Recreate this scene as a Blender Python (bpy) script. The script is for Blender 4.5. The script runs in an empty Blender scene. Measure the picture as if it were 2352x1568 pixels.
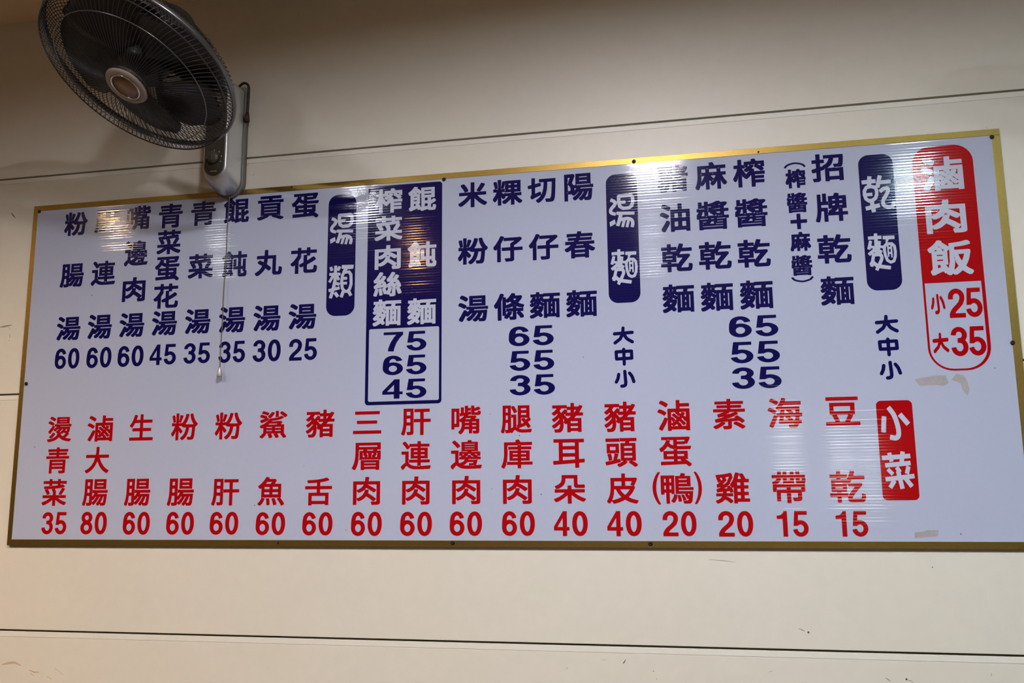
import bpy, bmesh, math, random
from mathutils import Vector, Matrix
random.seed(4)
scene = bpy.context.scene
COL = scene.collection
PI = math.pi
ZB = 1.41            # height of the menu board's lower edge above the floor
CEIL = 2.868
WALL_Y = 0.007       # face of the wall; the board's printed face is y = 0

# ------------------------------------------------------------------ camera
cam_data = bpy.data.cameras.new('camera')
cam_data.sensor_width = 36.0
cam_data.lens = 36.0 * 2050.0 / 2352.0
cam_data.clip_start = 0.05
camera = bpy.data.objects.new('camera', cam_data)
COL.objects.link(camera)
right = Vector((0.979814, 0.199710, -0.008961))
down = Vector((-0.041139, 0.157566, -0.986651))
fwd = Vector((-0.195632, 0.967103, 0.162602))
m = Matrix((( right.x, -down.x, -fwd.x, 1.736933),
            ( right.y, -down.y, -fwd.y, -2.036345),
            ( right.z, -down.z, -fwd.z, 0.131171 + ZB),
            (0, 0, 0, 1)))
camera.matrix_world = m
scene.camera = camera

# ------------------------------------------------------------------ world, exposure
world = bpy.data.worlds.new('world')
scene.world = world
world.use_nodes = True
world.node_tree.nodes['Background'].inputs[0].default_value = (0.9, 0.95, 1.0, 1)
world.node_tree.nodes['Background'].inputs[1].default_value = 0.05
scene.view_settings.view_transform = 'Standard'
scene.view_settings.look = 'None'
scene.view_settings.exposure = 0.06
scene.view_settings.gamma = 1.0
scene.view_settings.use_curve_mapping = False

# x, y, radius, depth of the reflector below the ceiling, emitted colour, label
LAMPS = [
    (-0.955, -1.64, 0.072, 0.041, (1560, 1020, 570), 'warm amber downlight in the ceiling beyond the left end of the menu board'),
    (0.29, -1.66, 0.070, 0.019, (360, 365, 385), 'white downlight in the ceiling out from the wall fan'),
    (1.62, -1.56, 0.090, 0.0135, (635, 600, 630), 'white downlight in the ceiling out from the middle of the menu board'),
    (2.72, -1.98, 0.075, 0.008, (230, 320, 360), 'white downlight in the ceiling out from the right end of the menu board'),
    (0.25, -2.62, 0.045, 0.012, (300, 150, 50), 'small amber downlight in the ceiling behind the camera'),
    (-0.80, -2.35, 0.060, 0.015, (70, 70, 72), 'dim white downlight in the ceiling next to an amber one'),
    (3.95, -1.75, 0.080, 0.012, (450, 510, 540), 'white downlight in the ceiling near the right wall'),
    (1.55, -2.75, 0.060, 0.015, (70, 70, 70), 'dim white downlight in the ceiling behind the camera'),
]

# ------------------------------------------------------------------ helpers
def link(o, parent=None):
    COL.objects.link(o)
    if parent is not None:
        o.parent = parent
    return o

def tag(o, label=None, cat=None, group=None, kind=None):
    if label: o['label'] = label
    if cat: o['category'] = cat
    if group: o['group'] = group
    if kind: o['kind'] = kind
    return o

def empty(name, loc=(0, 0, 0), parent=None):
    o = bpy.data.objects.new(name, None)
    o.empty_display_size = 0.05
    o.location = loc
    return link(o, parent)

def obj(name, bm, mat, parent=None, smooth=False, mtx=None):
    me = bpy.data.meshes.new(name)
    bmesh.ops.recalc_face_normals(bm, faces=bm.faces)
    bm.to_mesh(me)
    bm.free()
    if mat: me.materials.append(mat)
    if smooth:
        for p in me.polygons: p.use_smooth = True
    o = bpy.data.objects.new(name, me)
    link(o, parent)
    if mtx is not None: o.matrix_local = mtx
    return o

def add_box(bm, x0, x1, y0, y1, z0, z1, bevel=0.0):
    vs = [bm.verts.new((x, y, z)) for x in (x0, x1) for y in (y0, y1) for z in (z0, z1)]
    fs = []
    for f in ((0, 1, 3, 2), (4, 6, 7, 5), (0, 4, 5, 1), (2, 3, 7, 6), (0, 2, 6, 4), (1, 5, 7, 3)):
        fs.append(bm.faces.new([vs[i] for i in f]))
    if bevel:
        es = list({e for f in fs for e in f.edges})
        bmesh.ops.bevel(bm, geom=es, offset=bevel, segments=2, affect='EDGES', profile=0.6)

def add_tube(bm, pts, r, n=8, closed=False, caps=True):
    pts = [Vector(p) for p in pts]
    k = len(pts)
    rings = []
    ref = None
    for i, p in enumerate(pts):
        if closed:
            t = pts[(i + 1) % k] - pts[i - 1]
        else:
            t = pts[min(i + 1, k - 1)] - pts[max(i - 1, 0)]
        t.normalize()
        if ref is None:
            ref = Vector((0, 0, 1)) if abs(t.z) < 0.9 else Vector((1, 0, 0))
        a = (ref - t * ref.dot(t)).normalized()
        ref = a
        b = t.cross(a)
        rr = r[i] if isinstance(r, (list, tuple)) else r
        rings.append([bm.verts.new(p + (a * math.cos(2 * PI * j / n) + b * math.sin(2 * PI * j / n)) * rr) for j in range(n)])
    for i in range(k if closed else k - 1):
        A, B = rings[i], rings[(i + 1) % k]
        for j in range(n):
            bm.faces.new((A[j], A[(j + 1) % n], B[(j + 1) % n], B[j]))
    if caps and not closed:
        bm.faces.new(rings[0][::-1]); bm.faces.new(rings[-1])

def add_lathe(bm, prof, n=48, close=False):
    """profile of (radius, height) turned about local z"""
    rings = []
    for r, z in prof:
        if r < 1e-6:
            rings.append([bm.verts.new((0, 0, z))])
        else:
            rings.append([bm.verts.new((r * math.cos(2 * PI * j / n), r * math.sin(2 * PI * j / n), z)) for j in range(n)])
    pr = list(zip(rings, rings[1:])) + ([(rings[-1], rings[0])] if close else [])
    for A, B in pr:
        for j in range(n):
            a0, a1 = A[j % len(A)], A[(j + 1) % len(A)]
            b0, b1 = B[j % len(B)], B[(j + 1) % len(B)]
            f = []
            for v in (a0, a1, b1, b0):
                if v not in f: f.append(v)
            if len(f) > 2: bm.faces.new(f)

def rounded(x0, z0, x1, z1, r, n=8, rb=None):
    rb = r if rb is None else rb
    P = []
    for cx, cz, a0, rr in ((x1 - r, z1 - r, 0, r), (x0 + r, z1 - r, 90, r), (x0 + rb, z0 + rb, 180, rb), (x1 - rb, z0 + rb, 270, rb)):
        for k in range(n + 1):
            a = math.radians(a0 + 90 * k / n)
            P.append((cx + rr * math.cos(a), cz + rr * math.sin(a)))
    return P

def fill_mesh(name, loops):
    """flat film from closed outlines (holes allowed): unit thick, lying in x-z, facing -y"""
    cu = bpy.data.curves.new(name, 'CURVE')
    cu.dimensions = '2D'
    cu.fill_mode = 'BOTH'
    cu.extrude = 0.5
    for l in loops:
        s = cu.splines.new('POLY')
        s.points.add(len(l) - 1)
        for p, (x, z) in zip(s.points, l):
            p.co = (x, z, 0, 1)
        s.use_cyclic_u = True
    o = bpy.data.objects.new(name, cu)
    me = bpy.data.meshes.new_from_object(o)
    me.name = name
    bpy.data.objects.remove(o)
    bpy.data.curves.remove(cu)
    me.transform(Matrix.Rotation(PI / 2, 4, 'X'))
    return me

# ------------------------------------------------------------------ materials
def mat(name, col, rough=0.5, metal=0.0, spec=0.5, coat=0.0):
    m = bpy.data.materials.new(name)
    m.use_nodes = True
    b = m.node_tree.nodes['Principled BSDF']
    b.inputs['Base Color'].default_value = (*col, 1)
    b.inputs['Roughness'].default_value = rough
    b.inputs['Metallic'].default_value = metal
    b.inputs['Specular IOR Level'].default_value = spec
    b.inputs['Coat Weight'].default_value = coat
    return m

def nn(m, t, **kw):
    n = m.node_tree.nodes.new(t)
    for k, v in kw.items(): setattr(n, k, v)
    return n

def mottle(m, col, amount=0.05, scale=3.0, fine=60.0, bump=0.0):
    """slight uneven paint / grime in the base colour"""
    nt = m.node_tree; L = nt.links
    b = nt.nodes['Principled BSDF']
    tc = nn(m, 'ShaderNodeTexCoord')
    n1 = nn(m, 'ShaderNodeTexNoise'); n1.inputs['Scale'].default_value = scale; n1.inputs['Detail'].default_value = 5
    n2 = nn(m, 'ShaderNodeTexNoise'); n2.inputs['Scale'].default_value = fine; n2.inputs['Detail'].default_value = 3
    L.new(tc.outputs['Object'], n1.inputs['Vector']); L.new(tc.outputs['Object'], n2.inputs['Vector'])
    ad = nn(m, 'ShaderNodeMath', operation='ADD'); L.new(n1.outputs['Fac'], ad.inputs[0]); L.new(n2.outputs['Fac'], ad.inputs[1])
    mr = nn(m, 'ShaderNodeMapRange')
    mr.inputs['From Min'].default_value = 0.6; mr.inputs['From Max'].default_value = 1.4
    mr.inputs['To Min'].default_value = 1 - amount; mr.inputs['To Max'].default_value = 1 + amount
    L.new(ad.outputs[0], mr.inputs['Value'])
    hv = nn(m, 'ShaderNodeVectorMath', operation='SCALE'); hv.inputs[0].default_value = col
    L.new(mr.outputs[0], hv.inputs['Scale'])
    L.new(hv.outputs[0], b.inputs['Base Color'])
    if bump:
        bp = nn(m, 'ShaderNodeBump'); bp.inputs['Strength'].default_value = bump; bp.inputs['Distance'].default_value = 0.001
        L.new(n2.outputs['Fac'], bp.inputs['Height']); L.new(bp.outputs['Normal'], b.inputs['Normal'])
    return m

def flutes(m, slope=0.044, pitch=0.0066):
    """fine horizontal flutes of the corrugated plastic sheet: a relief in the shading normal"""
    nt = m.node_tree; L = nt.links
    b = nt.nodes['Principled BSDF']
    g = nn(m, 'ShaderNodeNewGeometry')
    sp = nn(m, 'ShaderNodeSeparateXYZ'); L.new(g.outputs['Position'], sp.inputs[0])
    k = nn(m, 'ShaderNodeMath', operation='MULTIPLY'); k.inputs[1].default_value = 2 * PI / pitch
    L.new(sp.outputs['Z'], k.inputs[0])
    s = nn(m, 'ShaderNodeMath', operation='SINE'); L.new(k.outputs[0], s.inputs[0])
    no = nn(m, 'ShaderNodeTexNoise'); no.inputs['Scale'].default_value = 1.0; no.inputs['Detail'].default_value = 4
    mp = nn(m, 'ShaderNodeVectorMath', operation='MULTIPLY'); mp.inputs[1].default_value = (4, 4, 150)
    L.new(g.outputs['Position'], mp.inputs[0]); L.new(mp.outputs[0], no.inputs['Vector'])
    nr = nn(m, 'ShaderNodeMapRange'); nr.inputs['To Min'].default_value = -0.22; nr.inputs['To Max'].default_value = 0.22
    L.new(no.outputs['Fac'], nr.inputs['Value'])
    # every flute is pressed a little differently
    n2 = nn(m, 'ShaderNodeTexNoise'); n2.inputs['Scale'].default_value = 1.0; n2.inputs['Detail'].default_value = 2
    m2 = nn(m, 'ShaderNodeVectorMath', operation='MULTIPLY'); m2.inputs[1].default_value = (2.5, 2.5, 110)
    L.new(g.outputs['Position'], m2.inputs[0]); L.new(m2.outputs[0], n2.inputs['Vector'])
    r2 = nn(m, 'ShaderNodeMapRange'); r2.inputs['From Min'].default_value = 0.3; r2.inputs['From Max'].default_value = 0.7
    r2.inputs['To Min'].default_value = 0.12; r2.inputs['To Max'].default_value = 1.0
    L.new(n2.outputs['Fac'], r2.inputs['Value'])
    p4 = nn(m, 'ShaderNodeMath', operation='MULTIPLY'); L.new(s.outputs[0], p4.inputs[0]); L.new(r2.outputs[0], p4.inputs[1])
    ad = nn(m, 'ShaderNodeMath', operation='ADD'); L.new(p4.outputs[0], ad.inputs[0]); L.new(nr.outputs[0], ad.inputs[1])
    sc = nn(m, 'ShaderNodeMath', operation='MULTIPLY'); sc.inputs[1].default_value = slope; L.new(ad.outputs[0], sc.inputs[0])
    cb = nn(m, 'ShaderNodeCombineXYZ'); L.new(sc.outputs[0], cb.inputs['Z'])
    va = nn(m, 'ShaderNodeVectorMath', operation='ADD'); L.new(g.outputs['Normal'], va.inputs[0]); L.new(cb.outputs[0], va.inputs[1])
    vn = nn(m, 'ShaderNodeVectorMath', operation='NORMALIZE'); L.new(va.outputs[0], vn.inputs[0])
    L.new(vn.outputs[0], b.inputs['Coat Normal'])
    b.inputs['Coat Weight'].default_value = 1.0
    b.inputs['Coat Roughness'].default_value = 0.075
    b.inputs['Coat IOR'].default_value = 1.5
    b.inputs['Specular IOR Level'].default_value = 0.0
    return m

def emit(name, col, strength):
    m = bpy.data.materials.new(name)
    m.use_nodes = True
    nt = m.node_tree
    nt.nodes.clear()
    e = nt.nodes.new('ShaderNodeEmission'); o = nt.nodes.new('ShaderNodeOutputMaterial')
    e.inputs[0].default_value = (*col, 1); e.inputs[1].default_value = strength
    nt.links.new(e.outputs[0], o.inputs[0])
    return m

M = {}
M['wall'] = mottle(mat('cream_wall_paint', (0.72, 0.69, 0.59), 0.5, spec=1.0), (0.72, 0.69, 0.59), 0.03, 2.5, 40, 0.05)
M['strip'] = mottle(mat('cream_joint_paint', (0.77, 0.75, 0.66), 0.5, spec=1.0), (0.77, 0.75, 0.66), 0.03, 4, 60)
M['backing'] = mat('joint_shadow_timber', (0.10, 0.075, 0.045), 0.9)
M['ceiling'] = mottle(mat('ceiling_paint', (0.86, 0.68, 0.46), 0.7), (0.86, 0.68, 0.46), 0.03)
M['room'] = mottle(mat('room_wall_paint', (0.17, 0.11, 0.06), 0.7), (0.17, 0.11, 0.06), 0.04)
M['floor'] = mottle(mat('floor_tile', (0.075, 0.052, 0.032), 0.35), (0.075, 0.052, 0.032), 0.08, 2, 30)
M['board'] = flutes(mottle(mat('white_corrugated_plastic', (0.455, 0.50, 0.645), 0.5), (0.455, 0.50, 0.645), 0.02, 3, 90))
M['navy'] = flutes(mat('navy_vinyl', (0.006, 0.005, 0.075), 0.10))
M['red'] = flutes(mat('red_vinyl', (0.40, 0.002, 0.005), 0.10))
M['white'] = flutes(mat('white_vinyl', (0.52, 0.56, 0.69), 0.5))
M['gold'] = mottle(mat('gold_film', (0.30, 0.20, 0.050), 0.40, 0.92), (0.30, 0.20, 0.050), 0.10, 9, 120)
M['edge'] = mat('sheet_edge', (0.30, 0.25, 0.17), 0.6)
M['screw'] = mat('black_screw', (0.02, 0.02, 0.022), 0.35, 0.6)
M['tape'] = mottle(mat('old_tape_glue', (0.37, 0.35, 0.345), 0.6), (0.37, 0.35, 0.345), 0.12, 40, 200)
M['speck'] = mat('dirt_speck', (0.14, 0.13, 0.13), 0.8)
M['m_brown'] = mat('brown_mark', (0.22, 0.14, 0.07), 0.9)
M['m_green'] = mat('green_mark', (0.27, 0.31, 0.19), 0.9)
M['m_grey'] = mat('grey_mark', (0.34, 0.31, 0.24), 0.9)
M['m_dark'] = mat('dark_mark', (0.10, 0.09, 0.06), 0.9)
M['m_rust'] = mat('rust_mark', (0.55, 0.40, 0.29), 0.9)
M['silver'] = mat('silver_plastic', (0.60, 0.63, 0.64), 0.30, 0.55, coat=0.3)
M['bodyback'] = mat('grey_plastic', (0.17, 0.17, 0.16), 0.5)
M['panel'] = mat('dark_panel', (0.060, 0.052, 0.040), 0.42)
M['knob'] = mat('dark_knob', (0.085, 0.075, 0.058), 0.4)
M['print'] = mat('panel_print', (0.42, 0.40, 0.33), 0.6)
M['plate'] = mat('amber_plate', (0.45, 0.30, 0.16), 0.5)
M['wire'] = mat('dark_wire', (0.060, 0.062, 0.068), 0.32, 0.7)
M['band'] = mat('guard_band', (0.16, 0.165, 0.17), 0.28, 0.8)
M['blade'] = mat('smoky_blade', (0.020, 0.016, 0.015), 0.38, spec=0.35)
M['motor'] = mat('motor_cover', (0.035, 0.032, 0.030), 0.5)
M['badge'] = mat('beige_medallion', (0.27, 0.215, 0.175), 0.45)
M['badge_mid'] = mat('brown_medallion', (0.20, 0.105, 0.06), 0.4)
M['chrome'] = mat('chrome_ring', (0.6, 0.6, 0.62), 0.2, 0.9)
M['cord'] = mat('pull_cord', (0.13, 0.12, 0.09), 0.7)
M['bob'] = mat('silver_bob', (0.42, 0.40, 0.38), 0.35, 0.3)
M['cable'] = mat('black_cable', (0.022, 0.020, 0.018), 0.5)
M['grip'] = mat('maroon_grip', (0.05, 0.015, 0.015), 0.5)
M['trim'] = mat('lamp_trim', (0.10, 0.10, 0.10), 0.5)

# ------------------------------------------------------------------ the room
X0, X1, YF = -3.4, 5.4, -5.4
wall = empty('wall_back', (0, 0, 0)); tag(wall, kind='structure')
bm = bmesh.new(); add_box(bm, X0, X1, WALL_Y + 0.012, WALL_Y + 0.09, 0, CEIL)
obj('backing', bm, M['backing'], wall)
seams = [0.60, ZB - 0.2105, ZB + 0.3893, ZB + 0.9895]     # centre of each open joint
GAP, STRIP, HAIR = 0.0050, 0.0125, 0.0007
lo = 0.0
for i, z in enumerate(seams + [None]):
    top = (z - GAP / 2 - STRIP - HAIR) if z else CEIL
    bm = bmesh.new(); add_box(bm, X0, X1, WALL_Y, WALL_Y + 0.012, lo, top, 0.0006)
    obj('wall_panel', bm, M['wall'], wall)
    if z:
        bm = bmesh.new(); add_box(bm, X0, X1, WALL_Y - 0.0002, WALL_Y + 0.012, z - GAP / 2 - STRIP, z - GAP / 2, 0.0005)
        add_box(bm, X0, X1, WALL_Y + 0.0009, WALL_Y + 0.012, z - GAP / 2 - STRIP - HAIR * 1.5, z - GAP / 2 - STRIP - 0.00001)
        obj('joint_strip', bm, M['strip'], wall)
        lo = z + GAP / 2

def box_struct(name, m, *a):
    bm = bmesh.new(); add_box(bm, *a)
    return tag(obj(name, bm, M[m]), kind='structure')
box_struct('floor', 'floor', X0 - 0.1, X1 + 0.1, YF - 0.1, 0.1, -0.1, 0)
box_struct('ceiling', 'ceiling', X0 - 0.1, X1 + 0.1, YF - 0.1, 0.1, CEIL, CEIL + 0.1)
box_struct('wall_left', 'room', X0 - 0.1, X0, YF, 0.0, 0, CEIL)
box_struct('wall_right', 'room', X1, X1 + 0.1, YF, 0.0, 0, CEIL)
box_struct('wall_front', 'room', X0 - 0.1, X1 + 0.1, YF - 0.1, YF, 0, CEIL)

# ------------------------------------------------------------------ recessed ceiling lamps
for i, (x, y, r, d, c, lab) in enumerate(LAMPS):
    t = empty('downlight', (x, y, CEIL)); tag(t, lab, 'ceiling light', 'downlights in the ceiling')
    bm = bmesh.new(); add_lathe(bm, [(r, 0.0), (r + 0.016, 0.0), (r + 0.014, -d), (r + 0.001, -d)], 48, True)
    obj('reflector_ring', bm, M['trim'], t, True)
    bm = bmesh.new(); add_lathe(bm, [(0, -0.0005), (r, -0.0005), (r, -0.0015), (0, -0.0015)], 48)
    obj('diffuser', bm, emit('lamp_glow_%d' % i, [v / 1000 for v in c], 1000), t)
# lit lamps on the far wall that the board mirrors faintly at its right end
for i, (x, z, w, h) in enumerate(((2.46, 0.46, 0.17, 0.22), (2.86, 0.30, 0.14, 0.24), (3.06, 0.26, 0.13, 0.20))):
    t = empty('wall_lamp', (x, YF, ZB + z))
    tag(t, ('lit wall lamp on the far wall, nearest the middle of the room', 'lit wall lamp on the far wall, between two others', 'lit wall lamp on the far wall, nearest the right wall')[i], 'wall light', 'lamps on the far wall')
    bm = bmesh.new(); add_box(bm, -w / 2 - .012, w / 2 + .012, 0, 0.02, -h / 2 - .012, h / 2 + .012, 0.004)
    obj('back_plate', bm, M['trim'], t)
    bm = bmesh.new(); add_box(bm, -w / 2, w / 2, 0.02, 0.06, -h / 2, h / 2, 0.01)
    obj('lamp_shade', bm, emit('wall_lamp_glow_%d' % i, (1, 0.97, 0.9), 12), t)

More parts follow.
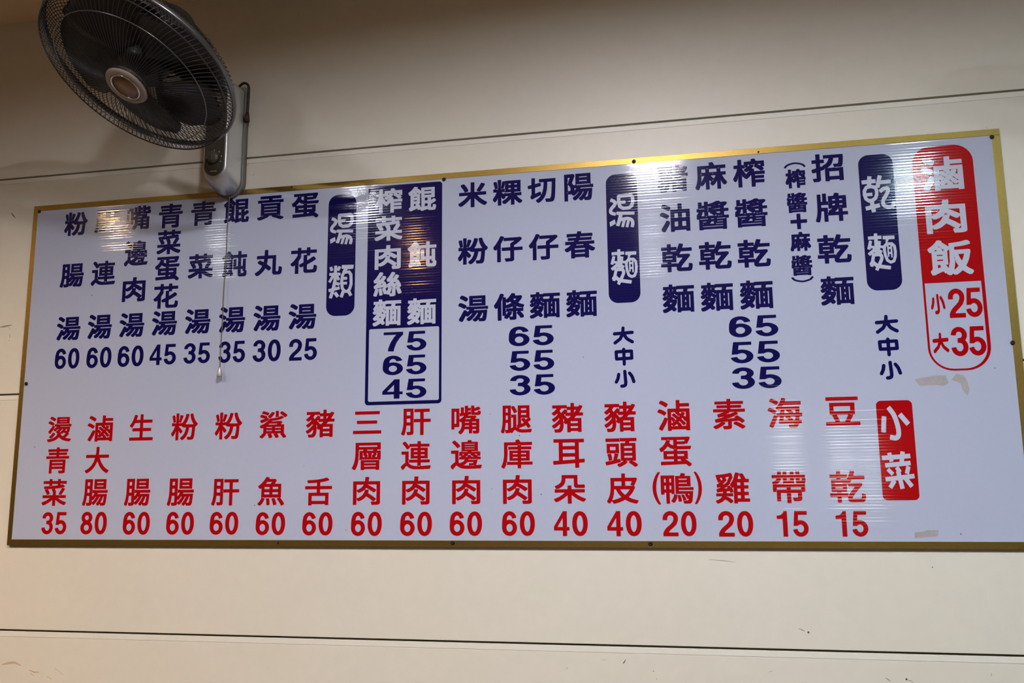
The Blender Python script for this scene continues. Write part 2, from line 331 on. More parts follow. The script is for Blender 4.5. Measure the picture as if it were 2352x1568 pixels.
# ------------------------------------------------------------------ the menu board
FONT = {   # outlines of the lettering: x, z, x, z ... on a grid of 999 by 999
    ('plain', '粉'): [[21,910,79,927,122,927,130,922,143,881,141,871,154,826,161,758,168,734,168,703,173,683,177,681,181,686,182,713,168,884,168,991,172,997,285,999,292,994,293,902,283,789,283,768,288,763,292,765,299,789,307,847,317,881,317,902,327,932,379,934,445,915,448,908,448,860,371,652,372,644,389,643,406,655,423,674,458,727,485,778,519,871,541,971,548,975,599,975,663,964,668,956,668,908,643,802,603,689,554,600,554,594,805,592,809,594,809,600,790,628,757,696,726,778,695,905,695,960,707,971,761,982,808,982,815,978,844,864,882,772,940,678,996,618,999,607,999,566,996,559,945,501,913,499,908,494,901,327,881,132,863,67,854,50,828,24,808,15,781,10,622,11,618,15,610,56,600,80,600,128,605,136,714,134,732,145,741,163,756,217,766,296,776,426,776,457,771,462,683,460,675,399,657,313,633,238,606,176,583,135,550,91,494,34,453,4,403,3,396,7,348,60,347,104,362,123,404,152,432,180,458,214,485,258,519,337,535,399,546,457,541,462,437,463,432,467,430,488,402,491,389,515,312,517,307,508,434,358,435,310,430,298,401,262,387,248,379,246,334,248,300,296,299,310,291,310,291,4,285,0,180,0,169,5,170,271,163,269,144,221,92,144,85,140,45,140,36,145,0,210,0,272,63,368,103,450,127,512,122,517,21,517,14,522,14,638,21,643,62,643,67,652,52,734,19,857],[166,273,174,275,173,286,166,286],[101,638,106,633,173,633,178,638,178,659,173,664,106,647],[333,638,329,647,291,653,283,648,283,638,288,633,329,633],[281,737,276,727,281,719,286,727,285,736],[285,738,290,748,285,756,280,748,281,738]],
    ('plain', '腸'): [[3,36,0,43,0,100,26,171,41,228,61,352,68,433,68,497,71,511,71,987,75,997,381,999,391,995,393,607,394,600,402,598,435,598,440,604,441,987,444,997,917,999,927,995,929,604,934,598,991,598,999,593,999,476,991,471,954,471,927,478,619,478,612,474,603,455,604,448,612,446,924,446,951,453,971,449,973,398,966,338,966,295,949,132,928,51,900,20,883,11,859,6,720,6,713,12,708,40,700,52,659,7,612,6,554,49,552,97,547,102,483,39,432,39,410,61,395,66,391,65,385,42,364,20,341,11,286,3,185,3,174,15,156,75,158,107,151,116,146,111,145,86,131,43,118,8,110,0,63,0],[693,335,683,335,679,331,626,228,551,119,551,110,564,110,576,121,633,203,687,309,694,327],[839,336,829,335,824,331,806,260,753,143,754,132,791,128,805,138,816,160,840,292,844,331],[266,363,188,363,176,246,159,153,161,135,249,134,267,143],[544,338,537,339,529,331,496,289,491,274,437,217,391,214,391,153,402,152,425,173,464,217,495,260,510,273,538,316,545,331],[395,383,405,386,422,407,457,462,456,469,394,469],[266,497,266,618,195,618,194,497],[381,499,386,508,386,565,381,570,376,561,376,504],[905,600,900,608,876,616,490,616,469,608,464,600,473,592,493,588,880,588,896,592],[559,745,559,724,564,719,795,719,803,724,803,745,798,751,568,751],[266,752,266,866,195,867,194,753],[556,884,556,859,561,854,798,854,807,859,807,884,802,889,564,889]],
    ('plain', '湯'): [[27,703,46,721,97,722,173,687,245,641,270,620,274,613,274,578,279,573,381,573,405,566,871,566,895,573,995,571,999,564,999,467,994,456,943,455,912,462,542,462,531,450,524,432,532,427,908,427,939,434,964,432,968,425,968,380,948,168,930,75,915,39,888,11,854,0,700,0,692,5,687,36,677,64,669,69,597,1,553,0,539,4,489,43,486,50,487,95,496,106,508,108,525,122,551,148,594,202,622,245,656,311,656,318,648,319,631,319,623,314,556,209,487,128,482,116,436,69,385,29,334,29,289,69,277,85,278,130,360,196,372,200,407,234,461,304,465,314,460,319,450,319,438,311,334,202,282,201,258,221,248,221,163,47,149,21,139,11,87,11,31,50,21,64,21,116,74,210,185,443,193,448,245,447,298,404,301,380,306,375,342,408,369,446,364,455,271,457,267,463,265,540,258,540,227,501,176,501,111,548,53,582,11,602,0,616,0,661],[826,315,809,316,801,311,776,245,745,182,723,148,716,134,717,126,775,122,796,141,810,179,818,217,828,293],[364,587,363,963,366,974,901,976,912,972,913,595,910,585,891,583,867,590,409,590,381,583],[486,724,486,700,491,694,775,694,783,700,783,724,778,729,494,729],[52,946,97,999,156,999,234,957,299,913,324,887,324,835,292,788,275,772,227,772,169,819,60,885,51,897],[486,859,486,838,491,833,775,833,783,838,783,859,778,864,494,864]],
    ('plain', '肝'): [[961,980,965,969,965,855,961,848,770,846,765,841,766,613,994,611,999,603,999,489,997,480,991,476,766,475,765,12,761,2,640,0,633,5,632,467,627,476,429,475,428,76,417,44,399,26,372,14,301,7,212,7,201,19,184,83,185,138,192,142,294,142,302,147,306,165,306,350,305,357,297,359,199,359,191,354,183,261,166,158,135,44,117,4,110,0,59,1,3,37,0,44,0,94,23,151,44,229,64,354,71,435,71,496,75,510,75,987,78,997,420,999,426,995,429,980,433,978,447,981],[304,495,305,613,199,614,198,496],[416,505,421,514,421,578,416,583,411,574,411,510],[430,613,631,613,630,845,429,844],[304,748,305,866,199,866,198,748],[430,871,438,876,445,898,444,933,440,945,433,949,423,945,418,930,418,898,422,880]],
    ('plain', '連'): [[976,29,967,24,931,21,774,17,764,14,465,14,425,17,365,28,321,42,275,66,198,123,171,99,103,2,58,0,52,3,38,17,1,74,0,121,10,139,92,222,146,258,146,518,141,523,25,524,18,527,17,638,20,648,261,650,271,646,275,367,345,366,368,359,544,359,551,360,553,368,553,385,548,390,371,390,348,383,331,383,325,387,323,395,324,768,548,767,553,772,552,792,368,794,355,790,308,790,303,785,306,754,286,734,245,706,198,706,185,719,148,776,57,895,57,943,60,949,74,963,112,988,161,988,220,922,256,874,268,866,273,871,274,902,281,907,541,907,546,912,546,991,550,997,664,999,673,991,673,912,678,907,952,905,956,898,956,799,951,788,881,787,858,794,674,794,666,789,666,772,671,767,858,766,881,773,897,772,902,768,902,388,897,384,881,383,854,390,671,390,666,385,666,368,667,361,674,359,858,359,884,366,961,366,967,362,969,258,965,248,678,246,673,241,673,152,678,144,718,144,728,147,871,154,917,161,994,160,999,152,999,108],[576,135,578,128,588,123,638,123,643,128,642,139,634,144,588,144],[277,241,293,224,338,192,385,168,468,147,498,144,545,145,544,245,285,246],[265,277,272,279,276,289,276,323,268,335,261,334,256,323,256,289],[549,498,549,522,544,527,448,527,443,522,443,498,448,493,544,493],[669,498,674,493,778,493,782,498,782,522,778,527,674,527,669,522],[549,635,549,659,544,664,448,664,443,659,443,635,448,630,544,630],[669,635,674,630,778,630,782,635,782,659,778,664,674,664,669,659]],
    ('plain', '嘴'): [[919,27,909,21,870,13,739,13,728,20,721,42,717,44,713,42,710,27,703,23,590,24,585,32,583,166,459,168,455,166,428,97,400,56,342,0,289,0,237,49,234,59,235,101,278,144,300,177,322,218,336,263,344,308,342,411,306,414,289,427,284,422,283,256,279,249,122,247,117,242,117,177,113,170,4,170,0,180,2,906,12,909,278,909,283,897,280,863,280,742,285,737,299,737,317,742,319,746,315,935,324,944,430,944,438,940,439,921,432,901,432,759,438,754,456,759,457,904,450,928,450,990,455,998,569,998,574,990,574,925,579,920,657,921,659,990,668,999,779,997,783,990,783,921,788,917,877,953,930,954,937,951,980,904,981,859,969,845,930,829,928,825,930,821,944,819,998,794,999,735,991,697,981,677,963,659,944,652,831,650,830,642,847,622,847,573,826,546,831,537,937,537,946,528,946,66,938,46],[710,68,716,77,716,97,710,102,705,94,705,73],[710,170,710,128,806,123,821,132,820,170],[592,277,592,297,586,302,469,302,464,297,464,277,469,272,586,272],[705,297,705,277,710,272,820,272,825,277,825,297,820,302,710,302],[122,379,158,379,163,384,163,773,158,782,122,782,117,777,117,387],[592,408,592,425,586,430,469,430,464,425,464,408,469,403,586,403],[705,425,705,408,710,403,820,403,825,408,825,425,820,430,710,430],[652,549,647,554,512,554,498,547,486,532,491,527,622,527,648,542],[399,632,391,634,331,623,285,622,285,546,296,545,357,587,397,622],[783,656,778,661,735,661,714,656,712,653,717,647,746,644,781,649],[578,653,583,647,632,647,643,651,696,651,701,656,671,678,639,672,618,675,583,668,578,663],[271,706,266,701,266,663,275,654,283,659,283,670,279,704],[671,761,666,756,666,732,671,715,675,713,680,722,677,756],[881,808,873,809,799,790,785,791,780,787,780,773,792,761,863,762,874,770],[571,787,579,782,629,789,661,785,666,790,666,811,657,816,639,813,576,813,571,808],[668,889,663,884,663,846,671,841,677,846,677,884]],
    ('plain', '邊'): [[40,12,1,67,0,125,17,149,85,219,143,258,144,518,139,523,17,525,13,535,15,646,25,650,263,650,271,645,273,607,344,607,345,929,350,937,528,938,532,939,551,990,557,997,619,999,679,989,684,980,684,943,689,938,878,936,882,925,882,611,887,606,950,605,958,600,959,457,957,449,950,445,930,445,914,452,877,451,872,446,872,433,880,428,914,428,930,434,965,433,969,426,969,337,961,328,866,327,865,286,858,245,832,156,833,152,843,151,930,161,995,159,999,152,999,101,977,28,950,21,806,17,796,14,676,14,662,10,508,10,417,17,374,25,317,42,277,62,204,118,196,120,188,118,174,104,112,14,100,2,55,0],[758,132,749,137,736,133,672,133,667,125,676,120,689,123,753,123],[650,128,642,133,625,133,620,128,629,123,645,123],[721,238,712,243,555,239,501,181,468,157,467,149,484,144,528,140,582,141,580,210,584,217,608,219,692,212,709,219],[438,327,273,327,272,241,283,230,300,229,364,254,414,287,438,316],[835,334,833,341,820,346,575,345,570,337,571,327,578,325,823,325],[270,359,277,371,278,388,274,402,266,404,259,392,258,375,263,361],[270,578,262,566,262,484,266,426,337,429,337,450,283,452,276,457,278,566],[507,429,538,429,539,450,528,451,508,437],[710,429,710,436,706,440,672,461,662,460,661,453,676,428],[799,511,799,505,810,497,836,480,844,481,843,512],[640,511,635,516,568,516,563,511,563,491,568,486,595,493,635,493,640,498],[418,511,384,512,383,491,391,490,417,504],[372,600,384,592,535,592,543,597,539,607,531,609,384,609],[667,604,674,594,682,592,843,592,855,600,850,606,840,609,676,609],[768,686,767,693,759,694,464,694,458,693,456,686,457,679,464,677,759,677,766,679],[52,947,106,988,160,987,255,891,313,824,318,813,317,767,300,749,260,719,208,720,131,813,52,897],[768,768,767,775,759,777,464,777,458,775,456,768,457,761,464,759,759,759,766,761],[771,847,770,857,763,859,461,859,454,857,453,850,454,840,461,838,763,838,769,839]],
    ('plain', '肉'): [[2,7,0,836,4,847,420,849,426,854,434,898,443,995,451,999,583,999,592,997,596,990,596,925,589,878,591,850,986,848,997,845,999,74,990,46,962,21,951,15,889,3,831,0,687,1,682,5,658,74,658,125,664,133,707,135,707,145,573,245,498,291,387,197,339,168,285,145,242,130,192,130,178,139,161,161,149,163,147,12,141,4,10,3],[854,225,846,225,844,221,843,193,786,142,784,131,838,130,851,135,856,145],[850,248,851,484,838,485,796,442,738,441,614,523,602,529,591,529,589,501,571,429,700,347,837,248],[421,511,412,512,343,466,250,428,192,428,161,464,149,464,149,254,161,254,199,268,254,295,300,325,337,358,379,412,406,460,421,501],[370,717,149,717,149,549,157,548,196,562,296,619,336,659,367,700],[561,556,544,571,494,595,486,591,457,556,467,551,556,551],[575,720,575,713,610,701,668,670,782,604,838,565,851,566,850,717]],
    ('plain', '青'): [[152,537,169,541,198,534,808,534,833,540,852,539,856,529,856,63,847,38,826,18,787,7,751,3,590,3,578,9,553,63,555,116,562,120,705,121,715,127,721,135,721,163,715,168,291,168,285,163,284,4,273,0,154,2,150,12],[728,279,728,303,722,308,287,308,278,303,278,279,284,274,719,274],[728,409,728,429,722,434,287,434,278,429,278,409,284,404,719,404],[1,556,0,659,5,666,130,667,162,660,426,660,435,665,435,689,430,694,166,695,134,688,107,689,103,696,103,789,109,800,130,801,152,794,430,794,435,799,435,816,426,821,152,821,127,814,73,815,68,826,68,922,73,930,423,931,428,936,428,990,433,998,555,999,566,994,567,936,573,931,929,931,941,925,942,823,937,815,876,814,851,821,569,821,560,816,560,799,565,794,847,794,872,801,894,800,899,789,899,696,895,689,869,688,837,695,565,694,560,689,560,665,569,660,840,660,872,667,994,666,999,655,999,559,994,552,837,551,812,558,194,558,166,551,9,551]],
    ('plain', '菜'): [[981,923,983,816,979,806,854,802,854,791,907,737,907,689,899,682,875,676,873,672,878,665,913,653,920,645,921,594,889,539,805,416,810,407,982,405,986,399,985,289,974,284,724,284,707,287,699,282,704,274,717,273,752,251,830,209,895,182,988,153,998,147,999,91,950,31,943,27,892,27,800,62,687,120,577,198,568,193,568,8,563,1,440,0,433,4,431,193,426,198,418,197,376,162,310,117,269,93,156,38,108,21,56,21,41,32,1,87,0,135,4,142,135,192,204,227,272,269,293,274,298,282,289,287,272,284,32,284,21,289,21,399,24,405,183,407,188,412,157,477,100,559,98,607,77,610,69,621,55,676,56,727,63,732,139,732,149,735,258,739,264,748,263,799,258,804,28,806,24,816,24,919,28,925,258,927,263,932,264,994,276,999,392,998,397,990,397,932,402,927,601,927,606,932,606,990,611,998,728,999,739,994,740,932,745,927,971,927],[221,401,228,397,286,407,430,409,431,491,384,583,382,618,272,616,248,611,247,604,283,553,311,501,315,487,315,440,306,428,282,418,241,411,224,413,220,409],[732,402,741,397,758,397,763,402,755,407,738,407],[726,405,721,410,714,409,712,405,717,400],[776,655,758,657,642,640,546,633,532,628,532,621,557,566,572,522,570,408,687,409,687,416,675,429,675,477,752,600,776,648],[195,624,190,629,163,629,151,621,152,617,166,616,190,619],[431,635,426,640,419,639,418,635,423,630,430,631],[828,672,823,677,817,676,815,672,820,667,827,668],[370,734,365,739,303,739,295,730,300,725,354,725,368,730],[609,799,601,804,402,804,397,799,397,754,402,749,430,749,604,766,609,771],[839,802,837,806,817,811,738,811,733,806,733,785,734,781,745,780,789,790,813,790,834,795]],
    ('plain', '蛋'): [[36,46,31,104,31,168,36,176,426,184,438,193,438,232,433,237,132,237,121,243,118,494,111,495,87,482,43,482,36,485,1,554,0,608,14,625,51,650,104,694,130,724,187,813,208,859,209,870,204,875,69,877,65,887,65,987,69,994,837,995,850,999,912,999,956,987,961,983,965,976,965,930,961,912,926,831,896,767,882,749,830,748,816,751,812,749,809,734,802,730,751,733,570,733,565,728,565,700,566,692,580,687,994,690,999,682,999,632,973,567,963,563,570,567,565,561,565,533,566,526,573,524,833,524,878,528,888,524,890,246,884,238,850,237,845,232,849,225,927,165,995,104,995,51,963,18,939,0,891,1,834,51,802,74,621,67,611,64,542,64,532,60,460,60,450,57,378,57,368,53,118,46,108,43,43,43],[645,236,570,236,569,193,645,193],[438,363,438,402,433,407,255,407,246,402,246,363,251,358,429,358],[756,363,756,402,751,407,576,407,568,402,568,363,573,358,748,358],[438,533,436,576,392,585,354,600,313,621,272,652,260,646,209,583,164,537,165,530,173,528,429,528],[521,576,532,575,532,586,522,587],[503,583,494,588,477,588,472,583,481,577,498,578],[436,724,437,873,351,874,349,827,339,795,340,781,356,763,388,741,423,724],[790,873,782,879,570,878,565,873,565,845,573,840,772,840,779,845],[250,887,255,882,279,879,306,879,311,884,310,888,289,893,255,893]],
    ('plain', '花'): [[9,896,16,900,258,901,260,990,264,997,272,999,388,997,392,990,392,905,397,900,595,900,600,905,600,990,604,997,723,999,732,997,735,990,737,901,974,898,978,891,978,782,973,771,741,770,736,765,735,686,732,679,626,677,621,669,623,504,633,504,647,511,716,552,838,633,884,631,940,573,944,563,943,522,933,508,800,425,622,334,621,197,625,169,631,159,647,148,668,144,813,144,831,148,852,165,859,183,867,224,872,299,879,304,928,304,952,288,994,273,999,265,996,156,981,87,968,60,935,28,897,17,581,17,529,32,505,55,489,97,484,269,473,269,411,243,362,244,355,251,330,296,330,351,335,358,432,401,485,429,486,706,494,712,598,713,600,765,591,770,397,770,392,761,395,635,367,583,305,487,304,5,297,0,174,2,170,12,169,330,161,331,151,324,116,295,68,295,2,349,0,395,22,421,68,455,125,511,206,616,259,706,260,765,251,770,12,771,7,778],[330,693,331,689,345,684,354,689,349,698,335,698]],
    ('plain', '餛'): [[57,19,36,66,24,83,23,131,28,139,55,157,62,167,73,189,77,209,77,644,72,649,42,650,31,661,1,719,0,766,15,785,72,826,127,878,169,931,204,987,220,999,270,999,323,981,331,974,332,936,335,929,451,822,459,827,459,940,464,947,945,946,949,936,948,532,940,527,820,525,818,430,820,426,830,426,893,475,944,475,988,426,989,379,971,357,945,338,820,258,818,148,825,134,833,129,863,129,873,136,882,158,885,233,890,240,940,240,995,216,999,209,999,134,988,66,976,39,954,18,924,10,766,10,731,19,706,45,703,56,696,58,585,26,521,1,471,0,460,8,431,67,394,54,340,55,333,66,321,104,313,105,156,40,112,14,65,14],[709,106,714,110,714,151,706,156,701,151,701,138,704,110],[458,737,419,698,422,311,417,303,391,301,389,294,432,199,450,141,454,140,458,141,465,165,469,192,469,518,468,525,459,532,463,729],[595,171,602,170,665,187,696,189,696,294,595,294],[203,205,267,226,258,257,256,301,202,301],[317,318,303,318,303,307,317,310],[709,323,714,331,714,382,709,387,704,379,704,328],[305,416,305,447,300,452,203,452,198,447,198,416,203,411,300,411],[595,416,696,416,696,525,595,525],[566,539,558,544,501,544,496,539,505,533,562,534],[791,539,783,544,729,544,724,539,733,533,786,534],[305,562,305,583,300,588,203,588,198,583,198,562,203,557,300,557],[577,681,577,644,582,639,820,639,828,644,828,681,823,686,585,686],[152,698,189,698,190,712,183,725,169,724,152,706],[310,760,309,753,330,700,337,697,364,698,365,709,339,739,318,759],[464,765,469,773,464,781,459,773],[577,831,577,797,582,792,820,792,828,797,828,831,823,836,585,836],[277,797,275,807,256,819,238,800,243,795]],
    ('plain', '飩'): [[61,12,28,74,27,125,32,133,60,156,74,180,78,200,78,638,73,643,42,644,35,652,1,717,0,765,11,778,83,831,132,881,178,941,212,996,219,999,267,999,328,978,333,970,335,931,413,859,426,852,440,855,637,857,640,988,647,992,753,992,761,991,764,984,766,857,987,855,994,852,996,737,991,730,906,729,892,732,882,729,770,729,765,724,765,419,770,411,827,411,832,416,834,684,841,688,895,684,943,688,954,683,955,238,998,210,999,149,992,80,981,43,953,14,929,4,899,0,725,0,685,11,653,39,642,74,638,282,464,284,456,289,459,642,455,676,459,686,505,688,518,684,566,688,576,684,578,416,586,411,634,411,639,416,638,727,528,729,515,732,464,728,447,715,428,693,425,648,425,344,428,303,423,295,396,293,394,286,424,221,458,128,458,77,437,62,392,45,345,45,337,50,322,98,318,99,175,40,121,11],[766,283,765,159,772,139,797,127,838,127,855,131,865,139,872,152,877,173,875,214,841,216,833,221,831,283],[206,200,216,199,267,221,268,231,258,251,256,293,205,293],[299,306,307,301,316,306,307,311],[306,412,306,443,301,448,206,448,201,443,201,412,206,407,301,407],[306,559,306,580,301,585,206,585,201,580,201,559,206,554,301,554],[154,693,192,692,193,703,186,720,172,719,155,701],[318,751,317,741,335,695,341,691,369,692,366,707,343,734,326,751],[277,795,277,804,263,817,256,817,245,806,246,795,250,794]],
    ('plain', '貢'): [[996,41,916,1,857,1,737,57,565,123,559,131,559,171,551,176,438,175,435,138,425,128,399,112,266,51,118,0,61,1,3,59,0,66,0,110,9,121,79,137,164,164,195,165,230,173,242,181,234,187,188,183,164,176,139,176,131,181,130,703,125,708,19,708,12,712,11,825,23,830,420,830,429,835,429,871,424,877,107,878,102,889,102,990,106,997,892,999,902,995,904,886,899,878,572,877,566,871,566,835,575,830,976,830,988,825,987,712,980,708,881,708,876,703,876,185,871,177,843,176,836,171,992,102,999,92,999,48],[835,174,821,182,786,187,772,186,771,181,779,173,818,165,834,171],[721,189,723,185,737,180,744,185,751,180,756,185,751,190,744,185,737,194,723,193],[268,189,273,183,280,185,281,189,276,194,269,193],[742,293,742,314,737,320,269,320,260,314,260,293,266,288,733,287],[746,426,746,451,740,456,266,456,257,451,257,426,262,421,737,420],[746,559,746,584,740,589,266,589,257,584,257,559,262,553,737,553],[851,706,843,714,821,719,185,719,164,714,155,706,160,698,185,690,825,690,846,698]],
    ('plain', '丸'): [[967,54,941,27,928,21,898,16,732,16,705,20,682,27,657,52,644,86,640,124,640,645,632,650,469,650,465,648,461,627,454,549,435,443,536,362,587,312,590,306,590,254,532,195,489,194,394,278,380,282,330,195,301,158,230,85,170,38,107,0,56,1,0,63,0,114,7,122,61,151,134,205,179,251,203,284,231,326,255,374,254,381,247,389,100,482,92,494,93,538,147,594,197,595,287,541,306,534,311,538,318,576,328,645,320,650,57,651,52,658,54,776,64,780,336,781,338,864,341,874,341,990,345,997,353,999,463,999,470,994,473,781,766,778,770,768,770,189,774,162,785,151,805,146,835,146,855,155,865,179,869,203,873,326,878,334,928,334,994,300,999,292,999,234,992,145,985,100,975,66]],
    ('plain', '榨'): [[991,904,993,709,985,701,930,699,930,688,968,649,969,604,925,554,930,549,991,549,999,544,999,435,988,430,937,430,924,433,700,433,693,432,691,425,692,401,696,396,966,398,969,391,969,300,964,289,696,291,692,286,692,256,700,251,971,253,976,245,974,143,964,139,696,138,693,4,686,0,574,1,569,12,568,411,558,410,525,371,442,291,395,292,336,337,330,364,303,367,286,391,283,390,281,381,280,8,273,3,156,5,153,15,153,283,158,344,151,344,147,339,138,293,114,245,90,211,46,210,39,213,0,286,1,344,40,408,77,489,111,581,135,665,130,670,32,671,25,674,24,787,32,796,151,798,154,989,164,992,273,992,280,989,281,801,286,796,351,798,353,899,358,907,574,909,574,977,581,985,629,999,691,997,708,977,741,913,747,908,981,908],[158,352,163,361,158,369,153,361],[164,393,169,401,164,410,159,401],[283,392,288,398,288,415,280,427,275,422,275,411],[367,401,378,403,382,415,371,413],[276,433,281,439,280,445,276,447,271,442],[293,669,292,662,338,588,340,577,352,564,399,483,405,462,412,461,476,541,487,547,504,571,504,577,495,577,478,564,473,553,452,539,405,539,350,591,351,640,381,663,395,665,413,676,429,688,429,696,381,696,379,676,375,671],[878,550,886,545,910,545,915,550,911,557,903,559,883,558],[863,550,861,564,819,603,725,676,688,699,673,715,671,747,675,760,700,783,700,791,630,791,631,784,657,770,661,726,603,659,608,651,656,636,670,625,671,577,662,560,662,550],[368,765,363,757,363,730,368,725,373,733,373,760],[798,791,798,783,814,770,863,736,873,737,873,791],[527,787,476,788,476,740,486,739,513,762,528,781],[628,791,622,796,602,799,571,799,566,794,571,789,598,786,622,786]],
    ('plain', '絲'): [[997,117,991,110,940,92,881,94,836,217,804,289,802,303,791,324,785,326,786,63,779,36,758,14,720,3,680,0,589,1,584,5,562,77,504,79,447,106,420,99,376,99,368,104,354,152,353,173,323,258,323,272,310,306,312,342,363,364,362,378,342,380,92,337,92,330,95,329,133,328,170,321,178,310,171,217,137,87,117,29,109,21,62,21,1,45,0,97,35,197,63,313,62,324,38,326,30,334,9,395,10,443,52,472,107,529,131,559,126,568,85,558,35,558,28,561,20,573,3,624,3,672,40,700,106,792,174,905,220,996,227,999,271,999,330,973,337,963,337,912,299,840,288,823,281,820,274,809,206,707,206,700,241,701,249,707,292,772,306,795,307,809,332,844,389,844,437,814,445,802,444,751,358,624,357,618,362,613,406,612,413,609,441,546,459,491,467,483,541,541,589,594,589,604,585,605,545,595,493,597,469,659,469,707,474,715,501,736,566,830,648,984,703,985,758,961,766,949,765,902,721,819,676,748,676,740,697,739,709,748,780,860,791,872,842,872,898,833,901,826,900,775,827,669,832,664,872,663,879,657,917,594,958,511,981,446,981,388,974,381,932,361,928,351,964,269,995,183,999,166],[217,52,213,56,209,77,205,135,192,221,195,238,190,265,189,320,200,328,244,339,288,338,296,316,300,269,307,255,320,156,327,135,326,74,318,66,264,51],[599,123,653,123,660,128,661,241,671,340,668,392,663,397,592,393,587,388,589,384,609,380,622,382,639,379,651,375,654,368,651,344,654,330,648,306,649,296,638,255,639,248,617,183,595,135,595,125],[474,216,481,222,505,275,529,354,528,368,497,370,487,383,483,381,481,361,477,356,430,337,428,334,466,221],[785,327,791,332,793,340,791,349,785,352,779,344,780,334],[856,409,849,414,832,414,785,406,784,375,791,374,855,398],[565,392,567,381,579,381,579,392],[487,405,489,416,484,436,477,447,470,447,466,429,477,408],[257,488,308,493,315,496,316,505,302,539,291,537,258,496],[710,518,724,517,788,524,793,532,772,573,761,581,752,576,712,529]],
    ('plain', '麵'): [[997,937,999,830,995,819,800,816,781,734,786,729,970,729,978,724,979,15,975,5,868,4,863,12,862,43,857,48,585,48,576,43,576,8,571,1,464,2,460,12,460,323,470,405,467,419,467,470,462,475,437,453,457,433,453,405,457,392,453,364,443,340,444,330,408,258,372,204,429,139,430,94,426,87,377,45,332,44,310,63,281,99,271,102,203,52,131,14,94,0,43,0,34,5,1,56,2,109,15,119,90,151,131,175,163,200,158,209,138,222,121,218,104,205,56,206,10,262,11,310,68,361,104,404,133,450,131,454,121,454,90,438,43,439,0,491,2,537,61,576,14,614,14,665,64,730,92,795,91,806,87,807,32,807,25,813,24,912,28,919,206,922,208,990,212,997,220,999,320,997,324,990,324,925,329,920,438,920,442,922,445,937,452,941,987,941],[578,168,598,168,603,173,603,600,598,609,578,609,573,604,573,176],[731,168,736,173,736,238,731,243,711,243,706,238,706,173,711,168],[840,168,861,168,866,173,866,600,861,609,840,609,835,604,835,176],[295,351,237,351,226,337,226,327,257,302,268,302,296,344],[731,431,711,431,706,426,706,357,711,352,731,352,736,357,736,426],[138,456,145,457,153,470,152,478,145,478,137,470],[281,456,295,460,293,470,284,470],[391,464,391,470,380,482,330,525,322,525,319,463],[216,546,210,547,198,535,196,525,217,525],[735,608,707,607,707,538,735,539],[427,604,427,597,433,590,459,572,466,573,465,608],[103,594,114,593,124,599,130,614,139,618,153,631,152,641,141,640,130,618,114,612,103,600],[415,607,414,619,384,652,373,653,368,648,365,638,370,629,397,610,407,606],[657,816,486,818,476,808,448,807,443,802,441,751,465,729,639,729,643,730,648,748,658,799],[210,736,215,741,218,813,213,818,203,818,198,813,201,782,194,751],[339,813,318,813,317,768,322,761,315,758,315,747,322,747,326,751,322,761,340,799],[160,823,165,818,172,819,174,823,169,828,162,827],[409,823,401,828,392,823,401,818]],
    ('plain', '米'): [[2,113,0,159,3,166,114,241,204,318,287,409,323,455,327,467,323,472,35,472,24,477,24,597,27,604,214,606,219,611,212,638,171,720,85,854,84,905,88,912,150,940,201,940,218,923,265,858,310,785,347,710,347,648,339,641,299,624,272,616,248,615,244,611,244,604,258,599,306,606,428,607,429,987,434,998,556,999,563,994,564,614,569,606,703,604,702,611,696,614,674,620,643,637,643,693,712,799,789,944,795,948,850,947,924,913,925,864,921,854,861,751,806,668,768,619,767,611,775,606,968,605,973,597,972,477,961,472,677,472,672,464,713,409,806,315,879,255,998,174,999,125,976,104,941,62,934,58,887,59,801,118,728,181,635,275,584,337,569,349,564,340,564,12,559,1,437,0,430,5,429,334,424,342,417,338,361,269,317,221,245,150,168,87,113,49,59,49],[705,604,714,599,731,599,736,604,733,611,725,612,711,612]],
    ('plain', '粿'): [[945,943,949,932,948,491,944,487,927,486,900,493,736,493,731,488,731,467,739,462,904,462,930,469,967,469,974,465,976,358,972,347,826,345,822,340,833,319,875,265,927,212,997,157,999,111,996,104,944,49,893,49,860,75,791,145,749,198,743,202,738,193,737,5,729,0,619,1,614,8,613,210,608,215,521,127,448,66,424,51,370,52,319,108,319,156,332,169,427,236,483,289,519,334,518,344,515,345,437,345,433,340,432,303,396,255,380,243,336,245,299,299,297,313,289,313,291,5,283,0,171,2,168,12,169,267,163,266,159,260,153,238,130,193,109,161,92,144,41,145,0,217,1,269,63,364,106,453,127,508,122,516,22,517,14,522,14,638,22,643,65,643,70,652,70,669,56,744,23,854,25,910,35,916,75,927,122,927,133,919,147,881,157,837,154,826,161,806,161,782,168,754,168,689,176,681,184,686,184,707,168,884,168,991,173,998,283,999,291,994,292,895,282,782,282,765,287,760,290,761,298,782,297,792,323,925,330,933,380,934,407,927,416,943,424,944],[166,270,173,272,173,283,165,282],[620,467,620,488,615,493,461,493,437,486,421,486,413,491,412,511,407,516,313,516,309,511,310,503,329,481,367,441,374,443,376,464,384,469,434,469,461,462,612,462],[421,612,414,609,412,600,412,556,421,548,427,551,429,559,429,604],[612,607,612,656,534,655,535,607],[739,607,823,607,823,655,739,656],[104,638,109,633,173,633,178,638,178,655,169,660,109,647],[335,638,330,647,313,647,293,653,283,652,282,648,282,638,287,633,330,633],[417,807,410,795,406,758,398,734,363,648,363,641,367,640,411,640,416,645,416,748,422,792,421,806],[280,712,284,713,288,727,283,734,288,744,283,749,278,744,280,735,283,734,275,727,276,713],[612,775,612,823,534,823,535,774],[739,775,823,774,823,823,739,823],[424,852,420,850,416,837,421,830,416,823,421,818,425,823,421,830,429,837,428,850]],
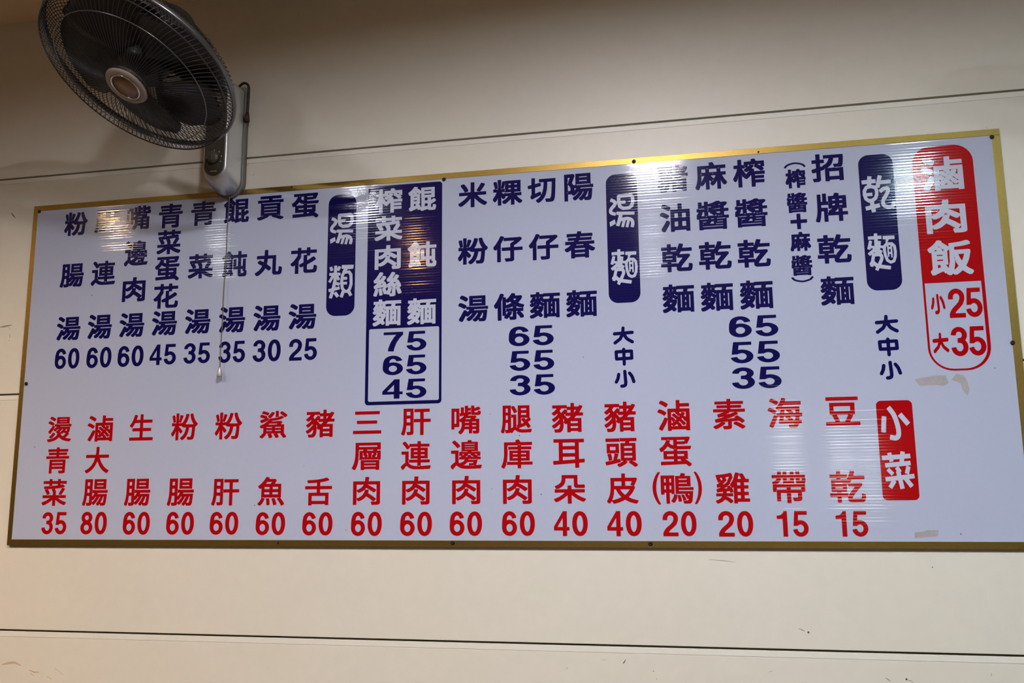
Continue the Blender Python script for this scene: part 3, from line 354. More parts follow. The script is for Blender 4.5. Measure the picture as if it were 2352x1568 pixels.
    ('plain', '仔'): [[134,1,129,12,129,481,127,485,121,485,93,459,45,460,1,532,0,583,73,678,135,775,200,902,238,994,246,999,290,999,358,978,363,970,364,932,369,927,848,927,861,931,919,931,957,907,972,888,972,843,967,832,858,725,764,652,714,618,710,611,710,559,719,554,994,553,999,546,998,429,991,424,712,423,710,87,703,53,685,31,664,18,610,7,552,7,542,3,430,3,423,7,395,80,394,128,403,137,562,137,577,145,576,423,290,425,285,433,289,470,285,546,294,554,576,555,579,700,686,772,702,783,710,795,702,801,352,801,347,809,347,843,353,888,352,892,344,891,336,847,258,686,258,525,255,511,255,464,258,450,257,5,250,0]],
    ('plain', '條'): [[988,106,974,93,937,73,880,73,818,167,761,242,751,246,746,238,746,70,738,46,713,21,669,10,534,11,530,15,509,80,508,104,503,109,495,108,446,58,395,59,342,94,339,101,339,145,355,166,355,173,286,175,278,183,281,221,281,765,285,782,283,798,280,799,286,802,288,809,287,819,283,821,275,809,280,799,272,789,267,761,247,717,251,8,242,0,130,0,124,4,122,464,120,467,113,468,90,448,49,448,42,452,1,522,0,573,77,693,131,799,162,871,207,997,259,999,325,977,329,970,329,922,313,874,313,864,396,860,400,854,400,785,405,780,413,782,446,807,488,850,555,943,581,992,591,999,639,999,705,980,708,970,705,912,710,907,886,910,932,888,935,881,935,833,921,799,883,733,847,686,812,650,810,641,822,630,880,603,947,579,985,571,999,563,999,508,959,450,973,436,972,327,964,322,886,321,881,316,883,308,927,256,982,176,990,159],[619,325,588,323,593,306,596,258,565,200,526,145,527,138,605,133,616,139,620,149,620,272,624,286,623,320],[402,227,413,231,447,279,463,310,463,320,401,320],[744,261,751,262,757,297,768,307,791,319,791,327,740,327,739,282],[532,327,547,318,556,323,551,332,537,332],[526,327,520,335,510,334,508,330,513,322,524,323],[619,501,612,502,530,466,456,449,415,449,402,467,395,467,390,402,390,361,394,351,402,350,407,361,403,426,407,436,432,438,446,435,530,445,615,445,620,450],[932,446,920,455,846,466,754,505,747,505,746,501,746,450,751,445,842,445,917,438,927,441],[701,553,690,561,680,558,675,553,683,547,696,548],[401,570,422,572,493,600,561,634,572,641,572,648,542,686,534,691,483,654,435,654,412,673,402,673],[738,789,649,790,644,782,671,744,690,729,727,763,738,778]],
    ('plain', '切'): [[997,942,999,851,996,840,989,523,985,512,982,373,968,205,958,141,943,87,928,61,897,28,866,15,839,11,680,11,653,15,645,23,640,55,624,98,624,144,629,152,694,153,773,147,799,162,816,194,834,280,847,430,854,633,858,644,858,730,861,740,861,808,856,813,707,812,703,794,703,690,692,551,679,451,654,341,623,255,571,159,481,57,405,1,357,0,345,9,327,34,293,70,295,117,307,130,382,184,403,205,450,266,464,291,464,298,460,299,291,220,222,185,181,158,136,157,127,162,94,223,93,276,95,285,112,301,127,323,134,344,134,580,133,584,122,585,78,575,18,576,11,583,0,644,0,690,1,698,9,706,133,733,134,990,138,997,257,999,264,994,267,765,277,764,401,792,453,792,464,783,475,719,475,673,472,665,267,615,265,384,270,378,288,383,412,438,463,438,471,423,482,369,479,326,484,321,495,334,497,351,526,430,551,544,565,662,572,808,567,813,410,815,407,826,408,942,419,946,987,946]],
    ('plain', '陽'): [[4,994,309,999,337,984,361,965,364,958,361,926,363,908,276,676,275,662,323,586,380,585,387,586,389,594,389,904,393,922,389,987,393,997,902,999,912,995,914,590,920,585,991,585,998,581,999,469,991,464,945,464,912,471,570,471,562,467,554,448,555,441,562,439,909,439,941,446,962,442,964,373,943,137,924,59,912,36,891,14,870,4,841,0,705,1,694,12,681,59,673,68,605,4,555,4,501,52,500,98,495,103,486,102,445,61,395,22,340,23,290,77,290,127,372,191,385,194,425,234,483,309,492,312,496,323,487,328,480,327,443,280,372,216,364,202,355,196,302,197,245,253,130,248,128,5,116,0,9,0,2,4,0,983],[662,323,652,325,645,321,610,259,570,200,505,128,505,112,512,111,527,121,568,162,605,211,649,284,663,316],[827,323,816,325,808,319,785,248,753,184,726,141,723,126,777,125,792,137,803,162,811,198,818,262,825,284],[120,329,114,323,116,312,123,309,120,307,118,291,127,286,132,291,123,309,128,316],[124,344,112,345,112,337,123,336],[134,603,129,594,129,384,134,378,177,378,198,386,210,398,221,423,221,444,206,498,185,541,145,599],[352,390,359,391,395,436,406,455,405,466,351,466],[889,587,884,595,859,603,441,603,420,595,414,587,423,579,445,574,862,574,880,579],[127,635,135,640,137,690,192,858,192,865,187,867,134,867,129,862,128,751,121,683,122,640],[518,740,518,715,523,710,773,710,782,715,782,740,777,746,527,746],[518,879,518,858,523,853,773,853,782,858,782,879,777,885,527,885]],
    ('plain', '春'): [[212,0,207,8,206,299,199,300,107,243,59,242,44,254,0,309,0,350,8,362,112,425,178,479,192,493,194,501,189,506,21,508,17,514,17,621,25,629,304,627,319,651,318,658,314,660,109,658,105,665,106,768,114,773,131,773,161,766,372,766,380,775,387,795,379,800,161,800,131,794,76,794,71,802,73,913,83,917,406,917,411,922,422,994,433,999,484,999,552,991,557,984,554,922,559,917,920,915,924,908,924,806,919,794,868,794,838,800,528,800,521,795,517,778,518,768,525,766,834,766,865,773,889,772,894,761,894,665,889,657,484,660,469,634,470,627,477,626,851,626,865,629,970,629,981,624,982,514,978,508,807,506,802,501,803,494,814,482,874,436,923,404,991,369,999,357,999,319,997,311,958,265,940,249,889,250,848,270,810,296,800,295,797,6,790,3,668,3,663,11,662,35,657,40,348,40,341,39,340,8,335,0],[662,165,662,203,657,208,348,208,340,203,340,165,345,160,654,160],[666,323,666,360,661,365,345,366,336,360,336,323,341,318,657,318],[381,484,389,479,617,479,625,484,610,508,603,509,403,509,387,497]],
    ('plain', '豬'): [[981,893,982,840,941,761,890,679,895,674,991,674,998,670,999,556,991,551,793,550,750,508,743,494,748,489,936,489,944,484,945,19,941,8,820,8,815,15,815,36,810,41,614,41,607,39,606,8,601,1,484,1,479,8,479,272,474,277,419,278,388,308,383,303,379,183,365,111,341,60,302,20,278,8,244,0,107,0,87,7,84,29,71,70,72,121,83,127,176,123,213,141,228,162,238,186,249,234,248,255,239,255,206,222,146,173,104,144,90,140,49,140,35,151,0,204,0,251,15,266,81,306,150,364,162,369,217,431,235,460,236,470,234,474,226,474,186,431,140,392,132,378,104,357,52,357,3,416,3,460,6,467,91,529,130,563,141,568,181,618,176,625,167,624,124,587,111,569,59,568,0,624,1,674,80,736,116,772,136,799,131,807,21,808,15,811,13,919,17,929,481,931,489,922,491,874,587,873,592,878,594,995,601,999,710,999,719,991,721,874,834,873,854,906,868,917,912,917,971,899],[606,200,606,162,611,157,806,157,815,162,815,200,810,205,614,205],[606,327,614,322,810,322,815,327,815,364,806,369,611,369,606,364],[371,420,373,392,374,388,381,387,389,392,389,402,379,419],[578,546,570,551,460,551,455,546,491,493,501,489,515,490,533,501,574,535],[429,569,431,611,426,616,404,594,419,571],[504,676,590,675,591,748,508,748],[471,809,323,807,274,737,274,727,299,688,309,685,376,768,395,786,440,783,464,767,470,768],[717,689,724,689,755,729,763,741,762,751,717,751]],
    ('plain', '油'): [[354,1,350,11,350,304,353,322,350,346,351,780,359,785,598,787,601,994,609,999,730,998,736,990,737,787,991,785,999,780,999,11,991,6,870,7,864,15,864,53,859,58,491,58,482,53,482,8,477,0],[270,409,328,359,325,325,328,301,274,197,170,20,159,13,105,14,54,49,40,63,40,122,121,246,209,402,220,409],[484,190,599,191,598,360,483,359],[737,190,863,191,862,360,737,359],[1,649,48,705,105,705,209,657,295,606,303,594,303,542,257,480,205,479,102,543,5,592,0,601],[484,493,599,494,598,653,483,653],[737,493,863,494,862,653,737,653],[58,935,105,988,162,988,266,940,348,892,364,873,363,818,316,759,262,759,187,809,62,875,57,884]],
    ('plain', '乾'): [[15,886,22,890,199,891,201,991,204,997,321,999,330,991,331,891,508,889,513,881,510,802,515,797,529,819,531,837,546,871,573,953,582,991,593,999,644,999,712,985,716,980,717,932,697,867,695,846,985,843,989,837,989,730,984,719,644,718,595,628,603,623,878,623,909,612,923,600,924,549,920,539,709,273,650,186,636,156,642,149,658,144,844,145,856,152,866,169,873,214,873,269,878,286,885,291,933,290,987,269,999,258,999,207,989,111,978,70,962,43,943,25,912,14,593,14,573,17,535,32,500,67,493,87,491,180,335,181,330,176,328,4,318,0,204,2,201,9,199,180,8,181,0,190,0,299,5,307,195,305,202,306,204,313,204,337,199,342,56,339,49,343,48,351,48,730,59,736,199,732,204,737,203,768,19,767,14,775],[327,306,447,305,460,308,515,308,522,303,525,279,532,278,593,369,678,479,682,494,522,497,517,505,519,563,491,563,492,344,481,339,447,342,331,342,326,337],[370,453,370,481,365,486,175,486,167,481,167,453,172,448,362,448],[370,594,370,618,365,623,175,623,167,618,167,594,172,589,362,588],[499,765,491,770,331,770,326,765,326,737,335,732,481,732,495,751]],
    ('plain', '麻'): [[80,878,455,879,459,881,459,888,443,925,444,977,452,984,515,999,562,999,577,987,606,925,621,881,625,879,969,878,973,867,971,753,965,749,812,748,810,635,815,630,965,629,972,624,971,510,965,506,862,506,857,501,874,457,917,371,958,305,999,251,998,195,948,144,898,144,867,183,837,234,817,286,808,291,809,5,802,0,692,1,687,12,689,292,681,292,672,265,642,216,603,166,578,140,572,137,528,137,513,149,477,193,477,241,508,274,509,286,492,291,463,330,455,335,450,327,450,12,446,2,338,0,331,5,330,248,333,262,328,270,324,269,319,248,288,199,240,142,192,140,175,156,168,156,142,70,112,7,105,3,60,5,1,53,0,111,22,162,42,227,67,357,77,481,77,867],[812,294,812,306,805,307,804,296],[545,302,552,303,572,330,576,340,575,351,565,349,544,316],[192,309,198,309,205,315,207,330,239,381,276,457,292,498,292,505,208,505,203,477,200,361,190,320],[501,505,501,498,508,486,588,394,595,397,606,416,643,494,642,505,638,506],[195,595,187,590,187,546,192,541,200,546,200,590],[558,541,563,549,563,590,558,595,553,587,553,546],[329,631,328,748,208,748,208,631],[451,631,685,631,685,748,452,748],[420,765,412,770,365,770,360,765,368,759,415,760],[780,765,772,770,722,770,717,765,725,759,775,760]],
    ('plain', '醬'): [[73,2,69,12,69,378,64,383,9,383,0,392,4,549,26,568,59,624,57,635,9,637,3,648,4,741,12,746,47,746,52,751,54,978,64,982,170,980,173,973,174,864,179,859,238,860,239,987,248,996,360,994,364,987,364,915,369,910,383,910,442,925,529,952,626,999,682,999,730,988,738,980,739,960,744,955,911,958,949,937,954,929,953,884,907,835,857,799,853,792,859,730,987,729,996,720,996,631,992,624,862,623,857,618,855,494,990,493,999,484,997,387,990,383,931,383,926,378,924,4,918,0,803,0,795,5,793,22,786,24,210,24,202,22,200,5,192,0],[184,121,185,111,192,109,803,109,810,111,812,118,810,128,803,130,192,130,186,129],[186,218,185,197,203,196,204,204,193,217],[336,200,328,205,319,200,328,195],[812,204,807,212,633,212,619,216,591,212,586,207,588,200,612,195,807,195],[411,214,529,213,530,221,520,245,519,286,456,286,447,262,411,222],[305,292,297,298,199,294,194,289,194,272,199,267,213,267,286,281,303,289],[625,296,632,286,647,281,800,281,808,289,807,299,803,301,633,301],[101,388,102,381,120,376,345,376,350,385,349,395,342,397,116,397,102,392],[534,381,534,392,529,397,449,397,444,392,444,381,449,376,529,376],[895,385,893,392,876,397,630,397,624,388,626,378,633,376,879,376,893,381],[274,481,279,472,324,472,329,477,324,486,279,486],[718,481,713,486,661,486,656,477,661,472,713,472],[736,481,741,476,793,476,798,484,793,489,741,486],[559,491,564,486,616,486,620,488,621,498,612,516,605,520,581,500,564,499],[238,635,192,635,183,570,166,525,150,501,151,494,238,494],[526,494,526,505,519,513,416,587,411,621,365,621,366,494],[614,618,616,609,637,588,640,576,643,575,716,575,728,583,728,618,723,623,619,623],[352,698,347,693,347,659,356,654,361,659,361,693],[530,713,522,718,508,718,503,713,512,708,526,708],[548,717,553,712,591,712,675,722,730,722,735,727,735,744,734,748,723,749,671,734,661,736,602,725,591,729,553,722],[359,763,354,758,355,720,376,720,377,730,365,748,363,761],[80,744,81,740,99,736,245,736,250,741,250,754,245,759,99,759,84,754],[458,809,449,814,421,808,383,808,362,831,357,826,357,789,362,784,383,784,449,790,457,795],[602,813,600,823,591,823,594,813],[569,847,564,852,557,851,555,847,560,842,567,843],[749,867,741,872,689,872,684,867,709,849,727,853]],
    ('plain', '招'): [[981,9,853,8,848,15,848,46,843,51,558,51,549,46,549,9,543,1,419,2,415,12,415,444,419,461,417,468,410,470,401,464,404,437,396,426,290,393,278,386,278,67,269,42,244,18,230,11,195,3,65,0,53,5,28,77,29,125,37,130,135,130,143,135,144,338,135,343,79,326,21,327,0,399,0,447,9,458,118,487,143,499,144,663,139,668,18,670,14,677,14,787,23,795,143,797,144,992,148,999,274,999,278,992,279,797,396,795,404,790,403,672,396,668,279,667,278,547,283,538,350,556,353,574,357,579,424,618,468,653,506,704,523,739,551,817,551,824,547,826,384,828,380,834,380,937,385,948,987,949,997,945,999,848,981,629,963,547,952,525,930,504,906,494,755,497,716,490,705,497,696,536,683,564,683,612,695,617,807,614,823,622,833,636,844,677,858,804,858,821,853,826,705,826,697,821,689,766,660,673,632,615,605,577,543,517,502,485,502,482,512,480,726,480,748,473,874,473,913,480,976,480,983,476,985,19],[550,180,846,179,847,351,551,352],[500,485,487,485,487,478,498,478]],
    ('plain', '牌'): [[970,893,971,454,963,449,843,447,842,341,847,336,995,335,999,328,999,226,991,217,843,216,842,12,838,5,720,3,712,8,710,216,399,217,390,212,389,8,381,3,269,4,263,15,263,372,255,377,186,375,178,263,164,168,139,59,121,7,111,0,67,0,2,28,0,83,23,151,41,229,61,389,65,579,68,593,68,963,72,974,180,975,187,970,188,722,193,714,227,714,232,719,233,984,238,995,351,996,358,991,359,722,364,714,405,714,410,719,412,893,419,897,573,898,598,953,610,991,618,998,665,999,749,980,753,974,753,926,743,906,748,897,960,897],[378,245,383,253,383,304,378,309,373,301,373,250],[189,593,190,501,381,499,388,496,390,369,383,345,385,331,416,331,407,365,407,382,411,389,464,415,498,438,511,439,516,443,515,450,511,452,494,449,423,449,412,452,409,593],[710,440,702,440,664,392,614,348,614,338,710,338],[811,464,802,469,748,469,743,464,751,459,806,459],[621,617,539,617,538,566,607,565],[751,566,843,565,844,617,754,617,749,603],[426,625,431,634,431,678,426,683,421,675,421,630],[538,732,628,732,628,780,539,780],[754,732,843,732,844,780,754,780]],
    ('plain', '滷'): [[33,61,32,114,136,296,206,438,220,448,266,448,294,429,305,430,306,567,310,581,306,598,308,722,315,726,569,728,570,989,574,999,700,999,703,992,704,900,709,894,980,894,990,891,992,779,987,772,709,771,704,766,704,735,709,726,987,726,998,721,999,18,995,8,871,7,865,15,865,39,860,44,445,44,436,39,436,8,431,0,311,0,306,8,306,255,313,306,308,314,304,313,302,299,293,282,291,265,249,179,171,35,156,16,149,13,100,14,60,39],[463,159,463,166,455,174,434,190,427,190,427,158],[658,299,656,289,667,284,700,248,713,244,745,193,747,162,793,160,868,166,867,207,853,204,821,178,779,182,732,238,718,248,711,268,677,301,667,304],[539,166,617,164,622,169,589,212,543,178],[434,320,433,265,441,260,463,274,468,282,445,318],[871,265,871,303,839,308,777,388,762,403,753,402,746,388,749,382,823,310,860,267],[511,303,522,302,533,309,537,313,537,320,524,320,511,310],[311,338,306,334,307,327,311,325,316,330,315,337],[501,440,500,433,507,423,519,412,531,409,535,395,551,375,554,361,562,361,572,371,572,383,541,409,533,411,527,426,508,441],[318,363,323,368,322,375,318,376,313,371,314,364],[495,447,494,454,483,454,484,446],[431,512,430,460,470,460,470,469,444,491,441,510],[641,474,641,467,649,460,663,460,667,467,667,474,663,476],[864,462,869,467,872,601,867,606,835,606,830,601,843,587,848,546,816,484,821,479,839,479],[1,653,33,698,47,712,111,712,220,660,273,627,288,608,285,581,288,553,241,494,192,494,93,557,4,601,0,608],[600,512,600,520,579,543,568,545,565,550,557,550,557,543,565,540,572,524,589,511],[544,601,438,598,437,546,452,549,484,572,508,572,543,563],[680,601,680,594,691,579,709,565,716,567,732,594,726,603],[802,605,807,600,814,601,816,605,811,610],[795,608,786,613,772,613,767,608,776,603,790,603],[57,937,100,990,160,990,251,945,318,901,340,879,340,827,295,766,244,765,153,828,61,877,56,886]],
    ('plain', '飯'): [[66,20,34,86,34,134,66,168,81,205,81,647,76,652,39,653,28,664,0,722,0,766,3,773,103,849,151,899,187,945,214,988,227,999,274,999,323,980,329,974,333,936,476,812,485,817,485,892,490,900,702,924,789,942,863,965,917,965,924,962,969,912,969,865,962,855,914,837,803,812,705,798,604,790,603,712,611,707,853,707,867,710,917,710,954,699,962,691,963,640,959,616,925,457,891,355,842,249,848,236,887,193,923,164,999,113,999,62,963,14,948,3,904,3,894,7,823,57,756,121,675,47,618,6,564,7,530,43,523,40,508,11,497,0,449,0,399,33,391,42,389,59,350,62,332,106,325,115,301,107,177,49,123,17,72,16],[601,428,596,423,599,368,596,324,586,249,566,161,571,152,579,154,614,183,636,205,666,246,666,256,617,365,606,423],[200,208,207,207,268,234,268,242,263,256,261,301,200,300],[483,730,441,684,441,341,444,310,439,303,396,302,391,297,428,215,436,207,444,215,457,263,465,314,475,338,481,395,485,545,488,559,488,722],[752,397,763,409,790,477,817,569,816,583,688,582,691,555,714,480,745,406],[330,416,330,446,325,451,200,451,195,446,195,416,200,411,325,411],[598,434,603,443,598,451,592,443],[594,462,599,467,599,487,595,501,591,502,586,497,586,484,590,463],[587,520,592,525,591,531,587,533,582,528,584,521],[330,562,330,582,325,587,200,587,195,582,195,562,200,557,325,557],[146,695,200,694,201,701,191,732,180,733,163,720,146,703],[308,773,307,763,316,756,334,698,375,698,374,712,332,754,320,759,316,773],[483,759,493,759,494,769,483,770],[285,800,284,807,261,825,249,817,243,804,247,799]],
    ('slim', '燙'): [[894,974,898,963,898,706,903,701,976,701,983,697,985,613,980,605,945,604,940,599,940,554,921,429,914,401,900,373,877,345,900,328,900,293,868,257,767,172,765,165,770,160,840,142,995,123,999,116,998,85,972,50,955,18,948,14,910,14,854,21,777,35,707,53,662,70,599,101,550,135,494,187,415,113,368,84,302,53,239,32,162,14,82,0,35,2,1,64,0,95,7,106,89,118,145,132,176,129,316,195,370,241,394,272,419,332,417,335,402,338,355,379,354,415,419,456,438,472,464,502,459,507,442,507,421,496,360,446,351,434,323,417,290,418,243,462,240,481,232,481,122,332,113,326,81,328,29,384,29,418,145,563,195,634,195,641,194,644,180,647,75,704,9,733,8,769,45,818,54,823,93,822,152,798,258,741,262,734,261,700,228,654,227,647,229,644,243,639,271,611,276,616,278,697,285,701,355,701,360,706,360,967,365,975],[320,336,320,300,300,269,241,196,201,161,180,150,138,142,86,171,78,179,79,215,154,279,222,367,260,367],[696,175,697,168,715,165,715,172,709,175],[765,332,760,337,707,338,699,349,694,377,690,378,624,320,585,320,557,340,553,338,549,325,563,297,590,262,615,238,644,219,732,295],[504,384,536,383,550,403,604,450,635,488,642,498,641,505,610,507,603,503,559,446,506,394],[813,502,781,503,770,499,738,446,738,439,749,434,781,434,795,441,806,467],[365,602,285,603,282,554,263,533,254,516,239,506,239,498,251,498,260,509,341,569,365,594],[510,599,519,594,910,594,917,595,922,606,913,611,526,611,517,609],[880,700,875,707,858,712,396,712,382,707,377,700,379,696,400,691,858,691,879,696],[789,793,788,800,781,802,477,802,470,801,468,793,469,786,477,785,781,785,788,786],[71,946,113,999,152,999,274,940,314,915,321,904,320,870,282,818,243,817,166,864,74,908,70,915],[789,884,788,894,781,896,477,896,470,894,468,887,469,877,477,875,781,875,788,876]],
    ('slim', '青'): [[154,530,165,534,194,531,850,532,854,522,854,64,842,35,827,22,805,11,751,3,595,3,586,9,562,64,563,104,570,107,711,108,726,112,731,127,731,165,726,170,280,170,275,165,273,4,266,0,156,2,152,12],[735,272,735,303,729,309,280,309,272,303,272,272,277,267,726,267],[735,404,735,432,729,437,280,437,272,432,272,404,277,399,726,399],[1,564,0,654,5,662,429,659,438,664,438,695,432,701,109,699,105,706,105,786,110,797,432,794,438,800,438,824,429,829,74,826,69,838,69,921,74,929,429,930,434,935,434,990,440,998,548,999,560,994,561,935,566,930,928,930,940,924,941,834,936,826,566,829,558,824,558,800,563,794,892,797,898,786,898,706,894,699,563,701,558,695,558,664,566,659,994,662,999,650,999,567,994,559,190,562,175,559,13,558]],
    ('slim', '菜'): [[980,922,982,824,977,816,737,818,732,813,732,789,734,782,751,781,796,791,845,793,905,734,905,702,897,691,852,681,813,682,813,671,820,667,852,669,915,643,919,636,919,605,887,550,788,404,796,399,980,398,985,390,984,293,973,288,696,288,668,295,663,290,744,240,817,202,883,174,995,137,999,130,998,95,949,31,942,28,900,29,768,84,661,146,575,213,567,215,562,206,561,5,553,0,442,1,437,9,437,210,432,215,420,210,374,172,297,119,165,49,92,21,57,21,49,26,1,88,0,123,4,130,147,185,210,216,300,273,331,286,333,290,324,295,300,288,26,289,21,297,22,395,29,399,203,399,224,392,262,399,432,399,437,404,437,470,440,484,426,525,389,595,387,627,338,628,328,624,231,621,227,619,226,609,273,543,304,484,305,446,300,438,255,417,234,413,224,416,210,409,194,414,176,456,148,505,101,567,101,598,110,609,110,616,78,618,70,630,56,685,56,720,64,728,140,728,151,732,220,732,265,737,267,810,258,815,29,816,24,827,24,917,28,924,262,926,267,931,268,994,279,999,383,998,388,990,389,931,394,926,609,926,614,931,614,990,619,998,723,999,735,994,736,931,741,926,970,926],[796,668,775,669,720,659,515,636,514,630,544,574,565,515,562,463,564,400,709,399,737,392,765,392,772,396,772,404,765,408,716,414,687,428,683,435,683,467,762,591,797,661],[190,626,186,631,158,631,127,623,118,616,123,611,133,611,186,621],[416,636,418,633,428,631,442,636,444,640,435,645,418,640],[288,734,293,729,356,728,367,737,362,742,300,742],[614,810,605,815,394,815,389,810,389,751,394,746,435,746,609,763,614,768]],
    ('slim', '滷'): [[34,62,33,98,138,283,212,433,223,441,255,440,294,410,309,408,312,719,319,722,577,724,578,989,582,999,695,999,699,992,699,898,705,893,979,893,990,889,992,790,987,782,705,782,699,776,699,731,705,723,987,723,998,717,999,18,995,8,883,7,878,15,878,39,872,44,437,44,428,39,428,8,423,0,316,0,310,11,310,286,317,345,312,354,301,335,288,286,245,199,146,18,137,13,102,14],[470,150,470,157,455,173,433,190,422,189,423,150],[504,150,530,156,626,156,631,164,601,207,590,215,575,206,530,167,505,158],[655,294,654,283,669,277,712,235,731,210,745,185,747,153,797,152,808,156,876,157,876,214,869,214,857,206,822,177,787,181,726,250,717,265,680,302,665,304],[879,226,885,237,880,303,847,309,785,390,765,412,758,412,743,390,743,383,846,279,866,255,868,230,872,226],[423,356,428,321,428,251,433,246,460,262,481,283,462,295,430,356],[511,296,519,296,535,307,537,321,530,322,512,307],[558,348,580,368,581,380,495,460,475,470,450,491,442,516,443,530,491,565,526,565,551,547,573,521,625,477,634,477,634,484,583,545,551,566,548,606,430,606,428,519,425,509,426,453,466,455,473,451,526,399,549,366,551,349],[316,361,321,366,320,373,316,374,310,370],[876,453,880,609,819,615,769,613,769,606,830,596,845,585,849,571,848,550,810,481,815,476,840,475,869,452],[684,488,676,489,662,476,640,475,640,467,655,456,665,456,684,481],[1,648,48,708,94,708,205,656,267,616,278,603,277,564,231,502,194,501,166,523,98,565,4,609,0,616],[672,606,673,598,706,557,715,552,719,554,745,603,740,608],[58,933,100,989,144,989,237,944,314,895,331,877,331,843,285,776,248,776,159,840,61,891,57,898]],
    ('slim', '大'): [[2,63,0,96,5,104,93,150,171,204,238,266,285,324,328,392,359,458,395,566,394,576,390,578,23,579,17,587,18,694,30,700,421,701,433,802,437,990,442,998,554,999,562,994,563,820,554,701,970,700,982,694,982,587,977,579,614,578,605,573,620,524,655,447,697,374,759,291,813,233,864,190,928,147,999,110,999,75,939,1,900,1,834,36,750,97,696,148,645,206,588,287,512,435,505,442,498,440,478,388,433,298,386,227,332,162,258,96,187,46,100,0,61,1,38,30]],
    ('slim', '腸'): [[77,998,372,999,383,995,386,594,465,593,489,586,884,586,912,593,990,593,997,589,999,487,994,479,616,481,608,476,597,451,599,444,606,442,925,442,960,446,970,442,972,404,965,343,965,300,947,135,930,63,918,43,901,25,877,12,857,7,730,7,722,13,709,63,702,65,695,61,655,9,620,7,561,51,560,92,603,141,641,199,710,332,709,340,688,341,681,340,674,329,621,225,565,141,532,99,472,40,438,40,410,68,390,82,386,81,380,56,369,36,342,15,276,4,184,4,176,16,158,77,160,118,166,122,252,122,266,127,271,135,271,365,263,370,176,368,165,250,148,149,123,56,101,4,94,0,63,1,43,17,2,40,0,84,27,160,51,271,69,426,69,490,72,505,72,986],[379,117,379,106,390,105,390,115],[853,340,833,341,826,334,792,239,739,131,740,120,798,115,816,124,827,149,838,199],[551,340,537,341,530,338,493,291,484,271,432,217,386,217,386,138,400,141,424,162,470,214,501,257,513,266,552,329],[386,357,396,359,434,406,470,462,472,477,386,476],[269,490,270,627,184,628,183,490],[379,500,384,508,384,566,379,571,374,562,374,505],[448,618,446,986,450,997,915,999,925,995,927,627,923,616,905,615,881,622,493,622,465,614],[556,753,556,724,561,719,802,719,810,724,810,753,805,758,565,758],[269,749,270,879,184,879,183,749],[553,893,553,861,558,855,805,855,814,861,814,893,809,898,561,898]],
    ('slim', '生'): [[997,4,987,0,12,0,2,4,0,113,5,121,426,122,435,128,433,351,127,352,119,356,118,365,118,465,123,473,433,476,433,667,227,668,218,659,178,584,112,493,73,493,1,544,1,580,63,663,92,710,124,774,160,861,194,968,200,979,248,981,301,969,320,958,321,918,283,803,283,792,287,791,433,792,436,994,444,999,551,999,560,997,564,990,566,792,937,791,947,787,949,677,944,669,565,667,566,476,905,473,910,465,910,365,908,356,901,352,566,351,564,128,573,122,994,121,999,113]],
    ('slim', '粉'): [[831,29,806,15,778,10,631,11,627,16,609,85,609,116,614,124,723,121,738,127,748,140,766,206,776,286,787,418,787,463,782,468,678,467,670,404,652,317,632,251,601,182,570,130,537,85,494,42,446,4,404,5,376,40,353,61,353,95,405,135,444,175,491,245,519,307,536,362,554,442,554,463,549,468,443,469,438,473,436,494,407,498,395,523,292,524,287,519,290,505,348,442,425,350,427,317,425,309,379,251,343,250,336,254,298,314,286,345,278,345,283,310,282,4,275,0,182,0,171,5,170,262,177,297,176,322,168,321,152,269,132,227,83,150,73,142,45,142,39,146,26,175,0,217,0,258,63,356,101,432,133,515,128,524,21,524,14,529,14,633,21,638,69,638,74,643,68,661,53,744,20,869,20,904,24,911,80,926,110,926,118,921,146,827,146,806,152,786,150,775,163,716,167,675,163,668,152,663,97,651,88,640,97,631,169,631,176,633,177,640,177,779,170,834,172,995,179,999,271,999,283,994,283,859,277,800,278,742,286,744,296,775,311,841,308,852,330,929,336,933,371,933,437,914,441,907,440,872,385,720,352,643,357,638,395,638,408,645,436,677,488,765,526,869,549,971,556,975,593,975,658,963,663,956,663,921,639,813,601,709,574,654,538,598,538,588,826,586,830,588,830,595,801,640,753,741,729,813,705,917,705,959,710,967,771,982,806,982,812,978,846,852,866,796,894,741,932,680,999,605,998,571,975,550,948,512,939,507,912,506,907,501,900,331,883,154,865,78,847,45],[338,640,330,651,282,662,277,657,277,637,282,631,330,631],[278,740,273,730,274,720,278,718,283,727,282,739]],
    ('slim', '肝'): [[963,977,964,867,959,859,770,858,761,853,763,608,994,605,999,597,999,496,997,487,990,483,763,481,761,13,757,2,649,0,642,5,641,474,636,483,421,481,420,77,402,38,384,22,343,11,212,8,204,20,187,81,186,121,191,129,298,130,306,135,310,153,310,355,305,364,188,364,180,359,172,265,155,160,127,56,105,4,98,0,64,1,3,38,0,45,0,77,23,139,45,218,65,344,72,427,72,489,76,503,76,986,80,997,408,999,419,995,420,961,413,939,413,903,420,878,420,615,421,608,429,606,632,606,641,611,639,857,446,859,441,871,448,903,448,936,441,958,445,979,952,981],[188,488,309,489,308,623,187,622],[415,505,420,514,420,579,415,584,410,575,410,510],[188,744,309,745,308,879,187,878]],
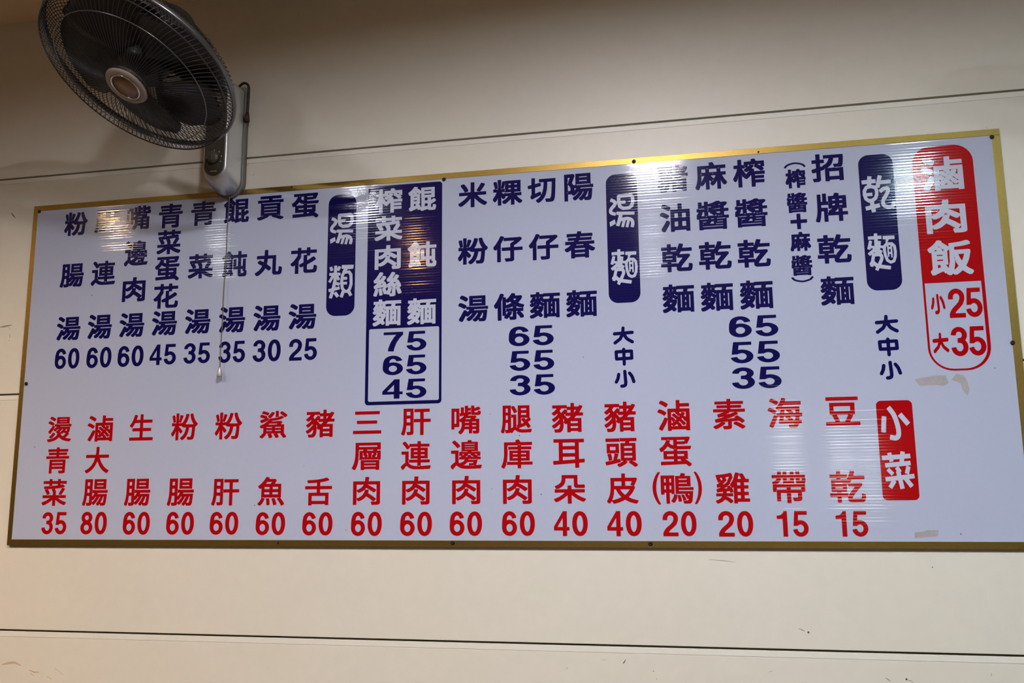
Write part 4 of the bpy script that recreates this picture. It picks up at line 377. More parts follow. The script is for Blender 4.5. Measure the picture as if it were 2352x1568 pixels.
    ('slim', '鯊'): [[975,32,910,6,866,8,804,92,775,125,771,135,771,166,762,172,652,170,652,163,671,135,707,70,707,35,695,24,632,6,596,6,586,13,562,66,518,135,517,166,512,171,430,170,430,159,460,94,468,66,467,25,445,14,396,3,353,3,346,6,322,77,296,135,295,166,290,171,237,170,237,124,200,80,114,0,75,0,15,34,6,46,8,78,57,116,87,146,132,201,133,377,131,381,124,381,85,365,47,365,0,422,0,456,8,464,68,490,152,534,207,570,253,608,281,622,298,642,297,646,286,647,244,621,89,562,42,563,11,622,11,661,29,671,152,710,167,718,174,713,181,718,188,713,193,718,188,723,181,718,174,726,167,722,89,750,7,773,3,780,3,811,26,864,33,868,71,868,128,854,145,845,216,824,248,819,258,813,263,804,263,773,256,756,258,749,307,750,312,746,313,725,318,714,357,716,367,713,410,727,491,734,586,751,618,747,667,759,667,766,663,768,607,768,586,761,575,762,571,766,570,987,575,998,677,999,685,994,688,780,713,783,776,809,811,809,840,793,878,782,878,792,854,813,838,818,733,897,733,935,787,978,818,978,829,974,904,925,980,865,999,846,999,808,942,759,906,759,887,777,878,778,876,749,869,739,797,700,741,679,625,651,533,644,434,630,429,625,434,616,551,616,625,623,773,627,817,594,820,587,819,556,783,516,782,508,787,503,885,502,893,497,894,180,974,77,979,63,979,39],[358,177,353,182,329,182,323,173,325,169,339,168,357,173],[573,177,568,182,551,182,545,173,551,168,572,173],[820,177,811,182,803,177,811,172],[394,180,385,185,374,184,373,180,381,175,392,176],[601,180,596,185,589,184,588,180,593,175,600,176],[450,270,450,291,445,296,258,296,249,291,249,270,255,265,441,265],[563,291,563,270,568,265,766,265,774,270,774,291,769,296,572,296],[450,384,450,408,445,413,258,413,249,408,249,384,255,379,441,378],[563,408,563,384,568,379,766,378,774,384,774,408,769,413,572,413],[320,504,329,499,607,499,625,509,640,528,632,534,357,534,329,516],[322,699,316,694,318,666,336,666,337,673,328,684,326,697],[533,937,534,901,492,835,433,766,392,731,353,731,293,779,293,816,325,840,373,887,422,956,470,958,522,943],[66,939,102,994,142,996,219,974,329,936,334,928,334,901,300,840,293,837,262,837,248,841,230,853,174,874,75,900,66,911]],
    ('slim', '魚'): [[997,37,928,3,894,3,885,8,853,63,804,133,734,218,733,249,736,256,755,267,779,269,797,276,797,284,790,285,772,285,748,278,627,279,606,285,554,279,420,279,392,285,340,279,250,278,226,285,170,285,166,284,167,276,222,261,250,264,262,253,262,222,254,201,198,100,165,56,108,0,70,0,1,41,0,77,46,117,80,158,113,208,141,270,131,287,131,594,129,598,122,598,101,585,62,587,35,619,7,646,7,680,105,754,172,818,253,917,304,997,347,999,423,981,428,973,428,935,433,930,641,930,691,901,698,890,697,856,644,770,644,759,873,758,880,754,881,287,876,279,859,277,857,270,932,181,988,101,999,77],[343,14,338,22,338,77,331,139,318,211,318,249,326,254,381,254,392,251,413,260,430,260,438,242,456,139,459,108,458,28,447,21,420,16],[536,253,554,258,596,258,624,268,638,264,676,184,708,101,715,73,715,39,711,32,638,13,606,13,599,17,555,146,529,208,529,242],[805,284,814,278,822,284,814,289],[250,390,437,390,437,466,250,467],[557,390,759,390,759,466,558,467],[250,573,437,573,437,649,250,650],[557,573,759,573,759,649,558,650],[300,763,309,758,468,759,484,770,518,818,509,823,350,822]],
    ('slim', '豬'): [[980,891,981,855,939,775,878,675,883,670,995,668,999,661,998,564,990,559,789,558,774,546,739,508,725,487,730,482,935,482,943,477,944,19,940,9,831,8,826,16,825,36,820,41,609,42,601,40,600,9,595,1,491,1,486,9,484,286,473,287,463,281,425,282,395,317,380,329,375,324,375,227,368,165,349,95,326,54,294,22,255,3,234,0,109,0,88,7,86,29,73,71,74,109,85,114,179,111,213,125,232,147,242,175,257,245,257,272,255,277,247,276,176,210,142,182,81,143,45,144,1,206,0,238,3,245,75,289,123,326,194,397,221,432,239,463,235,484,226,484,147,406,85,361,52,362,28,397,4,421,3,453,7,460,59,494,113,538,153,578,184,619,176,637,168,637,95,577,61,576,1,633,2,669,75,725,125,775,152,813,147,819,18,820,14,831,14,921,18,928,473,930,482,921,484,872,595,871,600,876,602,995,609,999,706,999,715,990,716,872,848,872,869,908,879,916,914,915],[600,203,600,151,605,146,817,146,825,151,825,203,820,208,609,208],[600,369,600,317,605,312,817,312,825,317,825,369,820,374,609,375],[376,348,377,362,366,363,369,349],[356,460,357,435,364,425,368,380,369,376,376,375,394,389,395,401,363,460],[603,553,595,558,439,558,434,553,483,484,491,482,519,482,532,486,578,524],[432,627,421,624,396,595,409,574,425,562,434,571],[474,817,314,818,306,813,258,741,258,730,296,668,303,667,401,783,435,783,463,764,473,764],[599,671,598,758,483,758,483,751,498,738,500,730,499,699,483,678,484,671],[713,671,723,673,727,683,773,744,775,758,716,758]],
    ('slim', '舌'): [[133,0,127,11,128,452,136,457,434,459,436,577,427,582,5,583,0,591,1,692,12,697,430,697,436,702,436,810,434,814,420,815,310,805,101,799,96,803,78,865,80,905,87,909,278,916,466,933,643,961,717,979,778,999,818,997,887,940,887,902,813,875,742,858,562,828,561,699,994,696,999,688,998,588,987,582,565,582,560,577,560,463,569,457,866,457,877,454,877,13,870,10,756,10,751,18,751,43,746,48,264,48,255,43,255,8,250,0],[256,164,749,164,750,341,257,342]],
    ('slim', '三'): [[0,11,0,137,9,147,986,148,995,145,999,137,999,11,990,0,13,0,4,2],[132,453,132,575,141,586,839,586,848,584,852,575,852,453,843,443,145,443,136,445],[62,866,62,988,72,999,927,999,936,997,940,988,940,866,931,856,75,856,66,858]],
    ('slim', '層'): [[997,995,998,738,986,733,885,736,881,735,872,705,882,700,990,704,999,695,999,381,993,373,960,372,954,366,954,13,950,2,833,1,828,9,826,31,818,33,438,33,432,27,431,5,423,0,314,0,307,4,305,366,299,372,258,373,253,381,253,399,260,425,260,665,257,691,266,700,389,701,383,731,378,736,239,735,234,673,234,527,227,458,230,385,223,326,208,246,185,159,159,89,118,13,109,7,72,8,1,51,0,93,35,162,73,272,85,319,103,436,111,520,111,592,115,603,115,986,119,997,986,999],[425,159,425,133,430,128,826,128,835,133,835,159,829,164,434,164],[425,268,425,250,430,244,826,244,835,250,835,268,829,273,434,273],[935,374,926,379,333,379,324,374,329,363,337,361,923,361,931,363],[505,608,507,592,539,549,551,516,550,487,531,474,530,465,564,464,566,516,559,545,557,607],[684,463,707,465,707,472,694,483,691,509,698,527,737,585,744,600,743,608,687,607,686,534,678,505,678,468],[441,472,442,479,431,498,384,560,388,596,404,607,404,614,370,615,369,578,376,552,377,472],[807,472,871,472,872,552,880,582,878,615,840,614,840,607,852,600,859,560,806,483],[741,731,732,736,531,736,522,731,536,705,549,700,714,700,730,713],[242,884,242,848,247,842,863,842,872,848,872,884,867,889,251,890]],
    ('slim', '肉'): [[2,7,0,834,4,845,427,846,433,852,440,897,450,995,458,999,576,999,586,997,590,990,590,938,578,859,580,848,985,846,997,842,999,75,986,43,966,24,934,11,887,3,702,0,693,5,669,78,669,113,675,120,741,121,757,118,773,121,848,121,859,126,864,133,865,508,869,525,865,539,864,727,572,728,557,732,548,730,549,719,580,707,702,641,849,550,853,543,850,525,853,515,849,505,794,449,753,447,616,537,498,603,485,602,446,558,446,550,580,547,582,508,559,428,560,421,704,331,832,239,846,224,844,191,777,133,738,133,652,199,494,305,460,269,385,206,325,171,242,136,226,132,191,133,161,168,144,183,136,183,132,7,120,3,10,3],[128,199,136,199,141,203,141,213,136,218,127,217],[435,536,419,533,393,512,328,473,234,434,195,434,169,467,145,487,135,487,136,237,148,237,214,261,275,293,323,328,365,373,408,442,432,505],[140,501,140,515,128,516,128,503],[388,727,136,727,135,536,148,535,203,556,293,607,348,659,373,692,388,720]],
    ('slim', '連'): [[975,29,967,24,930,21,771,17,761,14,471,14,430,17,373,28,336,39,282,67,194,132,174,117,155,95,91,2,59,0,52,3,4,71,0,81,0,109,17,133,86,205,148,248,148,526,143,531,21,532,17,543,17,637,21,643,251,645,262,641,265,359,356,357,370,354,548,354,555,355,557,362,557,387,552,392,373,392,336,389,329,392,327,401,328,765,339,770,370,767,552,767,557,772,556,800,366,801,353,798,302,798,297,793,296,765,283,751,235,715,201,715,127,822,58,907,57,942,61,949,116,988,150,988,221,905,275,829,280,834,277,848,277,897,282,905,552,907,554,990,562,999,665,997,668,990,668,911,673,906,951,904,955,897,955,810,950,799,666,800,665,772,670,767,859,767,889,770,900,765,901,401,899,392,893,389,856,392,670,392,665,387,665,362,666,356,673,354,964,356,969,349,968,255,960,250,670,248,668,140,673,132,727,132,737,135,883,142,930,149,994,148,999,140,999,113],[571,127,572,123,589,118,640,118,648,130,636,139,589,139,575,134],[263,245,264,231,277,217,326,181,366,160,407,146,461,135,552,130,552,248,272,250],[262,267,269,272,273,290,273,324,268,336,262,340,258,338,253,317,253,286,258,269],[553,494,553,526,548,531,444,531,439,526,439,494,444,489,548,489],[668,494,673,489,785,489,790,494,790,526,785,531,673,531,668,526],[553,633,553,664,548,669,444,669,439,664,439,633,444,628,548,628],[668,633,673,628,785,628,790,633,790,664,785,669,673,669,668,664]],
    ('slim', '嘴'): [[2,904,13,908,268,907,273,899,273,739,279,734,314,740,320,746,320,934,329,943,422,943,429,939,428,760,437,754,459,760,460,906,456,920,456,987,462,998,564,997,568,990,568,924,573,919,667,920,669,990,677,999,776,997,780,990,780,917,785,912,825,923,893,953,929,954,936,950,980,903,981,871,978,864,907,832,785,799,781,795,780,777,787,763,803,758,875,759,887,767,896,812,904,817,940,816,994,795,999,788,995,725,984,693,966,672,940,660,810,660,782,667,713,663,690,676,685,683,674,684,595,677,577,673,575,665,575,651,580,646,710,649,749,642,807,649,836,628,844,620,845,613,844,581,807,541,807,532,936,531,944,525,945,67,931,39,904,21,868,13,746,14,738,22,727,57,720,113,728,118,818,115,829,123,830,165,825,170,713,170,708,165,708,106,701,88,708,57,706,28,699,24,598,24,593,32,592,169,451,170,447,169,420,102,385,50,332,0,292,1,238,53,237,85,270,116,305,162,333,228,349,298,348,413,343,419,309,420,275,464,270,459,273,448,271,255,264,251,110,251,104,246,104,179,100,172,4,172,0,183],[596,270,596,298,591,303,465,303,460,298,460,270,465,265,591,265],[704,298,704,270,710,265,828,265,834,270,834,298,828,303,710,303],[110,370,160,370,165,375,165,784,160,793,110,793,104,788,104,378],[596,403,596,427,591,433,465,433,460,427,460,403,465,398,591,398],[704,427,704,403,710,398,828,398,834,403,834,427,828,433,710,433],[661,553,656,558,509,558,478,529,483,524,627,524,652,541],[423,644,404,646,322,632,275,631,274,529,286,528,355,574,420,634],[268,709,262,704,262,665,271,653,279,662,280,672,275,707],[674,765,669,760,669,732,673,718,677,716,682,718,683,728,679,760],[671,823,570,819,569,781,577,779,634,789,670,787],[670,894,665,889,665,850,674,845,679,850,679,889]],
    ('slim', '邊'): [[876,935,880,924,880,605,885,600,950,600,957,595,958,463,957,455,950,451,875,453,873,428,878,423,965,425,968,418,968,342,960,333,864,331,863,290,855,245,839,186,819,144,824,139,855,139,943,149,995,147,999,140,999,106,977,28,950,21,804,17,793,14,671,14,658,10,515,10,423,17,379,25,331,39,267,74,200,127,189,128,155,97,90,3,80,0,56,0,49,3,1,71,0,109,24,144,80,201,145,248,146,526,141,531,17,532,14,539,15,641,25,645,250,645,260,641,262,588,255,567,255,480,258,467,255,359,260,351,267,351,275,362,274,419,280,423,335,423,340,428,338,453,284,454,276,460,279,567,272,591,280,600,345,600,350,605,350,924,354,935,535,937,543,945,561,994,573,999,617,999,671,991,680,980,676,942,681,937],[764,123,759,131,749,132,739,128,675,128,670,120,671,116,681,115,692,118,759,118],[656,123,647,128,627,128,622,123,630,118,651,118],[730,238,722,243,549,242,501,191,471,167,437,148,436,140,450,135,522,128,593,128,598,134,588,165,588,199,592,206,651,208,698,205,722,215],[421,140,416,146,409,144,408,140,413,135,420,137],[454,331,263,335,262,234,266,224,284,212,372,244,411,269,438,297,454,321],[846,335,844,339,827,343,579,343,572,342,571,331,576,323,824,323,841,327],[480,421,545,424,542,460,535,460,498,434,481,429],[740,421,739,429,719,438,668,471,654,475,646,487,644,519,562,519,562,483,573,482,600,489,634,488,642,484,644,476,652,473,653,463,675,424],[776,519,776,512,780,507,804,499,844,473,852,473,851,516],[444,519,379,516,378,484,389,483,426,506,438,508,444,512],[547,598,540,609,532,610,375,610,367,598,375,593,539,593],[670,605,671,598,681,593,855,593,863,598,855,610,678,610],[771,689,770,695,763,697,464,697,457,696,455,689,457,682,464,680,763,680,770,681],[52,945,110,988,141,989,151,984,238,897,297,829,309,810,308,779,253,733,243,729,212,729,139,817,53,909],[771,772,770,779,763,780,464,780,457,779,455,772,457,765,464,763,763,763,770,764],[775,852,774,862,766,864,460,864,454,862,452,855,453,845,460,843,766,843,773,844]],
    ('slim', '腿'): [[62,997,324,999,332,994,335,953,341,953,396,977,430,976,444,957,489,878,526,794,526,755,518,746,464,717,433,717,426,720,383,820,347,889,341,907,339,928,335,933,328,933,326,910,333,881,333,671,338,666,498,666,505,660,506,280,508,272,515,271,536,291,550,341,551,986,562,992,931,990,934,979,935,544,971,497,972,465,960,448,885,389,884,381,954,269,962,251,961,218,909,178,872,178,821,260,804,278,800,276,795,258,773,246,661,205,610,183,588,168,593,159,634,145,685,133,725,130,861,133,957,144,994,143,999,135,999,99,980,25,974,21,933,17,851,17,841,14,685,14,647,17,593,29,566,40,522,65,474,103,454,115,425,88,375,10,365,3,335,4,314,24,270,6,240,3,158,4,154,8,134,81,135,102,127,108,120,95,121,77,104,19,93,0,59,0,5,32,0,41,0,73,19,139,34,207,44,276,54,392,54,454,58,468,58,986],[223,372,157,370,153,284,133,139,134,124,219,122,227,128,228,363],[338,177,392,220,397,229,398,548,392,557,338,557,333,552,333,186],[508,260,500,247,501,215,525,196,532,196,533,204,517,229,516,247],[661,465,660,338,671,337,742,363,742,372,697,432,671,463],[740,548,705,550,658,545,652,490,657,476,665,476,669,490,667,508,675,517,702,534,739,540],[872,541,770,543,761,537,770,521,799,486,810,481,822,486,868,528],[226,635,164,635,161,486,226,486],[328,579,333,588,333,639,328,644,323,635,323,584],[659,707,659,657,664,651,817,651,826,657,826,707,821,713,668,713],[165,747,226,747,226,885,164,885],[659,878,659,827,664,822,817,822,826,827,826,878,821,883,668,883]],
    ('slim', '庫'): [[1,45,0,81,26,133,50,202,64,258,85,404,89,463,89,897,93,907,463,909,467,910,467,921,454,942,454,969,458,976,525,999,559,999,573,992,621,914,628,909,977,909,987,905,989,806,983,798,638,796,637,758,642,753,959,752,964,744,965,661,963,652,956,648,884,648,870,652,635,650,634,622,639,617,866,617,897,621,908,617,909,275,908,267,901,263,863,266,639,266,634,261,634,237,635,230,642,228,994,231,999,220,999,133,995,126,642,124,637,119,635,6,628,3,532,3,523,11,521,123,184,125,178,133,178,150,185,168,185,206,177,218,169,206,162,178,165,150,150,102,102,1,66,0],[525,230,527,261,521,266,308,266,273,263,263,267,261,608,263,617,270,621,304,617,521,617,527,622,525,650,301,652,287,648,228,648,222,652,220,661,227,681,227,720,220,733,221,747,225,752,518,753,523,758,522,796,208,796,206,737,199,720,199,678,206,664,206,459,203,449,199,348,185,254,187,233,290,232,304,228],[523,362,523,393,518,398,377,398,372,393,372,362,377,357,518,357],[637,362,646,357,790,357,795,362,795,393,787,398,642,398,637,393],[523,494,523,522,518,527,377,527,372,522,372,494,377,489,518,489],[637,522,637,494,642,489,787,489,795,494,795,522,790,527,646,527],[613,806,604,812,553,811,548,806,556,801,608,801]],
    ('slim', '耳'): [[19,995,30,999,984,997,988,986,988,882,984,875,827,873,822,868,822,309,823,302,831,300,958,311,995,309,999,302,999,209,994,189,972,181,848,174,823,168,822,9,813,0,703,0,696,4,694,153,689,159,197,126,87,115,15,116,7,135,0,190,0,235,5,244,12,248,179,255,184,264,184,868,179,873,22,875,18,882],[694,379,685,385,317,385,312,379,312,272,317,266,363,266,374,270,689,289,694,294],[694,516,694,627,689,633,321,633,312,627,312,516,317,511,685,511],[694,760,694,868,689,873,321,873,312,868,312,760,317,755,685,755]],
    ('slim', '朵'): [[998,135,942,66,907,65,893,69,786,123,744,148,645,221,563,295,558,286,557,5,549,0,435,1,430,9,430,282,424,287,332,203,192,105,102,58,60,58,51,63,23,102,0,128,1,165,109,213,161,242,270,318,332,376,331,383,327,385,32,385,24,394,24,498,32,503,74,504,79,509,63,539,31,577,31,613,150,677,201,725,214,743,231,779,246,836,249,872,249,991,253,998,744,999,749,987,749,696,757,671,779,662,883,662,924,669,959,668,968,656,975,595,974,556,966,548,945,543,713,543,688,548,667,558,646,581,631,620,630,876,376,877,371,872,367,782,359,743,325,664,313,648,268,597,230,566,164,526,129,514,102,513,94,509,95,500,102,496,122,496,161,503,428,505,430,624,434,631,442,633,549,633,556,629,558,509,563,504,966,503,971,491,971,394,966,386,667,385,659,379,694,343,799,267,900,213,995,174,999,167]],
    ('slim', '頭'): [[980,995,982,891,978,884,769,882,765,880,750,829,755,824,939,824,947,819,948,217,939,208,871,208,844,215,836,210,842,202,864,196,893,177,958,126,996,89,999,82,999,49,994,40,939,1,909,0,897,5,838,60,727,144,727,180,752,200,776,205,776,213,769,215,745,208,667,208,646,215,636,214,636,205,660,200,680,185,680,146,637,107,575,63,482,12,452,0,418,1,367,55,366,93,380,105,421,123,435,125,462,139,469,148,554,202,555,210,551,211,476,206,473,166,462,158,445,159,373,136,70,62,26,62,19,66,0,137,2,178,15,186,97,201,109,210,92,326,68,414,69,454,90,465,104,459,128,467,152,468,157,476,148,481,97,481,83,474,53,474,45,479,46,805,56,809,421,809,431,805,433,483,428,475,404,472,406,417,368,268,373,263,418,273,462,272,467,264,464,228,472,222,483,231,484,239,477,264,478,819,486,824,619,825,631,873,626,882,469,882,452,871,22,871,14,880,14,983,17,990,442,992,459,999,970,999],[126,210,131,204,152,204,196,215,201,221,194,228,186,230,135,218],[213,223,234,227,245,235,246,264,262,323,286,450,286,468,281,474,179,474,174,468,190,417,208,334,215,246,208,228],[590,377,590,323,595,317,827,317,835,323,835,377,830,383,598,383],[310,479,315,474,353,470,377,463,385,472,380,481,343,485,315,485],[590,545,590,490,595,485,827,485,835,490,835,545,830,550,598,551],[151,585,322,585,323,698,152,699],[590,713,590,658,595,653,827,653,835,658,835,713,830,718,598,718],[452,962,447,957,447,917,455,912,460,917,460,957]],
    ('slim', '皮'): [[0,57,0,99,29,144,64,217,84,279,106,380,120,522,120,845,124,855,466,857,471,862,473,995,480,999,580,999,588,997,592,990,594,858,849,857,863,860,911,860,966,842,968,806,957,775,909,661,878,598,869,588,870,580,892,567,896,560,896,522,881,484,836,394,797,333,696,217,701,209,794,167,890,136,994,111,999,102,998,71,950,2,901,0,759,39,690,67,577,128,566,127,535,108,425,56,335,25,253,3,211,3,204,7,153,86,108,18,94,7,63,8],[242,475,237,470,234,446,234,408,220,300,195,196,169,127,169,120,173,118,235,133,346,167,415,195,453,214,458,220,399,286,348,356,284,473],[725,473,439,475,430,470,438,453,489,380,549,316,577,295,601,312,661,373,712,442,726,467],[593,737,594,591,777,590,790,583,822,588,821,595,797,603,773,601,761,612,762,650,795,720,797,738],[242,591,470,591,470,737,242,738]],
    ('slim', '蛋'): [[36,46,31,105,31,156,36,164,432,172,444,181,444,235,439,240,133,240,122,245,120,512,109,513,75,489,38,490,1,566,0,602,11,616,45,638,99,682,140,730,190,807,218,882,213,887,70,889,66,900,66,986,70,994,848,995,862,999,911,999,952,987,963,981,964,936,932,861,881,760,841,758,813,765,808,760,807,745,800,740,567,740,562,735,562,699,564,691,578,686,994,685,999,677,999,645,973,575,963,571,567,571,562,566,562,530,567,521,876,521,886,517,887,245,879,240,827,240,813,244,809,238,902,170,994,92,995,51,970,24,942,0,904,0,839,58,813,75,536,64,526,60,453,60,442,57,369,57,359,53,283,53,272,50,196,49,186,46,106,46,95,42,43,42],[676,184,678,177,689,177,689,185],[674,181,673,188,656,202,654,239,563,238,564,180],[444,353,444,407,439,413,245,413,236,407,236,353,241,348,435,348],[562,407,562,353,567,348,758,348,767,353,767,407,761,413,571,413],[133,522,439,521,444,526,444,580,439,585,401,593,362,608,321,629,265,672,253,663,191,584,135,533],[522,576,532,576,533,587,522,588],[506,584,498,589,477,589,472,584,480,578,501,578],[442,713,443,886,338,886,340,839,323,785,352,754,376,737,404,723],[805,882,796,888,567,887,562,882,562,846,571,841,779,841,790,850],[246,893,251,888,307,880,315,882,319,889,314,895,286,898,251,898]],
    ('slim', '鴨'): [[5,925,416,926,426,922,428,890,421,872,418,310,426,305,494,294,508,278,544,284,587,284,596,279,603,262,607,220,617,199,625,140,631,130,631,82,628,75,587,63,541,63,533,68,524,137,511,203,514,234,509,258,505,260,501,258,496,241,495,199,474,137,442,75,421,47,405,32,373,31,316,62,310,71,311,106,352,165,367,196,392,265,400,307,394,312,326,313,321,321,319,356,273,357,268,349,267,5,255,0,166,0,159,4,156,356,108,356,107,307,102,299,9,298,0,307,0,914],[630,999,673,999,749,983,753,977,753,949,736,914,737,907,905,905,913,900,913,567,909,557,894,555,869,562,558,562,551,561,549,553,550,536,555,531,876,531,901,538,990,538,998,532,999,446,990,437,962,437,937,444,558,444,550,439,550,415,555,409,933,409,962,416,979,412,981,359,970,224,952,95,941,61,926,35,906,16,883,4,862,0,715,0,693,9,674,71,674,95,661,130,659,154,640,203,631,238,618,258,617,279,625,290,637,294,698,297,745,210,754,182,766,161,767,123,758,113,757,106,808,105,823,116,835,151,830,156,797,157,789,165,781,193,732,272,732,300,744,310,744,318,480,316,451,319,446,324,446,869,439,886,440,900,448,905,587,906,595,918,618,987],[750,106,744,114,730,114,701,110,699,102,705,97,744,101],[822,314,822,304,844,274,856,272,860,279,859,314],[109,470,156,470,155,588,108,588],[319,470,320,588,269,588,269,470],[553,682,553,657,558,652,790,652,799,657,799,682,794,687,562,687],[109,699,156,699,155,817,108,817],[319,699,320,817,269,817,269,699],[553,810,553,782,558,777,790,777,799,782,799,810,794,815,562,815]],
    ('slim', '素'): [[3,64,0,71,0,99,7,109,146,174,214,218,228,223,240,234,235,239,221,239,199,232,171,232,118,222,76,223,71,227,53,290,55,329,192,367,245,375,315,404,315,408,305,409,256,406,189,389,157,389,134,449,135,491,139,495,214,518,270,544,305,552,323,560,324,564,319,569,302,569,266,562,12,563,7,571,9,662,19,666,432,663,441,668,441,692,436,697,124,695,120,702,120,782,125,793,436,791,441,796,441,817,432,822,65,819,60,831,60,911,64,917,432,919,438,924,438,990,442,997,545,999,554,997,558,990,558,924,563,919,937,919,948,915,950,827,944,819,563,822,554,817,554,796,560,791,881,793,886,782,886,702,881,695,560,697,554,692,554,668,563,663,994,665,999,657,997,566,990,562,743,561,745,550,772,525,773,491,769,484,729,462,704,457,662,431,556,382,503,366,492,367,461,354,432,350,427,345,432,340,454,340,468,347,528,350,545,357,662,361,667,366,664,404,668,414,718,438,729,450,757,451,868,376,927,329,967,290,971,283,971,255,967,244,909,205,874,205,835,243,808,265,796,270,782,267,711,267,701,270,658,260,605,260,577,255,575,61,567,42,547,22,507,7,432,0,330,1,322,12,297,75,297,106,302,114,443,114,452,120,455,127,455,241,450,250,362,246,355,241,334,250,315,248,315,241,330,236,348,236,355,241,358,234,372,225,374,192,371,186,317,140,245,91,168,46,104,15,62,15],[626,210,676,249,733,249,877,173,981,106,985,99,984,64,920,15,884,15,764,96,632,168,625,179],[307,248,298,253,290,248,298,243],[316,408,317,404,327,402,335,408,327,413],[406,498,411,493,418,494,420,498,415,503,408,502],[667,564,665,568,651,569,616,562,521,562,517,560,514,545,500,535,482,525,432,509,431,505,436,500,461,500,485,510,538,510,556,514,620,544,655,552]],
    ('slim', '雞'): [[997,56,987,52,648,52,643,47,643,9,638,1,537,1,532,9,532,245,539,262,539,300,532,317,531,369,520,370,475,350,433,348,414,390,402,399,332,390,328,383,329,335,444,333,458,330,513,332,518,324,511,297,511,265,518,251,517,238,509,232,357,232,323,239,319,238,318,231,357,214,379,199,455,144,504,102,508,92,508,64,504,57,461,11,423,11,352,75,279,127,271,128,208,66,150,29,80,0,46,0,39,3,0,57,0,95,11,103,67,122,113,147,155,186,179,227,174,232,18,233,13,241,14,328,22,333,94,330,108,333,205,333,209,335,213,349,214,369,212,377,205,378,94,364,70,357,49,358,42,366,27,421,29,461,129,507,148,522,143,527,115,524,87,510,56,511,48,522,37,567,38,612,85,643,113,671,108,676,84,677,76,689,61,741,38,793,36,827,17,886,18,922,25,926,129,933,264,951,357,968,433,989,468,988,479,977,507,928,508,897,498,883,517,866,518,831,491,782,476,744,445,692,436,685,436,678,445,671,447,650,451,648,458,653,479,689,531,789,585,970,596,996,603,999,638,999,686,988,707,978,710,959,714,958,766,971,808,970,839,918,881,834,891,810,893,793,980,791,989,782,989,685,985,678,849,676,843,671,845,584,959,583,967,578,967,480,959,475,845,474,843,383,849,375,964,373,968,366,968,276,966,267,959,264,845,262,843,172,849,163,995,161,999,154],[731,262,644,262,644,164,731,165],[644,376,731,376,731,474,644,473],[534,389,539,394,539,418,532,449,532,512,527,517,513,504,492,503,487,498,514,446,522,421,522,394],[267,484,278,482,302,489,333,489,350,494,351,501,339,522,337,536,330,537,289,505,269,494],[471,515,472,526,457,539,451,555,440,565,433,564,433,552,452,536,463,515],[373,574,363,574,357,566,350,564,350,557,357,556,369,564],[376,574,426,577,429,598,452,630,451,641,433,635,380,584],[644,584,731,584,731,675,644,675],[229,622,250,621,272,630,316,669,354,712,356,748,403,841,406,863,312,846,311,834,335,768,334,727,294,706,276,678,229,631],[147,696,139,696,128,689,125,678,132,677,139,686,146,688],[150,828,149,817,177,751,186,751,198,766,212,768,213,782,195,831,163,832],[703,905,695,893,668,807,668,793,759,792,756,810,711,900],[700,917,707,917,711,924,707,936,699,935]],
    ('slim', '海'): [[33,56,32,93,103,250,175,433,182,437,213,436,245,413,251,413,253,480,257,487,352,489,360,498,371,596,379,624,385,631,384,637,373,635,363,610,346,592,314,590,243,634,239,641,239,669,293,737,336,805,370,875,410,983,418,996,425,999,456,999,515,984,531,976,534,969,534,941,517,893,518,882,522,880,963,880,973,876,975,774,970,766,467,765,455,756,434,714,435,707,442,706,914,706,925,700,926,606,923,596,919,494,924,489,990,489,997,485,999,386,990,377,914,375,906,260,911,255,963,255,970,250,971,155,963,147,893,145,873,72,846,30,813,8,772,0,643,0,612,7,590,75,590,103,594,110,730,108,748,116,755,127,760,141,754,147,316,148,312,155,312,201,343,372,335,377,279,375,277,351,232,229,140,14,133,10,99,11],[595,257,593,267,512,346,508,376,470,377,463,373,448,267,449,256],[646,375,646,368,683,334,721,288,723,256,779,255,786,259,794,337,793,376],[1,624,43,677,85,677,154,642,248,580,257,568,256,536,211,477,172,476,113,520,4,582,0,589],[613,491,611,501,571,541,539,566,536,596,494,596,489,585,480,490],[678,596,680,585,735,526,741,490,796,489,803,493,807,596],[56,927,102,981,144,981,227,939,307,887,319,872,318,833,274,777,238,776,151,838,61,887,56,896]],
    ('slim', '帶'): [[987,883,988,790,985,776,998,762,999,719,987,649,977,628,957,603,958,599,970,596,974,589,974,361,965,352,872,350,871,118,863,100,847,84,812,68,783,63,633,63,626,67,600,128,600,167,608,172,737,172,748,177,749,311,740,317,558,316,553,308,552,5,544,0,434,1,428,9,427,315,259,317,250,311,249,65,237,60,137,60,130,64,128,346,123,352,30,352,22,357,21,586,25,603,8,624,7,656,12,664,80,694,109,714,134,739,150,772,145,777,4,779,0,790,0,878,4,885,169,888,171,990,175,997,184,999,277,999,284,995,286,892,294,886,331,888,332,987,337,995,441,995,446,987,447,888,533,886,542,892,542,987,546,994,651,995,660,987,661,888,705,887,710,892,712,995,719,999,815,999,824,997,828,990,830,888,979,886],[134,373,139,382,139,396,134,401,128,392,129,378],[862,377,867,385,866,396,862,397,856,389,858,378],[428,427,428,484,423,489,148,489,139,484,139,427,145,422,419,422],[553,484,553,427,558,422,844,422,853,427,853,484,847,489,562,489],[938,600,933,605,805,605,794,608,755,605,749,600,755,592,794,587,908,587,937,592],[139,596,148,591,173,598,344,598,366,591,626,591,648,598,733,598,738,603,722,624,710,656,708,776,665,777,660,772,660,617,655,609,644,609,626,615,369,616,344,609,336,610,332,617,332,772,326,777,294,777,283,772,270,723,256,695,221,649,173,609,148,604],[890,776,829,776,828,712,832,705,862,700,881,709,888,730],[541,716,541,776,447,776,448,715],[943,783,944,775,959,772,958,783]],
